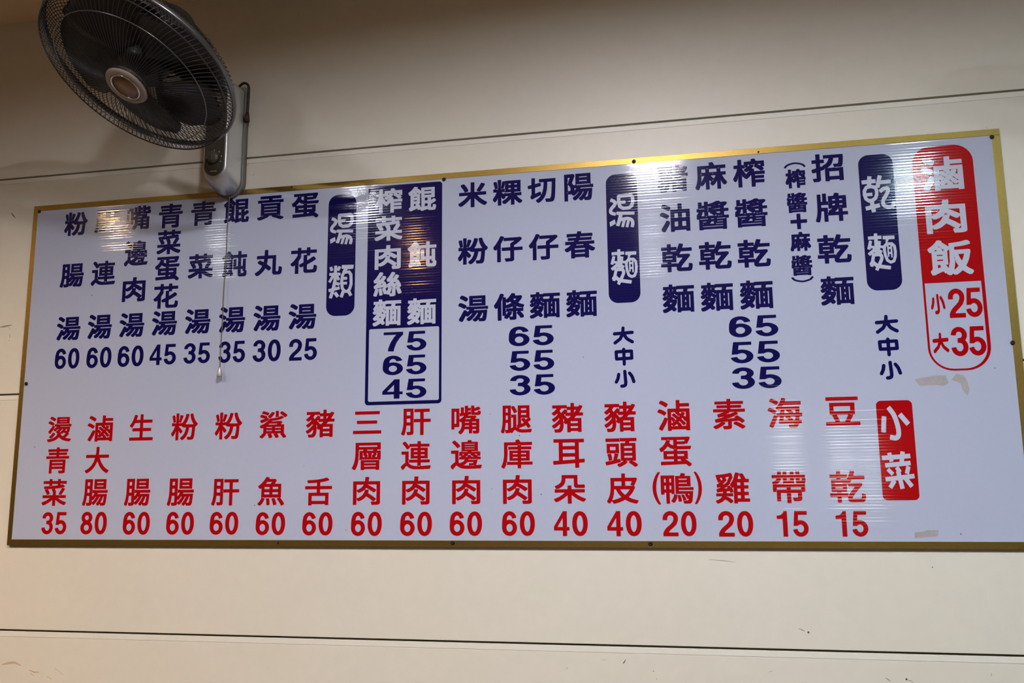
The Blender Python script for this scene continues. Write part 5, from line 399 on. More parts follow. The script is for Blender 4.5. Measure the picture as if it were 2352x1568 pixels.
    ('slim', '豆'): [[998,6,986,0,4,2,0,10,0,112,5,125,264,126,273,132,243,231,202,330,200,376,131,378,123,383,124,793,135,797,858,795,863,784,862,383,854,378,803,376,801,330,705,132,713,126,994,125,999,116],[373,120,365,126,354,124,352,120,361,114,372,116],[332,376,332,368,387,234,406,170,406,132,415,126,553,128,614,250,658,364,656,376,649,377],[719,383,724,378,774,370,783,379,778,385,753,389,724,389],[266,383,261,389,239,389,225,384,223,379,228,374,246,374,264,379],[281,387,286,381,293,383,294,387,289,393,282,391],[729,509,729,665,724,671,257,671,248,665,248,509,253,503,721,503],[25,883,25,989,34,999,958,999,966,997,970,989,970,883,961,873,38,873,29,875]],
    ('slim', '乾'): [[15,884,22,888,201,889,203,990,207,997,312,999,320,990,322,890,501,887,506,879,507,786,512,780,523,789,550,859,593,994,601,999,639,999,708,984,712,980,713,945,686,855,687,844,985,841,989,834,989,741,984,729,639,728,631,720,579,623,587,617,877,617,908,606,922,595,923,560,916,543,822,430,698,270,645,192,628,158,627,144,629,140,653,132,853,132,866,136,874,147,882,179,885,258,890,276,897,281,928,280,987,259,999,248,996,161,989,113,978,75,954,36,946,29,911,14,601,14,577,18,536,38,512,63,500,85,498,183,326,184,320,179,319,5,312,0,207,2,203,9,201,183,9,184,0,192,0,290,5,297,198,298,203,307,203,338,198,343,57,343,50,347,48,356,49,727,57,732,198,732,203,737,203,772,195,777,19,778,14,786],[322,300,512,297,517,290,517,258,510,210,512,206,518,206,531,251,559,297,608,367,704,493,705,501,529,504,524,512,522,567,487,575,485,349,477,343,326,343,320,338],[372,449,372,484,367,489,167,489,159,484,159,449,164,444,363,444],[372,591,372,623,367,628,167,628,159,623,159,591,164,586,363,586],[510,772,505,778,326,777,320,772,320,737,329,732,484,732,492,737]],
    ('thin', '('): [[981,999,999,991,996,974,795,883,685,816,600,746,536,676,475,551,475,449,500,383,536,323,600,253,746,145,844,93,999,23,996,5,981,1,737,0,560,51,417,107,320,152,161,246,100,295,37,369,0,456,0,544,37,631,100,704,186,771,393,883,560,949,720,998]],
    ('thin', ')'): [[18,0,0,8,3,25,204,116,314,183,399,253,463,323,524,448,524,550,499,616,463,676,399,746,253,854,155,906,0,976,3,994,18,998,262,999,439,948,582,892,679,847,838,753,899,704,962,630,999,543,999,455,962,368,899,295,813,228,606,116,439,50,279,1]],
    ('heavy', '榨'): [[991,904,992,690,984,679,965,677,963,670,970,650,969,588,963,568,968,564,991,563,998,555,999,549,999,427,991,417,974,416,970,411,970,280,976,264,976,146,973,139,965,134,706,133,704,11,699,3,689,0,558,1,550,11,549,359,542,360,532,354,457,282,385,283,336,318,322,332,320,352,310,354,305,346,304,11,293,3,159,3,152,7,147,15,146,231,139,231,116,204,44,204,30,218,0,280,1,362,32,414,65,483,101,575,121,640,116,648,34,649,24,657,23,791,34,802,146,804,147,981,151,988,159,992,290,993,303,986,305,840,296,834,295,827,295,798,300,793,349,794,350,827,342,834,341,840,341,899,348,909,552,912,554,974,572,988,608,999,696,998,710,984,755,911,981,911],[156,277,149,277,145,270,149,260,156,260],[914,277,913,287,899,295,696,295,688,290,688,267,693,262,899,262,912,270],[159,302,164,306,163,313,159,314,154,310,155,303],[169,357,173,362,172,369,169,370,164,365,165,359],[924,418,922,425,909,432,696,432,688,427,688,408,693,403,909,403,922,411],[384,536,384,529,407,490,414,485,424,488,452,522,447,531,401,531,391,536],[798,565,792,585,660,684,652,683,640,667,640,656,667,648,680,634,683,565],[342,609,347,614,347,637,356,650,356,657,316,657,315,650,318,640,336,613],[418,686,388,687,388,663,395,662,412,673,418,680],[800,778,804,766,839,742,850,737,857,739,857,778],[660,744,680,771,680,778,646,778,646,771,654,765,656,745],[506,771,483,772,483,752,493,751,503,757,507,762],[564,785,568,780,598,777,603,781,598,789,568,789]],
    ('heavy', '醬'): [[74,2,67,12,67,366,62,370,8,371,0,382,3,557,25,579,40,607,38,614,12,616,4,624,3,743,12,753,45,754,50,759,50,968,54,978,65,983,189,982,196,979,201,968,201,915,191,905,191,858,196,854,236,854,241,858,241,905,231,915,231,981,233,989,243,996,377,995,385,984,386,925,391,920,427,927,511,954,605,999,692,999,726,992,736,988,746,979,748,961,753,956,914,959,944,943,955,928,955,858,907,807,870,780,862,766,862,743,867,738,984,738,996,726,996,614,991,605,984,602,867,602,862,597,863,511,987,509,999,498,998,379,987,371,934,370,929,366,929,15,925,5,917,0,779,0,769,8,767,21,759,23,236,23,229,21,227,8,216,0],[198,134,199,127,206,126,790,126,798,131,797,137,790,139,206,139],[798,213,793,218,625,218,612,222,602,220,600,217,601,210,608,208,790,208],[437,230,515,229,512,286,464,287,455,263,437,240],[268,293,263,298,213,298,208,293,208,283,209,279,220,278,263,288],[307,303,283,303,283,289,290,288,302,293,307,296],[630,299,632,296,649,291,786,291,794,299,786,304,639,304],[352,389,351,395,344,397,122,397,114,392,115,385,122,384,344,384],[530,392,525,397,454,397,449,389,454,384,525,384],[624,392,625,385,632,384,873,384,882,389,880,395,873,397,632,397],[778,481,769,486,733,486,728,481,736,476,773,476],[585,491,612,491,613,498,606,511,595,509,584,498],[236,625,209,624,200,561,178,511,179,501,240,501,241,617],[387,601,387,511,471,511,471,518,462,528,416,557,402,571,398,600],[630,607,642,581,645,579,702,579,714,587,714,607,709,612,635,612],[360,688,352,683,352,657,357,652,365,657,365,683],[566,710,558,715,548,713,547,710,555,705,565,706],[364,754,359,749,360,713,380,712,381,720,370,736,369,749],[620,716,625,711,659,711,663,713,664,723,655,728,622,720],[681,723,686,718,719,718,724,723,724,733,722,736,716,737,682,727],[97,739,109,729,116,728,253,728,258,736,257,749,250,751,112,751],[456,796,451,800,427,794,387,794,370,807,366,802,366,782,370,778,384,777,448,784,454,788],[737,855,729,860,686,860,681,855,706,837,736,851]],
    ('heavy', '麻'): [[2,53,0,141,22,190,44,266,61,356,71,445,74,501,74,872,79,880,89,883,424,883,428,888,429,971,439,984,495,999,569,999,578,996,599,971,633,885,636,883,959,883,970,878,973,868,972,731,962,724,817,723,815,647,820,642,962,642,972,633,972,498,962,490,881,489,878,488,877,478,935,362,975,301,998,273,999,197,946,140,875,139,860,150,824,203,817,203,815,12,811,3,804,0,675,0,665,7,664,207,659,215,646,205,616,164,585,133,511,133,486,160,468,164,467,12,459,1,330,0,321,7,319,187,314,192,305,187,259,136,191,134,160,45,147,18,134,4,63,4,16,38],[462,205,470,213,471,256,493,283,469,314,462,317,458,309,458,210],[811,232,815,240,811,248,806,240],[572,353,562,350,543,319,543,312,549,312,569,338],[217,365,224,365,228,369,238,385,237,396,224,400,217,399],[230,415,237,415,267,475,266,488,233,488,229,461],[549,488,552,471,561,458,578,441,588,441,608,481,608,488],[556,539,561,547,561,587,556,592,551,584,551,544],[318,643,317,723,233,723,234,643],[468,643,662,643,663,723,469,723]],
    ('heavy', '+'): [[600,0,399,0,384,10,379,380,16,383,0,399,0,600,10,615,380,620,383,983,399,999,600,999,615,989,620,619,983,616,999,600,999,399,989,384,619,379,616,16]],
    ('plain', '0'): [[503,999,642,982,686,970,797,918,885,840,954,728,987,626,999,500,987,373,954,271,885,159,797,81,686,29,642,17,503,0,363,16,311,30,202,81,114,159,45,271,12,373,0,500,12,626,45,728,114,840,202,918,311,969,363,983],[503,171,537,178,572,196,617,237,657,300,688,392,698,500,688,607,657,699,617,762,572,803,537,821,503,828,468,823,431,806,382,762,345,704,312,607,301,500,312,392,345,295,382,237,431,193,468,176]],
    ('plain', '1'): [[993,0,559,0,554,4,549,687,526,689,33,689,0,692,0,817,372,841,573,907,679,995,701,999,975,999,998,995,999,13]],
    ('plain', '2'): [[22,1,16,14,16,144,22,152,48,160,77,217,239,343,462,457,615,551,681,640,694,713,687,739,670,765,641,790,613,806,576,819,538,827,463,827,425,820,387,807,358,791,328,765,304,718,301,640,285,637,13,637,3,639,0,645,0,729,23,797,62,849,118,896,200,941,278,969,379,990,425,995,510,999,622,990,716,970,805,938,880,896,940,844,980,786,997,729,995,671,979,604,895,482,872,457,679,339,472,233,378,160,386,155,397,154,988,154,999,144,998,6,988,1,970,0]],
    ('plain', '3'): [[483,999,615,991,729,964,835,917,915,853,950,805,959,783,971,727,960,669,952,650,914,595,844,533,899,495,951,441,985,383,999,320,994,262,967,199,923,145,857,93,773,50,678,20,580,4,474,0,368,10,333,17,254,39,164,78,99,122,46,175,12,233,0,286,7,291,77,301,157,307,236,310,289,308,315,247,345,214,377,193,412,178,447,168,483,164,518,165,553,169,602,185,656,219,685,253,699,291,695,345,676,378,646,408,615,427,562,446,403,455,390,461,398,577,412,615,562,623,615,643,652,674,667,698,671,732,662,761,643,785,624,800,580,822,544,830,500,835,456,831,403,816,377,803,354,785,330,751,323,718,289,712,192,711,86,719,33,726,28,732,37,785,73,843,91,863,157,914,245,956,342,983,377,990]],
    ('plain', '4'): [[833,999,843,995,844,987,845,370,847,366,854,365,984,365,997,362,999,225,991,220,862,220,846,216,844,12,841,0,573,0,569,8,567,217,553,220,4,221,0,225,0,381,582,995,596,999],[569,365,569,719,233,365]],
    ('plain', '5'): [[922,998,930,992,931,982,931,863,922,850,372,847,346,639,347,634,356,631,469,642,573,638,677,620,790,582,875,533,940,473,984,400,999,343,997,286,969,208,925,151,856,95,771,51,686,23,628,11,535,0,431,1,337,15,224,49,128,99,57,162,19,214,0,265,7,271,101,287,196,298,283,302,292,297,307,260,326,234,365,201,401,182,441,170,479,165,516,165,554,171,592,183,629,203,658,227,684,260,696,291,699,338,689,369,674,395,639,430,592,457,526,475,488,476,441,470,337,440,328,436,318,422,309,420,64,420,45,425,132,992,139,998,158,999]],
    ('plain', '6'): [[500,0,362,13,259,41,227,53,155,91,121,115,60,172,15,247,0,325,0,451,14,635,70,805,118,863,190,918,250,949,319,974,423,995,517,999,638,984,716,963,794,927,853,888,904,839,940,789,961,742,949,735,854,717,742,702,681,700,640,766,593,805,561,821,535,829,509,833,474,831,434,820,406,805,356,761,316,635,328,635,388,647,483,655,517,655,638,643,768,605,864,553,939,485,984,407,999,325,984,247,944,179,862,102,761,48,664,19,621,10],[500,489,457,485,414,474,362,446,328,414,306,378,295,330,307,276,327,242,362,210,414,182,457,170,500,167,543,171,578,180,635,208,672,242,692,276,704,330,693,378,669,417,637,446,580,475,543,485]],
    ('plain', '7'): [[230,17,222,28,255,199,364,476,525,730,635,852,611,855,5,857,0,869,3,996,25,999,972,998,979,990,981,891,998,880,999,874,803,669,651,432,549,172,516,6,505,0,494,0]],
    ('plain', '8'): [[495,999,617,990,730,962,822,919,898,855,934,802,946,749,948,729,936,676,888,603,797,535,861,501,939,438,984,370,999,297,984,224,943,161,924,141,854,88,756,42,660,17,617,9,504,0,383,9,348,14,244,42,145,88,75,141,56,161,15,224,0,297,15,370,60,438,138,501,202,535,111,603,63,676,51,729,53,749,65,802,101,855,177,919,270,962,383,990],[504,166,548,169,591,180,643,204,674,229,691,253,704,297,694,336,673,365,643,389,582,415,548,424,495,427,452,424,409,413,357,390,326,365,308,340,295,297,308,253,325,229,357,203,417,177,452,169],[495,838,461,835,426,827,383,807,360,787,346,768,337,734,348,700,362,681,386,661,435,641,461,635,504,632,539,635,569,642,613,661,637,681,651,700,662,734,650,773,634,792,608,811,575,826,548,834]],
    ('badge', '湯'): [[982,921,919,983,902,993,877,999,397,994,370,992,342,978,330,965,325,952,318,757,317,771,291,806,242,846,185,872,112,897,100,897,81,877,47,815,57,808,148,775,174,758,182,744,171,727,142,696,45,621,17,581,3,546,0,510,9,475,30,444,66,418,106,402,233,372,246,376,265,409,281,453,279,462,148,495,136,506,135,528,145,550,158,568,236,625,280,669,306,705,318,744,325,749,361,634,371,616,388,603,519,536,549,530,762,534,792,536,816,542,932,607,951,630,999,753,989,903],[460,894,476,898,823,901,837,899,856,877,864,766,831,678,824,669,756,632,580,628,567,630,492,669,477,705,482,713,647,718,651,727,648,802,646,807,634,809,470,806,458,809],[294,490,288,398,373,392,379,387,342,272,259,95,259,87,276,79,343,60,385,55,391,60,458,197,464,201,513,206,514,197,456,42,464,35,561,18,640,219,652,227,683,229,689,227,690,219,623,25,719,5,729,7,797,193,804,198,816,191,829,177,840,140,838,104,819,25,820,16,895,1,932,0,941,3,964,91,968,122,965,162,956,193,939,223,920,246,895,265,865,282,816,301,731,319,646,320,507,302,501,303,500,307,521,378,531,385,974,367,978,374,985,449,981,462,306,493],[39,60,252,138,221,258,215,265,13,193,33,69]],
    ('badge', '類'): [[999,987,547,999,533,997,520,887,601,876,608,874,607,869,552,792,551,787,565,778,563,773,514,723,507,710,473,487,475,464,468,458,352,496,340,492,328,472,322,465,321,468,330,500,334,580,340,581,373,537,383,532,473,569,398,682,407,686,474,686,480,689,482,696,480,771,346,775,341,783,343,828,346,841,352,841,419,819,431,822,500,942,401,976,391,969,352,907,346,915,346,988,230,992,225,983,215,778,49,777,43,777,38,769,36,701,40,692,115,689,122,687,122,682,3,523,0,512,91,475,200,616,207,621,210,605,207,532,198,514,146,315,134,310,18,291,10,286,31,209,36,201,97,209,105,204,42,31,47,22,152,0,164,1,216,136,225,144,346,22,358,24,447,72,448,81,328,205,316,205,237,163,231,161,228,163,249,227,255,234,462,268,470,273,449,350,444,358,298,336,290,336,287,341,304,406,316,407,425,372,432,377,474,444,480,435,507,286,567,213,547,214,541,208,470,50,471,40,577,13,589,13,652,150,662,156,778,150,857,41,954,75,963,81,878,213,910,245,969,400,955,696,948,711,875,799,857,814,832,821,735,819,726,824,753,853,766,858,984,872],[140,972,43,949,33,942,82,833,91,826,188,851,194,855],[729,239,687,244,624,309,619,318,605,396,606,400,614,402,746,405,747,482,735,485,601,485,595,487,592,496,599,541,606,546,741,547,749,555,747,631,735,634,620,635,614,641,624,687,668,729,784,733,796,728,840,673,852,414,804,286,741,241]],
    ('badge', '麵'): [[741,20,758,66,764,111,761,115,476,155,447,161,442,165,516,283,530,319,533,355,526,391,516,414,502,432,474,455,521,518,517,523,421,572,435,577,441,597,447,602,523,592,535,587,531,554,554,396,616,251,629,235,741,180,764,174,788,176,893,204,908,210,923,226,981,342,999,486,978,645,968,658,887,725,864,739,690,744,711,755,757,817,764,821,952,823,957,830,961,912,946,916,558,921,553,835,560,830,647,822,655,817,640,744,642,731,547,661,470,672,462,677,485,776,482,785,388,800,376,798,373,808,376,840,512,844,516,858,512,931,382,932,376,939,376,994,365,998,271,999,262,993,259,934,253,930,53,926,50,916,51,848,54,839,247,840,253,839,257,830,252,677,247,666,149,681,148,690,186,799,86,821,79,812,0,600,0,594,7,591,100,571,118,607,124,610,204,600,196,591,5,477,6,468,71,406,136,441,138,432,136,406,91,260,59,229,34,188,40,179,61,165,54,134,63,129,153,113,159,115,171,148,177,150,183,147,256,102,218,43,259,19,312,0,322,7,367,66,376,70,541,45],[738,663,752,666,792,663,794,631,790,622,740,622,736,631],[247,656,250,627,241,621],[676,650,681,636,680,364,688,357,734,360,737,423,746,428,788,427,794,423,794,342,799,334,840,334,848,337,850,631,852,640,858,638,885,613,901,486,884,355,840,272,782,254,770,255,705,287,649,414,630,559,647,631],[741,485,736,496,736,559,746,564,790,563,794,554,793,490,782,484],[246,500,246,482,241,476,199,477,235,501,241,503],[388,477,366,477,365,486,371,487],[407,378,413,369,417,346,405,310,334,201,324,191,318,191,288,207,209,265,241,381,253,386,324,387,382,385]],
    ('badge', '乾'): [[259,0,376,14,380,24,368,98,370,107,513,130,522,135,502,235,491,237,354,216,348,223,339,283,343,294,439,353,491,461,501,589,497,608,476,649,476,658,539,648,569,738,576,743,899,751,898,844,893,852,606,849,605,858,637,965,637,969,630,974,523,999,516,997,428,720,306,745,294,751,297,775,301,781,433,787,441,793,435,891,428,894,317,892,313,900,321,969,317,975,201,987,194,979,179,888,10,881,0,877,6,775,158,777,166,775,166,770,161,738,111,725,91,710,24,617,18,598,12,483,52,362,64,348,148,284,163,278,209,274,221,204,216,195,63,168,79,75,84,66,89,65,238,86,253,5],[920,95,963,126,979,144,991,167,999,218,998,255,994,264,941,271,899,269,883,265,880,209,875,195,846,177,814,170,756,174,714,187,682,210,671,237,673,269,688,306,787,427,832,506,853,571,854,598,846,626,814,659,782,672,756,677,687,677,655,672,624,661,576,634,510,589,521,566,571,511,576,508,585,510,650,554,682,570,719,576,731,571,721,543,697,496,597,376,567,320,557,288,552,241,557,209,570,172,592,143,630,112,675,88,724,74,782,66,835,68,872,75],[364,635,390,589,392,575,387,487,356,418,280,372,195,372,149,408,139,441,148,443,306,445,309,455,308,529,296,533,126,534,122,543,128,585,164,636,174,642,269,656]],
    ('badge', '小'): [[363,999,342,991,301,965,260,936,240,916,372,752,394,715,429,638,460,547,493,419,510,310,513,223,508,191,500,168,491,155,475,145,440,144,306,167,297,150,284,109,271,36,281,28,388,6,435,0,475,0,532,11,569,27,611,59,642,100,658,136,671,191,674,250,670,328,653,437,630,533,598,638,561,734,533,788,477,870,373,993],[610,711,612,702,870,415,880,416,999,501,998,510,737,799],[4,249,45,240,107,235,148,237,159,241,182,469,212,679,210,688,204,691,173,699,96,708,60,707,54,702,17,446,0,259]],
    ('badge', '菜'): [[0,880,9,767,224,775,229,771,245,715,251,712,363,734,366,743,358,776,365,782,556,792,567,788,557,734,565,725,556,721,85,687,91,579,98,571,474,593,465,584,403,550,396,542,443,476,442,470,419,462,439,364,437,354,75,321,63,317,78,204,240,216,252,214,148,82,147,72,245,12,256,10,405,190,403,200,367,223,376,228,463,234,469,228,519,3,529,0,649,20,653,31,608,242,611,247,638,250,649,248,834,35,845,36,939,96,944,101,940,111,812,261,815,265,823,267,999,284,987,397,976,400,834,388,825,392,892,579,788,612,799,617,907,626,898,739,889,743,709,731,699,734,710,790,715,800,905,810,916,814,908,926,900,930,741,923,739,931,746,978,621,999,616,999,611,992,596,922,589,914,327,902,306,969,300,972,188,950,184,945,194,903,191,894,11,884],[518,597,752,614,765,612,698,425,703,419,785,397,807,387,594,367,581,368,563,448,599,472,601,476,517,589],[121,495,125,486,273,356,283,361,361,429,207,566]],
    ('round', '大'): [[29,40,52,13,86,0,115,3,145,22,400,240,492,432,563,301,599,249,652,196,753,118,884,33,920,27,953,40,977,66,990,101,990,144,976,179,956,202,826,288,739,356,710,387,685,423,636,528,652,536,920,551,949,557,978,580,995,615,999,659,989,694,963,726,927,741,565,725,560,737,571,903,563,947,543,977,514,996,485,999,456,989,431,964,416,929,400,729,391,715,65,696,36,682,10,650,0,615,3,572,21,536,50,513,79,506,333,519,342,511,280,371,50,175,30,153,19,127,14,101,18,66]],
    ('round', '中'): [[9,823,0,792,0,754,16,386,19,363,29,341,58,311,95,298,408,302,413,287,417,72,435,34,470,7,499,0,536,6,565,27,584,57,591,88,589,294,595,306,925,316,964,333,979,348,992,371,999,409,990,807,985,830,972,853,940,880,903,889,588,884,584,892,578,938,561,968,528,992,492,999,455,989,426,963,410,930,404,881,73,870,36,855],[815,700,821,509,815,497,591,494,587,509,587,694,602,699,800,704],[180,685,198,691,405,693,410,677,410,494,396,487,191,485,186,501]],
    ('round', '小'): [[507,999,478,996,449,979,428,952,419,919,448,355,448,272,442,214,434,203,412,191,332,184,303,175,275,148,259,108,260,73,272,40,296,13,325,0,441,7,478,18,507,35,550,68,575,98,595,139,605,189,612,264,611,363,580,919,572,948,558,972,536,990],[951,249,973,265,989,289,998,313,999,347,950,546,915,653,868,745,783,871,761,887,740,894,718,895,696,888,671,869,652,836,646,794,655,761,734,637,768,570,795,488,840,305,852,280,871,259,900,244,929,242],[223,840,194,843,172,837,148,819,131,794,123,769,103,629,87,554,65,496,3,363,0,322,10,289,28,264,56,246,85,241,107,246,128,259,143,274,208,406,242,496,262,587,284,753,278,786,267,808,248,827]],
    ('round', '('): [[999,106,999,207,955,429,931,525,903,609,862,696,772,818,688,903,570,983,501,999,431,983,313,903,244,834,147,708,105,627,70,525,8,240,0,166,6,86,22,30,43,3,70,7,98,65,155,328,175,383,202,436,279,535,341,599,445,670,501,683,556,670,661,599,723,535,799,436,827,383,846,328,904,65,931,7,952,0,973,17,987,48]],
    ('round', ')'): [[0,895,0,794,47,556,96,389,137,303,228,181,311,96,429,16,498,0,568,16,686,96,757,167,852,291,894,372,928,474,991,760,999,834,993,915,977,969,956,996,928,992,902,935,844,672,824,616,797,563,720,464,658,400,554,329,498,316,443,329,339,400,276,464,200,563,172,616,152,672,95,935,68,992,47,999,26,982,12,951]],
}
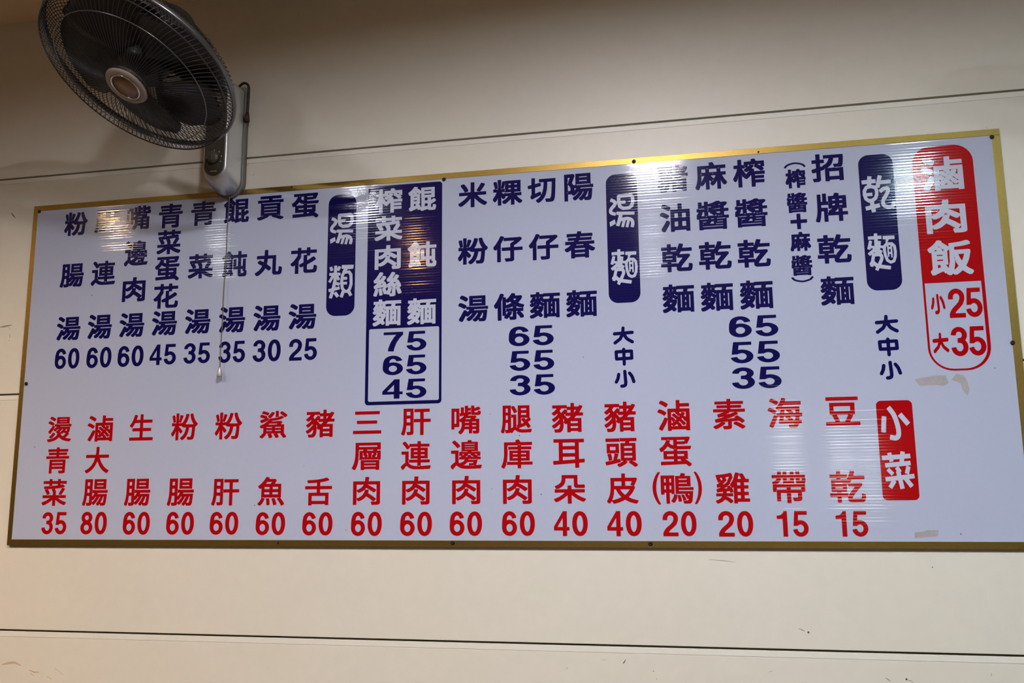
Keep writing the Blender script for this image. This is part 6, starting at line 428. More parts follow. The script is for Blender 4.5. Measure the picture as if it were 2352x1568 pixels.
ITEMS = [   # kind, colour, text, (outline, x, z, width, height) of each character in metres on the board
    ('dish_name', 'b', '粉腸湯', [('plain', '粉', 0.1327, 0.8438, 0.0693, 0.0655), ('plain', '腸', 0.1317, 0.7014, 0.07, 0.0639), ('plain', '湯', 0.1329, 0.5582, 0.0702, 0.0635)]),
    ('price', 'b', '60', [('plain', '6', 0.1158, 0.4778, 0.0333, 0.0546), ('plain', '0', 0.1548, 0.4778, 0.0333, 0.0546)]),
    ('dish_name', 'b', '肝連湯', [('plain', '肝', 0.2267, 0.8449, 0.0737, 0.064), ('plain', '連', 0.2255, 0.7025, 0.0712, 0.0661), ('plain', '湯', 0.2254, 0.5589, 0.0705, 0.0649)]),
    ('price', 'b', '60', [('plain', '6', 0.2096, 0.4771, 0.0334, 0.0545), ('plain', '0', 0.2488, 0.4771, 0.0334, 0.0545)]),
    ('dish_name', 'b', '嘴邊肉湯', [('plain', '嘴', 0.3198, 0.8473, 0.0706, 0.0656), ('plain', '邊', 0.3189, 0.7507, 0.0684, 0.0679), ('plain', '肉', 0.3185, 0.6534, 0.0668, 0.0654), ('plain', '湯', 0.3189, 0.559, 0.0714, 0.0639)]),
    ('price', 'b', '60', [('plain', '6', 0.3009, 0.477, 0.0341, 0.0548), ('plain', '0', 0.3409, 0.477, 0.0341, 0.0548)]),
    ('dish_name', 'b', '青菜蛋花湯', [('plain', '青', 0.4136, 0.8462, 0.0689, 0.0659), ('plain', '菜', 0.4124, 0.775, 0.0686, 0.0655), ('plain', '蛋', 0.4118, 0.7033, 0.0695, 0.0651), ('plain', '花', 0.4126, 0.6307, 0.0704, 0.0654), ('plain', '湯', 0.4124, 0.5597, 0.0709, 0.0642)]),
    ('price', 'b', '45', [('plain', '4', 0.3929, 0.4777, 0.0343, 0.0532), ('plain', '5', 0.4331, 0.4777, 0.0343, 0.0532)]),
    ('dish_name', 'b', '青菜湯', [('plain', '青', 0.5077, 0.8463, 0.0701, 0.0657), ('plain', '菜', 0.5071, 0.7046, 0.0699, 0.0653), ('plain', '湯', 0.5066, 0.5599, 0.0708, 0.0644)]),
    ('price', 'b', '35', [('plain', '3', 0.4885, 0.4776, 0.0339, 0.0531), ('plain', '5', 0.5283, 0.4776, 0.0339, 0.0531)]),
    ('dish_name', 'b', '餛飩湯', [('plain', '餛', 0.6013, 0.847, 0.0712, 0.0666), ('plain', '飩', 0.6021, 0.7046, 0.0692, 0.0674), ('plain', '湯', 0.602, 0.5599, 0.0718, 0.0668)]),
    ('price', 'b', '35', [('plain', '3', 0.5855, 0.4771, 0.0335, 0.0548), ('plain', '5', 0.6249, 0.4771, 0.0335, 0.0548)]),
    ('dish_name', 'b', '貢丸湯', [('plain', '貢', 0.6965, 0.8471, 0.0724, 0.064), ('plain', '丸', 0.6968, 0.7026, 0.0736, 0.067), ('plain', '湯', 0.6974, 0.5594, 0.0729, 0.0658)]),
    ('price', 'b', '30', [('plain', '3', 0.6796, 0.4764, 0.0347, 0.0558), ('plain', '0', 0.7204, 0.4764, 0.0347, 0.0558)]),
    ('dish_name', 'b', '蛋花湯', [('plain', '蛋', 0.7918, 0.8456, 0.0727, 0.0658), ('plain', '花', 0.7924, 0.7023, 0.0715, 0.0673), ('plain', '湯', 0.793, 0.5591, 0.0736, 0.0645)]),
    ('price', 'b', '25', [('plain', '2', 0.7772, 0.4756, 0.0341, 0.0546), ('plain', '5', 0.8172, 0.4756, 0.0341, 0.0546)]),
    ('dish_name', 'w', '榨菜肉絲麵', [('plain', '榨', 1.0145, 0.8421, 0.0713, 0.063), ('plain', '菜', 1.0151, 0.7708, 0.0717, 0.0633), ('plain', '肉', 1.0142, 0.6971, 0.0675, 0.0612), ('plain', '絲', 1.0146, 0.629, 0.0721, 0.0617), ('plain', '麵', 1.0141, 0.5583, 0.0725, 0.0662)]),
    ('dish_name', 'w', '餛飩麵', [('plain', '餛', 1.1017, 0.8411, 0.0712, 0.0628), ('plain', '飩', 1.1023, 0.6992, 0.0731, 0.0642), ('plain', '麵', 1.1024, 0.5574, 0.0727, 0.0649)]),
    ('price', 'b', '75', [('plain', '7', 1.0317, 0.4851, 0.0505, 0.0477), ('plain', '5', 1.0897, 0.4851, 0.0505, 0.0477)]),
    ('price', 'b', '65', [('plain', '6', 1.031, 0.4273, 0.0512, 0.0475), ('plain', '5', 1.0898, 0.4273, 0.0512, 0.0475)]),
    ('price', 'b', '45', [('plain', '4', 1.0308, 0.3699, 0.0514, 0.0467), ('plain', '5', 1.09, 0.3699, 0.0514, 0.0467)]),
    ('dish_name', 'b', '米粉湯', [('plain', '米', 1.2301, 0.8413, 0.0721, 0.0635), ('plain', '粉', 1.2304, 0.6996, 0.0742, 0.0659), ('plain', '湯', 1.231, 0.5578, 0.0734, 0.0646)]),
    ('dish_name', 'b', '粿仔條', [('plain', '粿', 1.3171, 0.8411, 0.0728, 0.065), ('plain', '仔', 1.3171, 0.6996, 0.072, 0.0642), ('plain', '條', 1.3185, 0.5573, 0.0732, 0.0653)]),
    ('dish_name', 'b', '切仔麵', [('plain', '切', 1.4013, 0.8398, 0.0683, 0.0627), ('plain', '仔', 1.404, 0.6991, 0.0714, 0.0641), ('plain', '麵', 1.4049, 0.5577, 0.0726, 0.0632)]),
    ('dish_name', 'b', '陽春麵', [('plain', '陽', 1.491, 0.8404, 0.07, 0.0674), ('plain', '春', 1.4905, 0.6986, 0.0719, 0.0656), ('plain', '麵', 1.4918, 0.5572, 0.0727, 0.0643)]),
    ('price', 'b', '65', [('plain', '6', 1.3423, 0.4851, 0.0499, 0.0473), ('plain', '5', 1.3997, 0.4851, 0.0499, 0.0473)]),
    ('price', 'b', '55', [('plain', '5', 1.3434, 0.4267, 0.0493, 0.0472), ('plain', '5', 1.4002, 0.4267, 0.0493, 0.0472)]),
    ('price', 'b', '35', [('plain', '3', 1.3433, 0.3693, 0.0499, 0.0478), ('plain', '5', 1.4007, 0.3693, 0.0499, 0.0478)]),
    ('size_column', 'b', '大中小', [('round', '大', 1.5868, 0.477, 0.0481, 0.0416), ('round', '中', 1.5867, 0.4273, 0.043, 0.0419), ('round', '小', 1.5875, 0.3764, 0.0473, 0.0412)]),
    ('dish_name', 'b', '豬油乾麵', [('plain', '豬', 1.7125, 0.8444, 0.0699, 0.0652), ('plain', '油', 1.714, 0.7488, 0.0685, 0.0678), ('plain', '乾', 1.7141, 0.653, 0.0716, 0.0666), ('plain', '麵', 1.7146, 0.5576, 0.0721, 0.0663)]),
    ('dish_name', 'b', '麻醬乾麵', [('plain', '麻', 1.7996, 0.8438, 0.0717, 0.0657), ('plain', '醬', 1.7997, 0.7483, 0.0725, 0.0682), ('plain', '乾', 1.8006, 0.6532, 0.0727, 0.0656), ('plain', '麵', 1.8007, 0.557, 0.0724, 0.0661)]),
    ('dish_name', 'b', '榨醬乾麵', [('plain', '榨', 1.8852, 0.8435, 0.0709, 0.0676), ('plain', '醬', 1.8857, 0.7483, 0.0718, 0.0669), ('plain', '乾', 1.8867, 0.6528, 0.0723, 0.0651), ('plain', '麵', 1.8876, 0.5573, 0.0727, 0.0663)]),
    ('price', 'b', '65', [('plain', '6', 1.8484, 0.4852, 0.0497, 0.0481), ('plain', '5', 1.9056, 0.4852, 0.0497, 0.0481)]),
    ('price', 'b', '55', [('plain', '5', 1.8491, 0.4266, 0.0494, 0.0483), ('plain', '5', 1.9059, 0.4266, 0.0494, 0.0483)]),
    ('price', 'b', '35', [('plain', '3', 1.8492, 0.3691, 0.0495, 0.0482), ('plain', '5', 1.9062, 0.3691, 0.0495, 0.0482)]),
    ('dish_name', 'b', '招牌乾麵', [('plain', '招', 2.0577, 0.8424, 0.0695, 0.0657), ('plain', '牌', 2.0602, 0.7485, 0.0692, 0.0666), ('plain', '乾', 2.06, 0.6522, 0.0717, 0.0658), ('plain', '麵', 2.0607, 0.5575, 0.071, 0.0656)]),
    ('dish_note', 'b', '(榨醬+麻醬)', [('round', '(', 1.9869, 0.854, 0.0472, 0.0127), ('heavy', '榨', 1.987, 0.8217, 0.0442, 0.045), ('heavy', '醬', 1.9872, 0.7647, 0.0439, 0.0467), ('heavy', '+', 1.9883, 0.7207, 0.0361, 0.0362), ('heavy', '麻', 1.9892, 0.6739, 0.0443, 0.0443), ('heavy', '醬', 1.9892, 0.6186, 0.0443, 0.0466), ('round', ')', 1.9886, 0.5862, 0.0475, 0.0128)]),
    ('size_column', 'b', '大中小', [('round', '大', 2.1575, 0.4771, 0.0483, 0.0414), ('round', '中', 2.1576, 0.427, 0.0421, 0.0413), ('round', '小', 2.1584, 0.3761, 0.0454, 0.041)]),
    ('dish_name', 'w', '滷肉飯', [('plain', '滷', 2.2963, 0.8084, 0.0864, 0.0777), ('plain', '肉', 2.2964, 0.7104, 0.0822, 0.0759), ('plain', '飯', 2.2979, 0.618, 0.0889, 0.0787)]),
    ('size_mark', 'r', '小', [('round', '小', 2.2648, 0.5162, 0.029, 0.0451)]),
    ('price', 'r', '25', [('plain', '2', 2.3023, 0.5165, 0.0328, 0.0641), ('plain', '5', 2.3365, 0.5165, 0.0328, 0.0641)]),
    ('size_mark', 'r', '大', [('round', '大', 2.2635, 0.4315, 0.0322, 0.0445)]),
    ('price', 'r', '35', [('plain', '3', 2.3009, 0.4329, 0.0339, 0.0634), ('plain', '5', 2.3361, 0.4329, 0.0339, 0.0634)]),
    ('dish_name', 'r', '燙青菜', [('slim', '燙', 0.1285, 0.2934, 0.0694, 0.0657), ('slim', '青', 0.1287, 0.2135, 0.0668, 0.0668), ('slim', '菜', 0.1265, 0.1322, 0.0703, 0.0679)]),
    ('price', 'r', '35', [('plain', '3', 0.1129, 0.055, 0.033, 0.0556), ('plain', '5', 0.1517, 0.055, 0.033, 0.0556)]),
    ('dish_name', 'r', '滷大腸', [('slim', '滷', 0.2462, 0.2927, 0.0731, 0.0666), ('slim', '大', 0.2441, 0.2127, 0.0679, 0.0665), ('slim', '腸', 0.2442, 0.1311, 0.071, 0.0668)]),
    ('price', 'r', '80', [('plain', '8', 0.2255, 0.0551, 0.0343, 0.0562), ('plain', '0', 0.2657, 0.0551, 0.0343, 0.0562)]),
    ('dish_name', 'r', '生腸', [('slim', '生', 0.3642, 0.293, 0.0664, 0.0664), ('slim', '腸', 0.3633, 0.1307, 0.0715, 0.0672)]),
    ('price', 'r', '60', [('plain', '6', 0.3452, 0.0545, 0.0345, 0.0564), ('plain', '0', 0.3856, 0.0545, 0.0345, 0.0564)]),
    ('dish_name', 'r', '粉腸', [('slim', '粉', 0.4845, 0.292, 0.0724, 0.0675), ('slim', '腸', 0.4827, 0.1301, 0.0724, 0.0672)]),
    ('price', 'r', '60', [('plain', '6', 0.4653, 0.0544, 0.0346, 0.0558), ('plain', '0', 0.5059, 0.0544, 0.0346, 0.0558)]),
    ('dish_name', 'r', '粉肝', [('slim', '粉', 0.6049, 0.2914, 0.0729, 0.0671), ('slim', '肝', 0.6039, 0.1291, 0.0737, 0.065)]),
    ('price', 'r', '60', [('plain', '6', 0.5833, 0.0542, 0.035, 0.0552), ('plain', '0', 0.6243, 0.0542, 0.035, 0.0552)]),
    ('dish_name', 'r', '鯊魚', [('slim', '鯊', 0.725, 0.2919, 0.0721, 0.0668), ('slim', '魚', 0.7248, 0.1303, 0.0692, 0.0687)]),
    ('price', 'r', '60', [('plain', '6', 0.7053, 0.0532, 0.0352, 0.0549), ('plain', '0', 0.7467, 0.0532, 0.0352, 0.0549)]),
    ('dish_name', 'r', '豬舌', [('slim', '豬', 0.8477, 0.2914, 0.0736, 0.0671), ('slim', '舌', 0.8476, 0.1286, 0.0689, 0.0658)]),
    ('price', 'r', '60', [('plain', '6', 0.8262, 0.0527, 0.0355, 0.055), ('plain', '0', 0.8678, 0.0527, 0.0355, 0.055)]),
    ('dish_name', 'r', '三層肉', [('slim', '三', 0.9682, 0.291, 0.0715, 0.0542), ('slim', '層', 0.9675, 0.2106, 0.0721, 0.0652), ('slim', '肉', 0.9694, 0.129, 0.068, 0.0655)]),
    ('price', 'r', '60', [('plain', '6', 0.9497, 0.0523, 0.0353, 0.0565), ('plain', '0', 0.9911, 0.0523, 0.0353, 0.0565)]),
    ('dish_name', 'r', '肝連肉', [('slim', '肝', 1.0903, 0.29, 0.0732, 0.0636), ('slim', '連', 1.0906, 0.2107, 0.0735, 0.067), ('slim', '肉', 1.0914, 0.1289, 0.0676, 0.0655)]),
    ('price', 'r', '60', [('plain', '6', 1.0717, 0.0522, 0.0357, 0.0559), ('plain', '0', 1.1135, 0.0522, 0.0357, 0.0559)]),
    ('dish_name', 'r', '嘴邊肉', [('slim', '嘴', 1.2133, 0.2916, 0.0716, 0.0668), ('slim', '邊', 1.2132, 0.2106, 0.0749, 0.0675), ('slim', '肉', 1.2133, 0.129, 0.0677, 0.065)]),
    ('price', 'r', '60', [('plain', '6', 1.1917, 0.0525, 0.0354, 0.0557), ('plain', '0', 1.2333, 0.0525, 0.0354, 0.0557)]),
    ('dish_name', 'r', '腿庫肉', [('slim', '腿', 1.3333, 0.2904, 0.0728, 0.0647), ('slim', '庫', 1.334, 0.2102, 0.0736, 0.0663), ('slim', '肉', 1.3343, 0.1291, 0.0677, 0.0655)]),
    ('price', 'r', '60', [('plain', '6', 1.3154, 0.0526, 0.0352, 0.0556), ('plain', '0', 1.3568, 0.0526, 0.0352, 0.0556)]),
    ('dish_name', 'r', '豬耳朵', [('slim', '豬', 1.4534, 0.2909, 0.0725, 0.0676), ('slim', '耳', 1.4548, 0.2094, 0.0728, 0.0657), ('slim', '朵', 1.4555, 0.1286, 0.0728, 0.0642)]),
    ('price', 'r', '40', [('plain', '4', 1.4356, 0.0524, 0.0355, 0.0552), ('plain', '0', 1.4772, 0.0524, 0.0355, 0.0552)]),
    ('dish_name', 'r', '豬頭皮', [('slim', '豬', 1.5737, 0.2901, 0.0715, 0.0684), ('slim', '頭', 1.5743, 0.2095, 0.0724, 0.0647), ('slim', '皮', 1.5746, 0.1292, 0.0701, 0.0668)]),
    ('price', 'r', '40', [('plain', '4', 1.556, 0.0522, 0.0353, 0.0552), ('plain', '0', 1.5974, 0.0522, 0.0353, 0.0552)]),
    ('dish_name', 'r', '滷蛋(鴨)', [('slim', '滷', 1.6935, 0.29, 0.0712, 0.0689), ('slim', '蛋', 1.6944, 0.2096, 0.0699, 0.0657), ('thin', '(', 1.6501, 0.1292, 0.0174, 0.0713), ('slim', '鴨', 1.6953, 0.1286, 0.0715, 0.0669), ('thin', ')', 1.7408, 0.1293, 0.0163, 0.0707)]),
    ('price', 'r', '20', [('plain', '2', 1.6778, 0.052, 0.0337, 0.0546), ('plain', '0', 1.7174, 0.052, 0.0337, 0.0546)]),
    ('dish_name', 'r', '素雞', [('slim', '素', 1.8146, 0.2902, 0.0696, 0.0677), ('slim', '雞', 1.8144, 0.1284, 0.0727, 0.0669)]),
    ('price', 'r', '20', [('plain', '2', 1.7977, 0.0515, 0.0339, 0.0548), ('plain', '0', 1.8375, 0.0515, 0.0339, 0.0548)]),
    ('dish_name', 'r', '海帶', [('slim', '海', 1.9339, 0.2897, 0.0725, 0.0659), ('slim', '帶', 1.9333, 0.1292, 0.0705, 0.0682)]),
    ('price', 'r', '15', [('plain', '1', 1.915, 0.0513, 0.0219, 0.0541), ('plain', '5', 1.9528, 0.0513, 0.0322, 0.0541)]),
    ('dish_name', 'r', '豆乾', [('slim', '豆', 2.0536, 0.2905, 0.0705, 0.0618), ('slim', '乾', 2.0533, 0.1289, 0.0724, 0.0674)]),
    ('price', 'r', '15', [('plain', '1', 2.0358, 0.0512, 0.0218, 0.0534), ('plain', '5', 2.0734, 0.0512, 0.032, 0.0534)]),
]
BADGES = [
    ('b', '湯類', (0.8552, 0.5559, 0.9296, 0.8674), 0.33, [('badge', '湯', 0.8919, 0.7772, 0.0627, 0.0818), ('badge', '類', 0.8925, 0.6423, 0.0664, 0.0843)]),
    ('b', '湯麵', (1.5557, 0.5534, 1.6291, 0.8648), 0.3, [('badge', '湯', 1.5918, 0.7735, 0.0608, 0.0823), ('badge', '麵', 1.5933, 0.6386, 0.0628, 0.0854)]),
    ('b', '乾麵', (2.1236, 0.5527, 2.1966, 0.8641), 0.3, [('badge', '乾', 2.162, 0.7728, 0.0684, 0.0861), ('badge', '麵', 2.1599, 0.6391, 0.0607, 0.0852)]),
    ('r', '小菜', (2.1229, 0.0998, 2.1958, 0.3106), 0.14, [('badge', '小', 2.1592, 0.262, 0.059, 0.0739), ('badge', '菜', 2.1581, 0.1625, 0.0625, 0.0797)]),
]
WIN = {'block': [[0.961, 0.3325, 1.1528, 0.8819], [0.9689, 0.3407, 1.1466, 0.5185]], 'rice': [[2.2371, 0.3706, 2.3619, 0.8733], [2.2415, 0.3747, 2.3549, 0.563]]}
SCREWS = [[0.0169, 0.8859], [0.7541, 0.8975], [1.1575, 0.8862], [1.6237, 0.893], [1.9091, 0.8921], [2.4046, 0.8832], [2.4043, 0.4257], [1.6326, 0.0088], [1.1814, 0.0094], [0.7479, 0.0082], [0.0191, 0.4152]]
RESIDUE = [[[2.2044, 0.3536], [2.2152, 0.357], [2.2486, 0.3615], [2.2676, 0.3609], [2.2723, 0.3448], [2.2623, 0.3386], [2.2469, 0.341], [2.2147, 0.3401]], [[2.278, 0.3512], [2.2885, 0.3639], [2.3036, 0.3596], [2.3093, 0.3464], [2.3121, 0.3287], [2.3068, 0.3169], [2.2991, 0.3273], [2.2953, 0.3432]], [[2.1806, 0.0336], [2.2003, 0.0354], [2.2039, 0.0381], [2.2276, 0.0381], [2.225, 0.0257], [2.2028, 0.0239], [2.1797, 0.0212]]]
SPECKS = [[0.6911, 0.6586], [1.2737, 0.1314], [1.3896, 0.1177], [1.2021, 0.0478], [1.3405, 0.2522], [1.3148, 0.0175], [0.1766, 0.5041], [0.1955, 0.644], [0.0588, 0.2491], [1.2715, 0.3033], [0.6831, 0.0969], [1.4933, 0.4298], [0.92, 0.0379], [2.2699, 0.0302], [2.3653, 0.3733], [0.8083, 0.1896]]
MARKS = [['b', [[-0.0795, 0.8925], [-0.0719, 0.8845], [-0.0628, 0.8752]], 2.2, 'brown'], ['b', [[-0.083, 0.5726], [-0.0722, 0.5733], [-0.0589, 0.5751], [-0.047, 0.5769]], 3, 'green'], ['b', [[-0.056, 0.5726], [-0.0511, 0.564]], 2, 'green'], ['b', [[-0.0501, 0.5533], [-0.0503, 0.5415]], 2.5, 'green'], ['b', [[-0.0525, 0.5356], [-0.0497, 0.5343]], 2, 'green'], ['b', [[0.6133, 0.9595], [0.6165, 0.9699], [0.6263, 0.9715]], 2, 'grey'], ['b', [[0.618, 0.9651], [0.6207, 0.9577]], 2, 'grey'], ['b', [[0.64, 0.9395], [0.6434, 0.9451]], 2.2, 'grey'], ['b', [[2.3968, 0.9111], [2.3999, 0.9067]], 1.2, 'grey'], ['b', [[1.9365, -0.1662], [1.9434, -0.1687], [1.9494, -0.1712]], 2, 'grey'], ['b', [[1.9541, -0.1738], [1.9576, -0.1737]], 4, 'dark'], ['b', [[1.5634, -0.2481], [1.5673, -0.2444], [1.5703, -0.2388]], 2, 'brown'], ['b', [[2.1032, -0.2604], [2.108, -0.2637], [2.1128, -0.2678]], 1.8, 'grey'], ['b', [[2.1418, -0.2617], [2.1451, -0.2625]], 4, 'dark'], ['b', [[2.1467, -0.2633], [2.1565, -0.2672]], 2, 'brown'], ['b', [[1.872, -0.2561], [1.8802, -0.2533]], 1.6, 'grey'], ['b', [[1.6287, -0.2625], [1.6306, -0.2607]], 2.4, 'grey'], ['b', [[1.6356, -0.2785], [1.6366, -0.2758]], 1.8, 'grey'], ['b', [[1.4385, -0.2627], [1.4434, -0.2589]], 1.6, 'grey'], ['b', [[1.7562, -0.0255], [1.7866, -0.0272], [1.8141, -0.0307]], 1.2, 'grey'], ['b', [[0.0063, -0.2941], [0.026, -0.2894], [0.0435, -0.2878], [0.0616, -0.2946]], 5, 'rust'], ['b', [[0.085, -0.3044], [0.1003, -0.3091], [0.1151, -0.3087]], 3, 'rust'], ['b', [[0.0906, -0.3115], [0.1011, -0.3184]], 3, 'rust'], ['b', [[0.1382, -0.3183], [0.151, -0.3241]], 3, 'rust'], ['b', [[0.1586, -0.2981], [0.1844, -0.3138]], 1, 'grey'], ['b', [[2.3043, -0.2516], [2.3064, -0.2457]], 2, 'grey'], ['b', [[2.2106, -0.0376], [2.2114, -0.0376]], 2.2, 'dark'], ['b', [[1.5169, -0.2421], [1.5275, -0.24]], 1.4, 'grey'], ['b', [[0.0953, 0.032], [0.0955, 0.0298]], 1.0, 'grey']]
GLYPH = {}
def glyph(key):
    if key not in GLYPH:
        loops = [[(v[i] / 999.0 - 0.5, v[i + 1] / 999.0 - 0.5) for i in range(0, len(v), 2)] for v in FONT[key]]
        GLYPH[key] = fill_mesh('glyph', loops)
    return GLYPH[key]
GMAT = {}
def put(name, key, x, z, w, h, mname, parent, y=0.0, th=0.0003):
    k = (key, mname)
    if k not in GMAT:
        me = glyph(key)
        if me.materials: me = me.copy()
        me.materials.clear(); me.materials.append(M[mname])
        GMAT[k] = me
    o = bpy.data.objects.new(name, GMAT[k])
    o.scale = (w, th, h)
    o.location = (x, y - th / 2, z)
    return link(o, parent)

BW, BH, TH = 2.42, 0.9013, 0.0066
board = empty('menu_board', (0, 0, ZB))
tag(board, 'wide white corrugated plastic menu board with gold edging and blue and red Chinese lettering', 'menu board')
bm = bmesh.new(); add_box(bm, 0.001, BW - 0.001, 0, TH, 0.001, BH - 0.001)
obj('sheet', bm, M['board'], board)
EW = 0.0138
for a in ((-0.0005, BW + 0.0005, BH - EW, BH + 0.0005), (-0.0005, BW + 0.0005, -0.0005, EW + 0.0008),
          (-0.0005, EW - 0.002, EW + 0.0008, BH - EW), (BW - EW - 0.002, BW + 0.0005, EW + 0.0008, BH - EW)):
    bm = bmesh.new(); add_box(bm, a[0], a[1], -0.0009, TH, a[2], a[3], 0.0004)
    obj('gold_edging', bm, M['gold'], board)
for x, z in SCREWS:
    small = abs(x - 0.7555) < 0.02 or abs(x - 1.905) < 0.03
    r = 0.0022 if small else 0.0047
    bm = bmesh.new()
    add_lathe(bm, [(0, 0.0), (r, 0.0), (r, 0.0012), (r * .72, 0.0026), (r * .3, 0.0029), (r * .28, 0.0018), (0, 0.0018)], 20)
    o = obj('screw', bm, M['screw'], board, True, Matrix.Translation((x, -0.0008, z)) @ Matrix.Rotation(PI / 2, 4, 'X'))
    if small: o['label'] = 'tiny pin head in the top gold edging'

def film(name, loops, mname, parent, y=0.0, th=0.0003):
    me = fill_mesh(name, loops)
    me.materials.append(M[mname])
    o = bpy.data.objects.new(name, me)
    o.scale = (1, th, 1); o.location = (0, y - th / 2, 0)
    return link(o, parent)
COLOUR = {'b': 'navy', 'r': 'red', 'w': 'white'}
CW = {'b': 'blue', 'r': 'red', 'w': 'white'}
for colr, text, (x0, z0, x1, z1), rr, chars in BADGES:
    b = film('heading_badge', [rounded(x0, z0, x1, z1, rr * (x1 - x0))], COLOUR[colr], board)
    b['label'] = '%s rounded heading plate reading %s in white' % (CW[colr], text)
    for style, ch, x, z, w, h in chars:
        o = put('character', (style, ch), x, z, w, h, 'white', None, -0.0003)
        o.parent = b; o.matrix_parent_inverse = b.matrix_basis.inverted()
blk = WIN['block']; ric = WIN['rice']
noodle = film('noodle_block', [rounded(*blk[0], 0.008), rounded(*blk[1], 0.004)], 'navy', board)
noodle['label'] = 'tall blue block with a white price window'
o0, i0 = ric
rice = film('rice_plate', [rounded(*o0, 0.040, 10, 0.050), [(x, z) for x, z in rounded(*i0, 0.0008, 8, 0.045)]], 'red', board)
rice['label'] = 'red plate for braised pork rice with a price window'
for kind, colr, text, chars in ITEMS:
    e = empty(kind, (0, 0, 0), board)
    e['label'] = '%s lettering reading %s' % (CW[colr], text)
    for style, ch, x, z, w, h in chars:
        put('digit' if ch.isdigit() else 'character', (style, ch), x, z, w, h, COLOUR[colr], e, -0.0003 if colr == 'w' else 0.0)
for l in RESIDUE:
    film('tape_residue', [l], 'tape', board, 0, 0.00015)
def dot(x, z, r):
    return [(x + r * (0.7 + 0.3 * random.random()) * math.cos(a), z + r * (0.7 + 0.3 * random.random()) * math.sin(a)) for a in [2 * PI * k / 9 for k in range(9)]]
for x, z in SPECKS:
    film('dirt_speck', [dot(x, z, random.uniform(0.0010, 0.0020))], 'speck', board, 0, 0.0001)

# marks on the wall
for _, pts, wpx, colr in MARKS:
    hw = wpx * 0.00066
    if len(pts) == 2 and abs(pts[0][0] - pts[1][0]) + abs(pts[0][1] - pts[1][1]) < 0.005:
        loop = dot((pts[0][0] + pts[1][0]) / 2, (pts[0][1] + pts[1][1]) / 2, hw)
    else:
        L, Rr = [], []
        n = len(pts)
        for i, (x, z) in enumerate(pts):
            ax, az = pts[max(0, i - 1)]; bx, bz = pts[min(n - 1, i + 1)]
            d = math.hypot(bx - ax, bz - az) or 1
            nx, nz = -(bz - az) / d, (bx - ax) / d
            t = hw * (0.35 if i in (0, n - 1) else 1) * random.uniform(0.8, 1.2)
            L.append((x + nx * t, z + nz * t)); Rr.append((x - nx * t, z - nz * t))
        loop = L + Rr[::-1]
    o = film('scuff_mark', [loop], 'm_' + colr, wall, WALL_Y, 0.0001)
    o.location.z = ZB

# ------------------------------------------------------------------ the wall fan
FX, FZ = 0.581, ZB + 0.965
fan = empty('wall_fan', (FX, WALL_Y, FZ))
tag(fan, 'grey wall fan with dark wire cage tilted down over the menu board', 'fan')
def rel(x, y, z):      # room coordinates -> fan root
    return Vector((x - FX, y - WALL_Y, z - FZ))

def stadium(hw, zb, zt, y, n=14):
    """outline of the body: round below, softly rounded above"""
    P = []
    for k in range(n + 1):
        a = PI + PI * k / n
        P.append((hw * math.cos(a), y, zb + hw + hw * math.sin(a)))
    rt = hw * 0.6
    for k in range(6):
        a = (PI / 2) * k / 5
        P.append((hw - rt + rt * math.cos(a), y, zt - rt + rt * math.sin(a)))
    for k in range(6):
        a = PI / 2 + (PI / 2) * k / 5
        P.append((-hw + rt + rt * math.cos(a), y, zt - rt + rt * math.sin(a)))
    return P
def loft(bm, rings):
    vr = [[bm.verts.new(p) for p in r] for r in rings]
    for A, B in zip(vr, vr[1:]):
        n = len(A)
        for j in range(n):
            bm.faces.new((A[j], A[(j + 1) % n], B[(j + 1) % n], B[j]))
    bm.faces.new(vr[0]); bm.faces.new(vr[-1][::-1])
ZT = 0.215
bm = bmesh.new()
loft(bm, [stadium(0.0400, -0.086, ZT, 0.0), stadium(0.0405, -0.087, ZT, -0.016), stadium(0.0395, -0.086, ZT, -0.018)])
obj('back_housing', bm, M['bodyback'], fan, True)
bm = bmesh.new()
loft(bm, [stadium(0.0375, -0.082, ZT - .002, -0.018), stadium(0.0385, -0.083, ZT - .002, -0.030), stadium(0.0380, -0.078, ZT - .003, -0.050), stadium(0.0365, -0.072, ZT - .006, -0.070),
          stadium(0.0345, -0.064, ZT - .010, -0.082), stadium(0.0315, -0.058, ZT - .015, -0.088), stadium(0.0295, -0.055, ZT - .018, -0.0895)])
body = obj('front_housing', bm, M['silver'], fan, True)
bm = bmesh.new()
loft(bm, [stadium(0.0275, -0.052, ZT - .03, -0.080), stadium(0.0275, -0.052, ZT - .03, -0.0905), stadium(0.0262, -0.0505, ZT - .032, -0.0918)])
panel = obj('control_panel', bm, M['panel'], fan)
RX = Matrix.Rotation(PI / 2, 4, 'X')
bm = bmesh.new(); add_lathe(bm, [(0, 0.0), (0.0155, 0.0), (0.0150, 0.010), (0.0125, 0.0125), (0, 0.0125)], 32)
add_box(bm, -0.0022, 0.0022, -0.0135, 0.0135, 0.012, 0.0155, 0.0006)
KZ = -0.006
knob = obj('speed_knob', bm, M['knob'], panel, True, Matrix.Translation((0, -0.0918, KZ)) @ RX)
for k in range(7):
    a = math.radians(-30 + k * 40)
    bm = bmesh.new(); add_box(bm, -0.0013, 0.0013, -0.0924, -0.0916, -0.0018, 0.0018)
    obj('dial_mark', bm, M['print'], panel, False, Matrix.Translation((0.0205 * math.cos(a), 0, KZ + 0.0205 * math.sin(a))))
bm = bmesh.new(); add_box(bm, -0.009, 0.009, -0.0925, -0.0915, -0.0425, -0.039, 0.0003)
obj('amber_label', bm, M['plate'], panel)

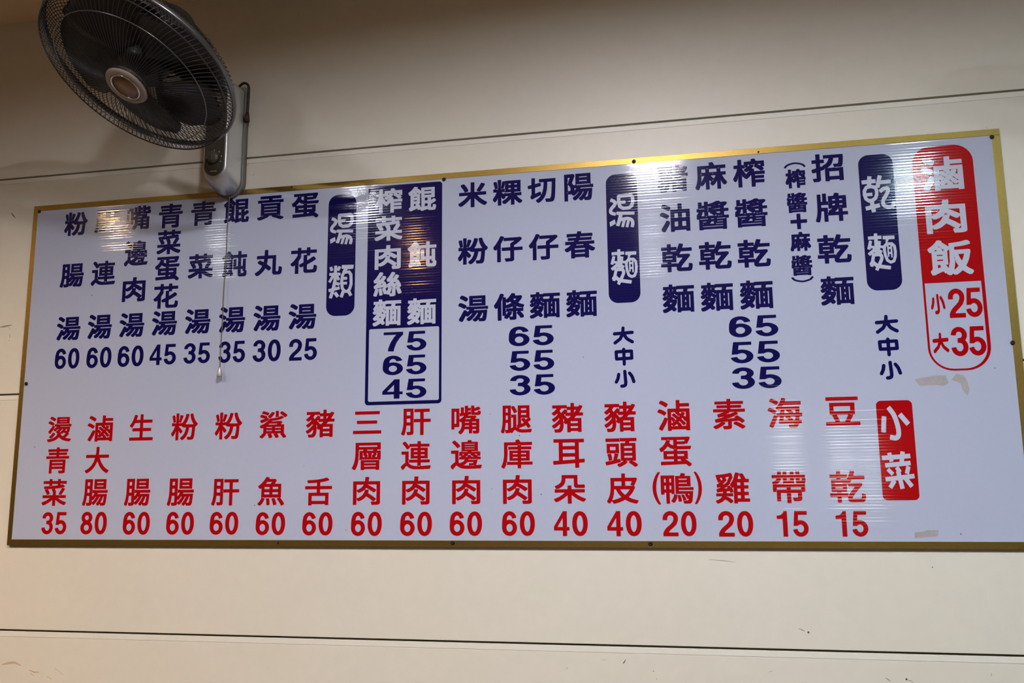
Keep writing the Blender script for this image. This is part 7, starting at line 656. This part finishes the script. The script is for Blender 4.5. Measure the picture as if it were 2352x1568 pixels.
# fan head: forward axis of the head points out, down and to the left
A = Vector((-0.2085, -0.4365, -0.8752)).normalized()
U = A.cross(Vector((0, 0, 1))).normalized()
V = A.cross(U)
HC = rel(0.580, -0.40, ZB + 1.049)
HM = Matrix(((U.x, V.x, A.x, HC.x), (U.y, V.y, A.y, HC.y), (U.z, V.z, A.z, HC.z), (0, 0, 0, 1)))
def hp(r, a, z): return (r * math.cos(a), r * math.sin(a), z)
def catmull(P, n=4):
    out = []
    for i in range(len(P) - 1):
        p0, p1, p2, p3 = P[max(i - 1, 0)], P[i], P[i + 1], P[min(i + 2, len(P) - 1)]
        for k in range(n):
            t = k / n
            out.append(tuple(0.5 * (2 * b + (c - a) * t + (2 * a - 5 * b + 4 * c - d) * t * t + (3 * b - a - 3 * c + d) * t ** 3) for a, b, c, d in zip(p0, p1, p2, p3)))
    out.append(P[-1])
    return out
def grille(name, prof, n, twist, r):
    bm = bmesh.new()
    pf = catmull(prof, 3)
    for w in range(n):
        a0 = 2 * PI * w / n
        pts = []
        for i, (rad, z) in enumerate(pf):
            pts.append(hp(rad, a0 + twist * (i / (len(pf) - 1)), z))
        add_tube(bm, pts, r, 4, False, False)
    return tag(obj(name, bm, M['wire'], fan, True, HM), kind='stuff')
grille('front_grille', [(0.2165, 0.0), (0.2155, 0.014), (0.2110, 0.0265), (0.196, 0.034), (0.165, 0.042), (0.115, 0.052), (0.048, 0.060)], 120, 0.16, 0.00085)
grille('rear_grille', [(0.2165, 0.0), (0.2145, -0.012), (0.205, -0.027), (0.175, -0.043), (0.12, -0.053), (0.068, -0.057)], 110, -0.42, 0.00095)
def hoop(name, rad, z, r, mname, n=96, parent=None):
    bm = bmesh.new()
    add_tube(bm, [hp(rad, 2 * PI * k / n, z) for k in range(n)], r, 8, True)
    return obj(name, bm, M[mname], parent or fan, True, HM)
bm = bmesh.new()
add_lathe(bm, [(0.2155, -0.0065), (0.2195, -0.0065), (0.2215, -0.003), (0.2215, 0.003), (0.2195, 0.0065), (0.2155, 0.0065)], 128, True)
obj('guard_band', bm, M['band'], fan, True, HM)
hoop('guard_hoop', 0.2125, 0.0265, 0.0016, 'wire')
hoop('guard_hoop', 0.172, 0.0405, 0.0012, 'band')
hoop('guard_hoop', 0.150, -0.050, 0.0014, 'wire')
hoop('guard_hoop', 0.070, -0.057, 0.0030, 'wire')
# medallion at the middle of the front grille
bm = bmesh.new(); add_lathe(bm, [(0, 0.052), (0.047, 0.052), (0.0475, 0.060), (0.044, 0.0655), (0.034, 0.0655), (0.0325, 0.063), (0, 0.063)], 64)
med = obj('medallion', bm, M['badge'], fan, True, HM)
bm = bmesh.new(); add_lathe(bm, [(0.0300, 0.0628), (0.0335, 0.0628), (0.0335, 0.066), (0.0318, 0.0672), (0.0300, 0.066)], 64, True)
obj('chrome_ring', bm, M['chrome'], med, True)
bm = bmesh.new(); add_lathe(bm, [(0, 0.0628), (0.030, 0.0628), (0.029, 0.0645), (0, 0.0655)], 64)
obj('medallion_centre', bm, M['badge_mid'], med, True)
# blades and their hub
bm = bmesh.new(); add_lathe(bm, [(0, -0.046), (0.050, -0.046), (0.053, -0.036), (0.050, 0.002), (0.042, 0.012), (0, 0.014)], 48)
obj('blade_hub', bm, M['blade'], fan, True, HM)
def blade_bm():
    bm = bmesh.new()
    nr, na = 12, 12
    top, bot = [], []
    for i in range(nr + 1):
        f = i / nr
        rad = 0.046 + 0.148 * f
        w0 = math.radians(24 + 25 * math.sin(PI * min(1, f * 0.75 + 0.12)) - 10 * max(0, f - 0.8) / 0.2)
        lead = math.radians(14 * f)
        rt, rb = [], []
        for j in range(na + 1):
            g = j / na * 2 - 1
            rr = rad
            if i == nr: rr = rad - 0.016 * abs(g) ** 3
            a = lead + w0 * g
            z = -0.012 + g * (0.020 - 0.006 * f) + 0.005 * g * g
            rt.append(bm.verts.new(hp(rr, a, z + 0.001))); rb.append(bm.verts.new(hp(rr, a, z - 0.001)))
        top.append(rt); bot.append(rb)
    for i in range(nr):
        for j in range(na):
            bm.faces.new((top[i][j], top[i + 1][j], top[i + 1][j + 1], top[i][j + 1]))
            bm.faces.new((bot[i][j], bot[i][j + 1], bot[i + 1][j + 1], bot[i + 1][j]))
    for i in range(nr):
        bm.faces.new((top[i][0], bot[i][0], bot[i + 1][0], top[i + 1][0]))
        bm.faces.new((top[i][na], top[i + 1][na], bot[i + 1][na], bot[i][na]))
    for j in range(na):
        bm.faces.new((top[nr][j], bot[nr][j], bot[nr][j + 1], top[nr][j + 1]))
        bm.faces.new((top[0][j], top[0][j + 1], bot[0][j + 1], bot[0][j]))
    return bm
b0 = obj('blade', blade_bm(), M['blade'], fan, True, HM @ Matrix.Rotation(math.radians(20), 4, 'Z'))
for k in range(1, 5):
    b = b0.copy(); link(b, fan); b.matrix_local = HM @ Matrix.Rotation(math.radians(20 + 72 * k), 4, 'Z')
# motor, neck
bm = bmesh.new(); add_lathe(bm, [(0, -0.055), (0.058, -0.055), (0.066, -0.062), (0.068, -0.10), (0.062, -0.145), (0.046, -0.168), (0, -0.174)], 48)
obj('motor_cover', bm, M['motor'], fan, True, HM)
mc = HC - A * 0.130
bm = bmesh.new()
add_tube(bm, [mc, mc + Vector((0, 0.07, 0.035)), rel(FX, -0.16, ZB + 1.215), rel(FX, -0.085, ZB + 1.150)], [0.026, 0.026, 0.024, 0.022], 20)
obj('neck', bm, M['motor'], fan, True)
# pull cord with its bob
CX, CY = 0.5825, -0.0145
zb = ZB + 0.886
bm = bmesh.new()
add_tube(bm, [rel(CX + 0.0055 * (1 - i / 16) ** 1.2 + 0.0004 * math.sin(i * 1.3), CY + 0.0005 * math.cos(i), zb + 0.012 - (0.475 * i / 16)) for i in range(17)], 0.0013, 6)
cord = obj('pull_cord', bm, M['cord'], fan, True)
bm = bmesh.new()
add_lathe(bm, [(0, 0.0), (0.0060, 0.0), (0.0066, 0.002), (0.0060, 0.010), (0.0036, 0.021), (0.0026, 0.025), (0, 0.0258)], 24)
obj('pull_bob', bm, M['bob'], cord, True, Matrix.Translation(rel(CX, CY, ZB + 0.4125)))
# supply cable looping down the right side of the housing
bm = bmesh.new()
add_tube(bm, catmull([tuple(rel(0.594, -0.010, ZB + 1.178)), tuple(rel(0.612, -0.012, ZB + 1.190)), tuple(rel(0.6255, -0.012, ZB + 1.184)), tuple(rel(0.6285, -0.012, ZB + 1.165)), tuple(rel(0.6275, -0.012, ZB + 1.10))], 5), 0.0033, 10)
cab = obj('supply_cable', bm, M['cable'], fan, True)
bm = bmesh.new()
add_tube(bm, [rel(0.6275, -0.012, ZB + 1.108), rel(0.6268, -0.012, ZB + 1.094), rel(0.6262, -0.012, ZB + 1.082)], [0.0042, 0.0066, 0.0074], 14)
obj('cable_grip', bm, M['grip'], cab, True)

# the same fan again, past the right end of the board: out of the picture, its shadow falls on the wall
fan2 = fan.copy(); link(fan2)
fan2.location.x = FX + 2.36
fan2['label'] = 'grey wall fan beyond the right end of the menu board'
for ch in list(fan.children):
    c = ch.copy(); link(c, fan2)
    for g in ch.children:
        link(g.copy(), c)
for o in (fan, fan2): o['group'] = 'wall fans above the menu board'
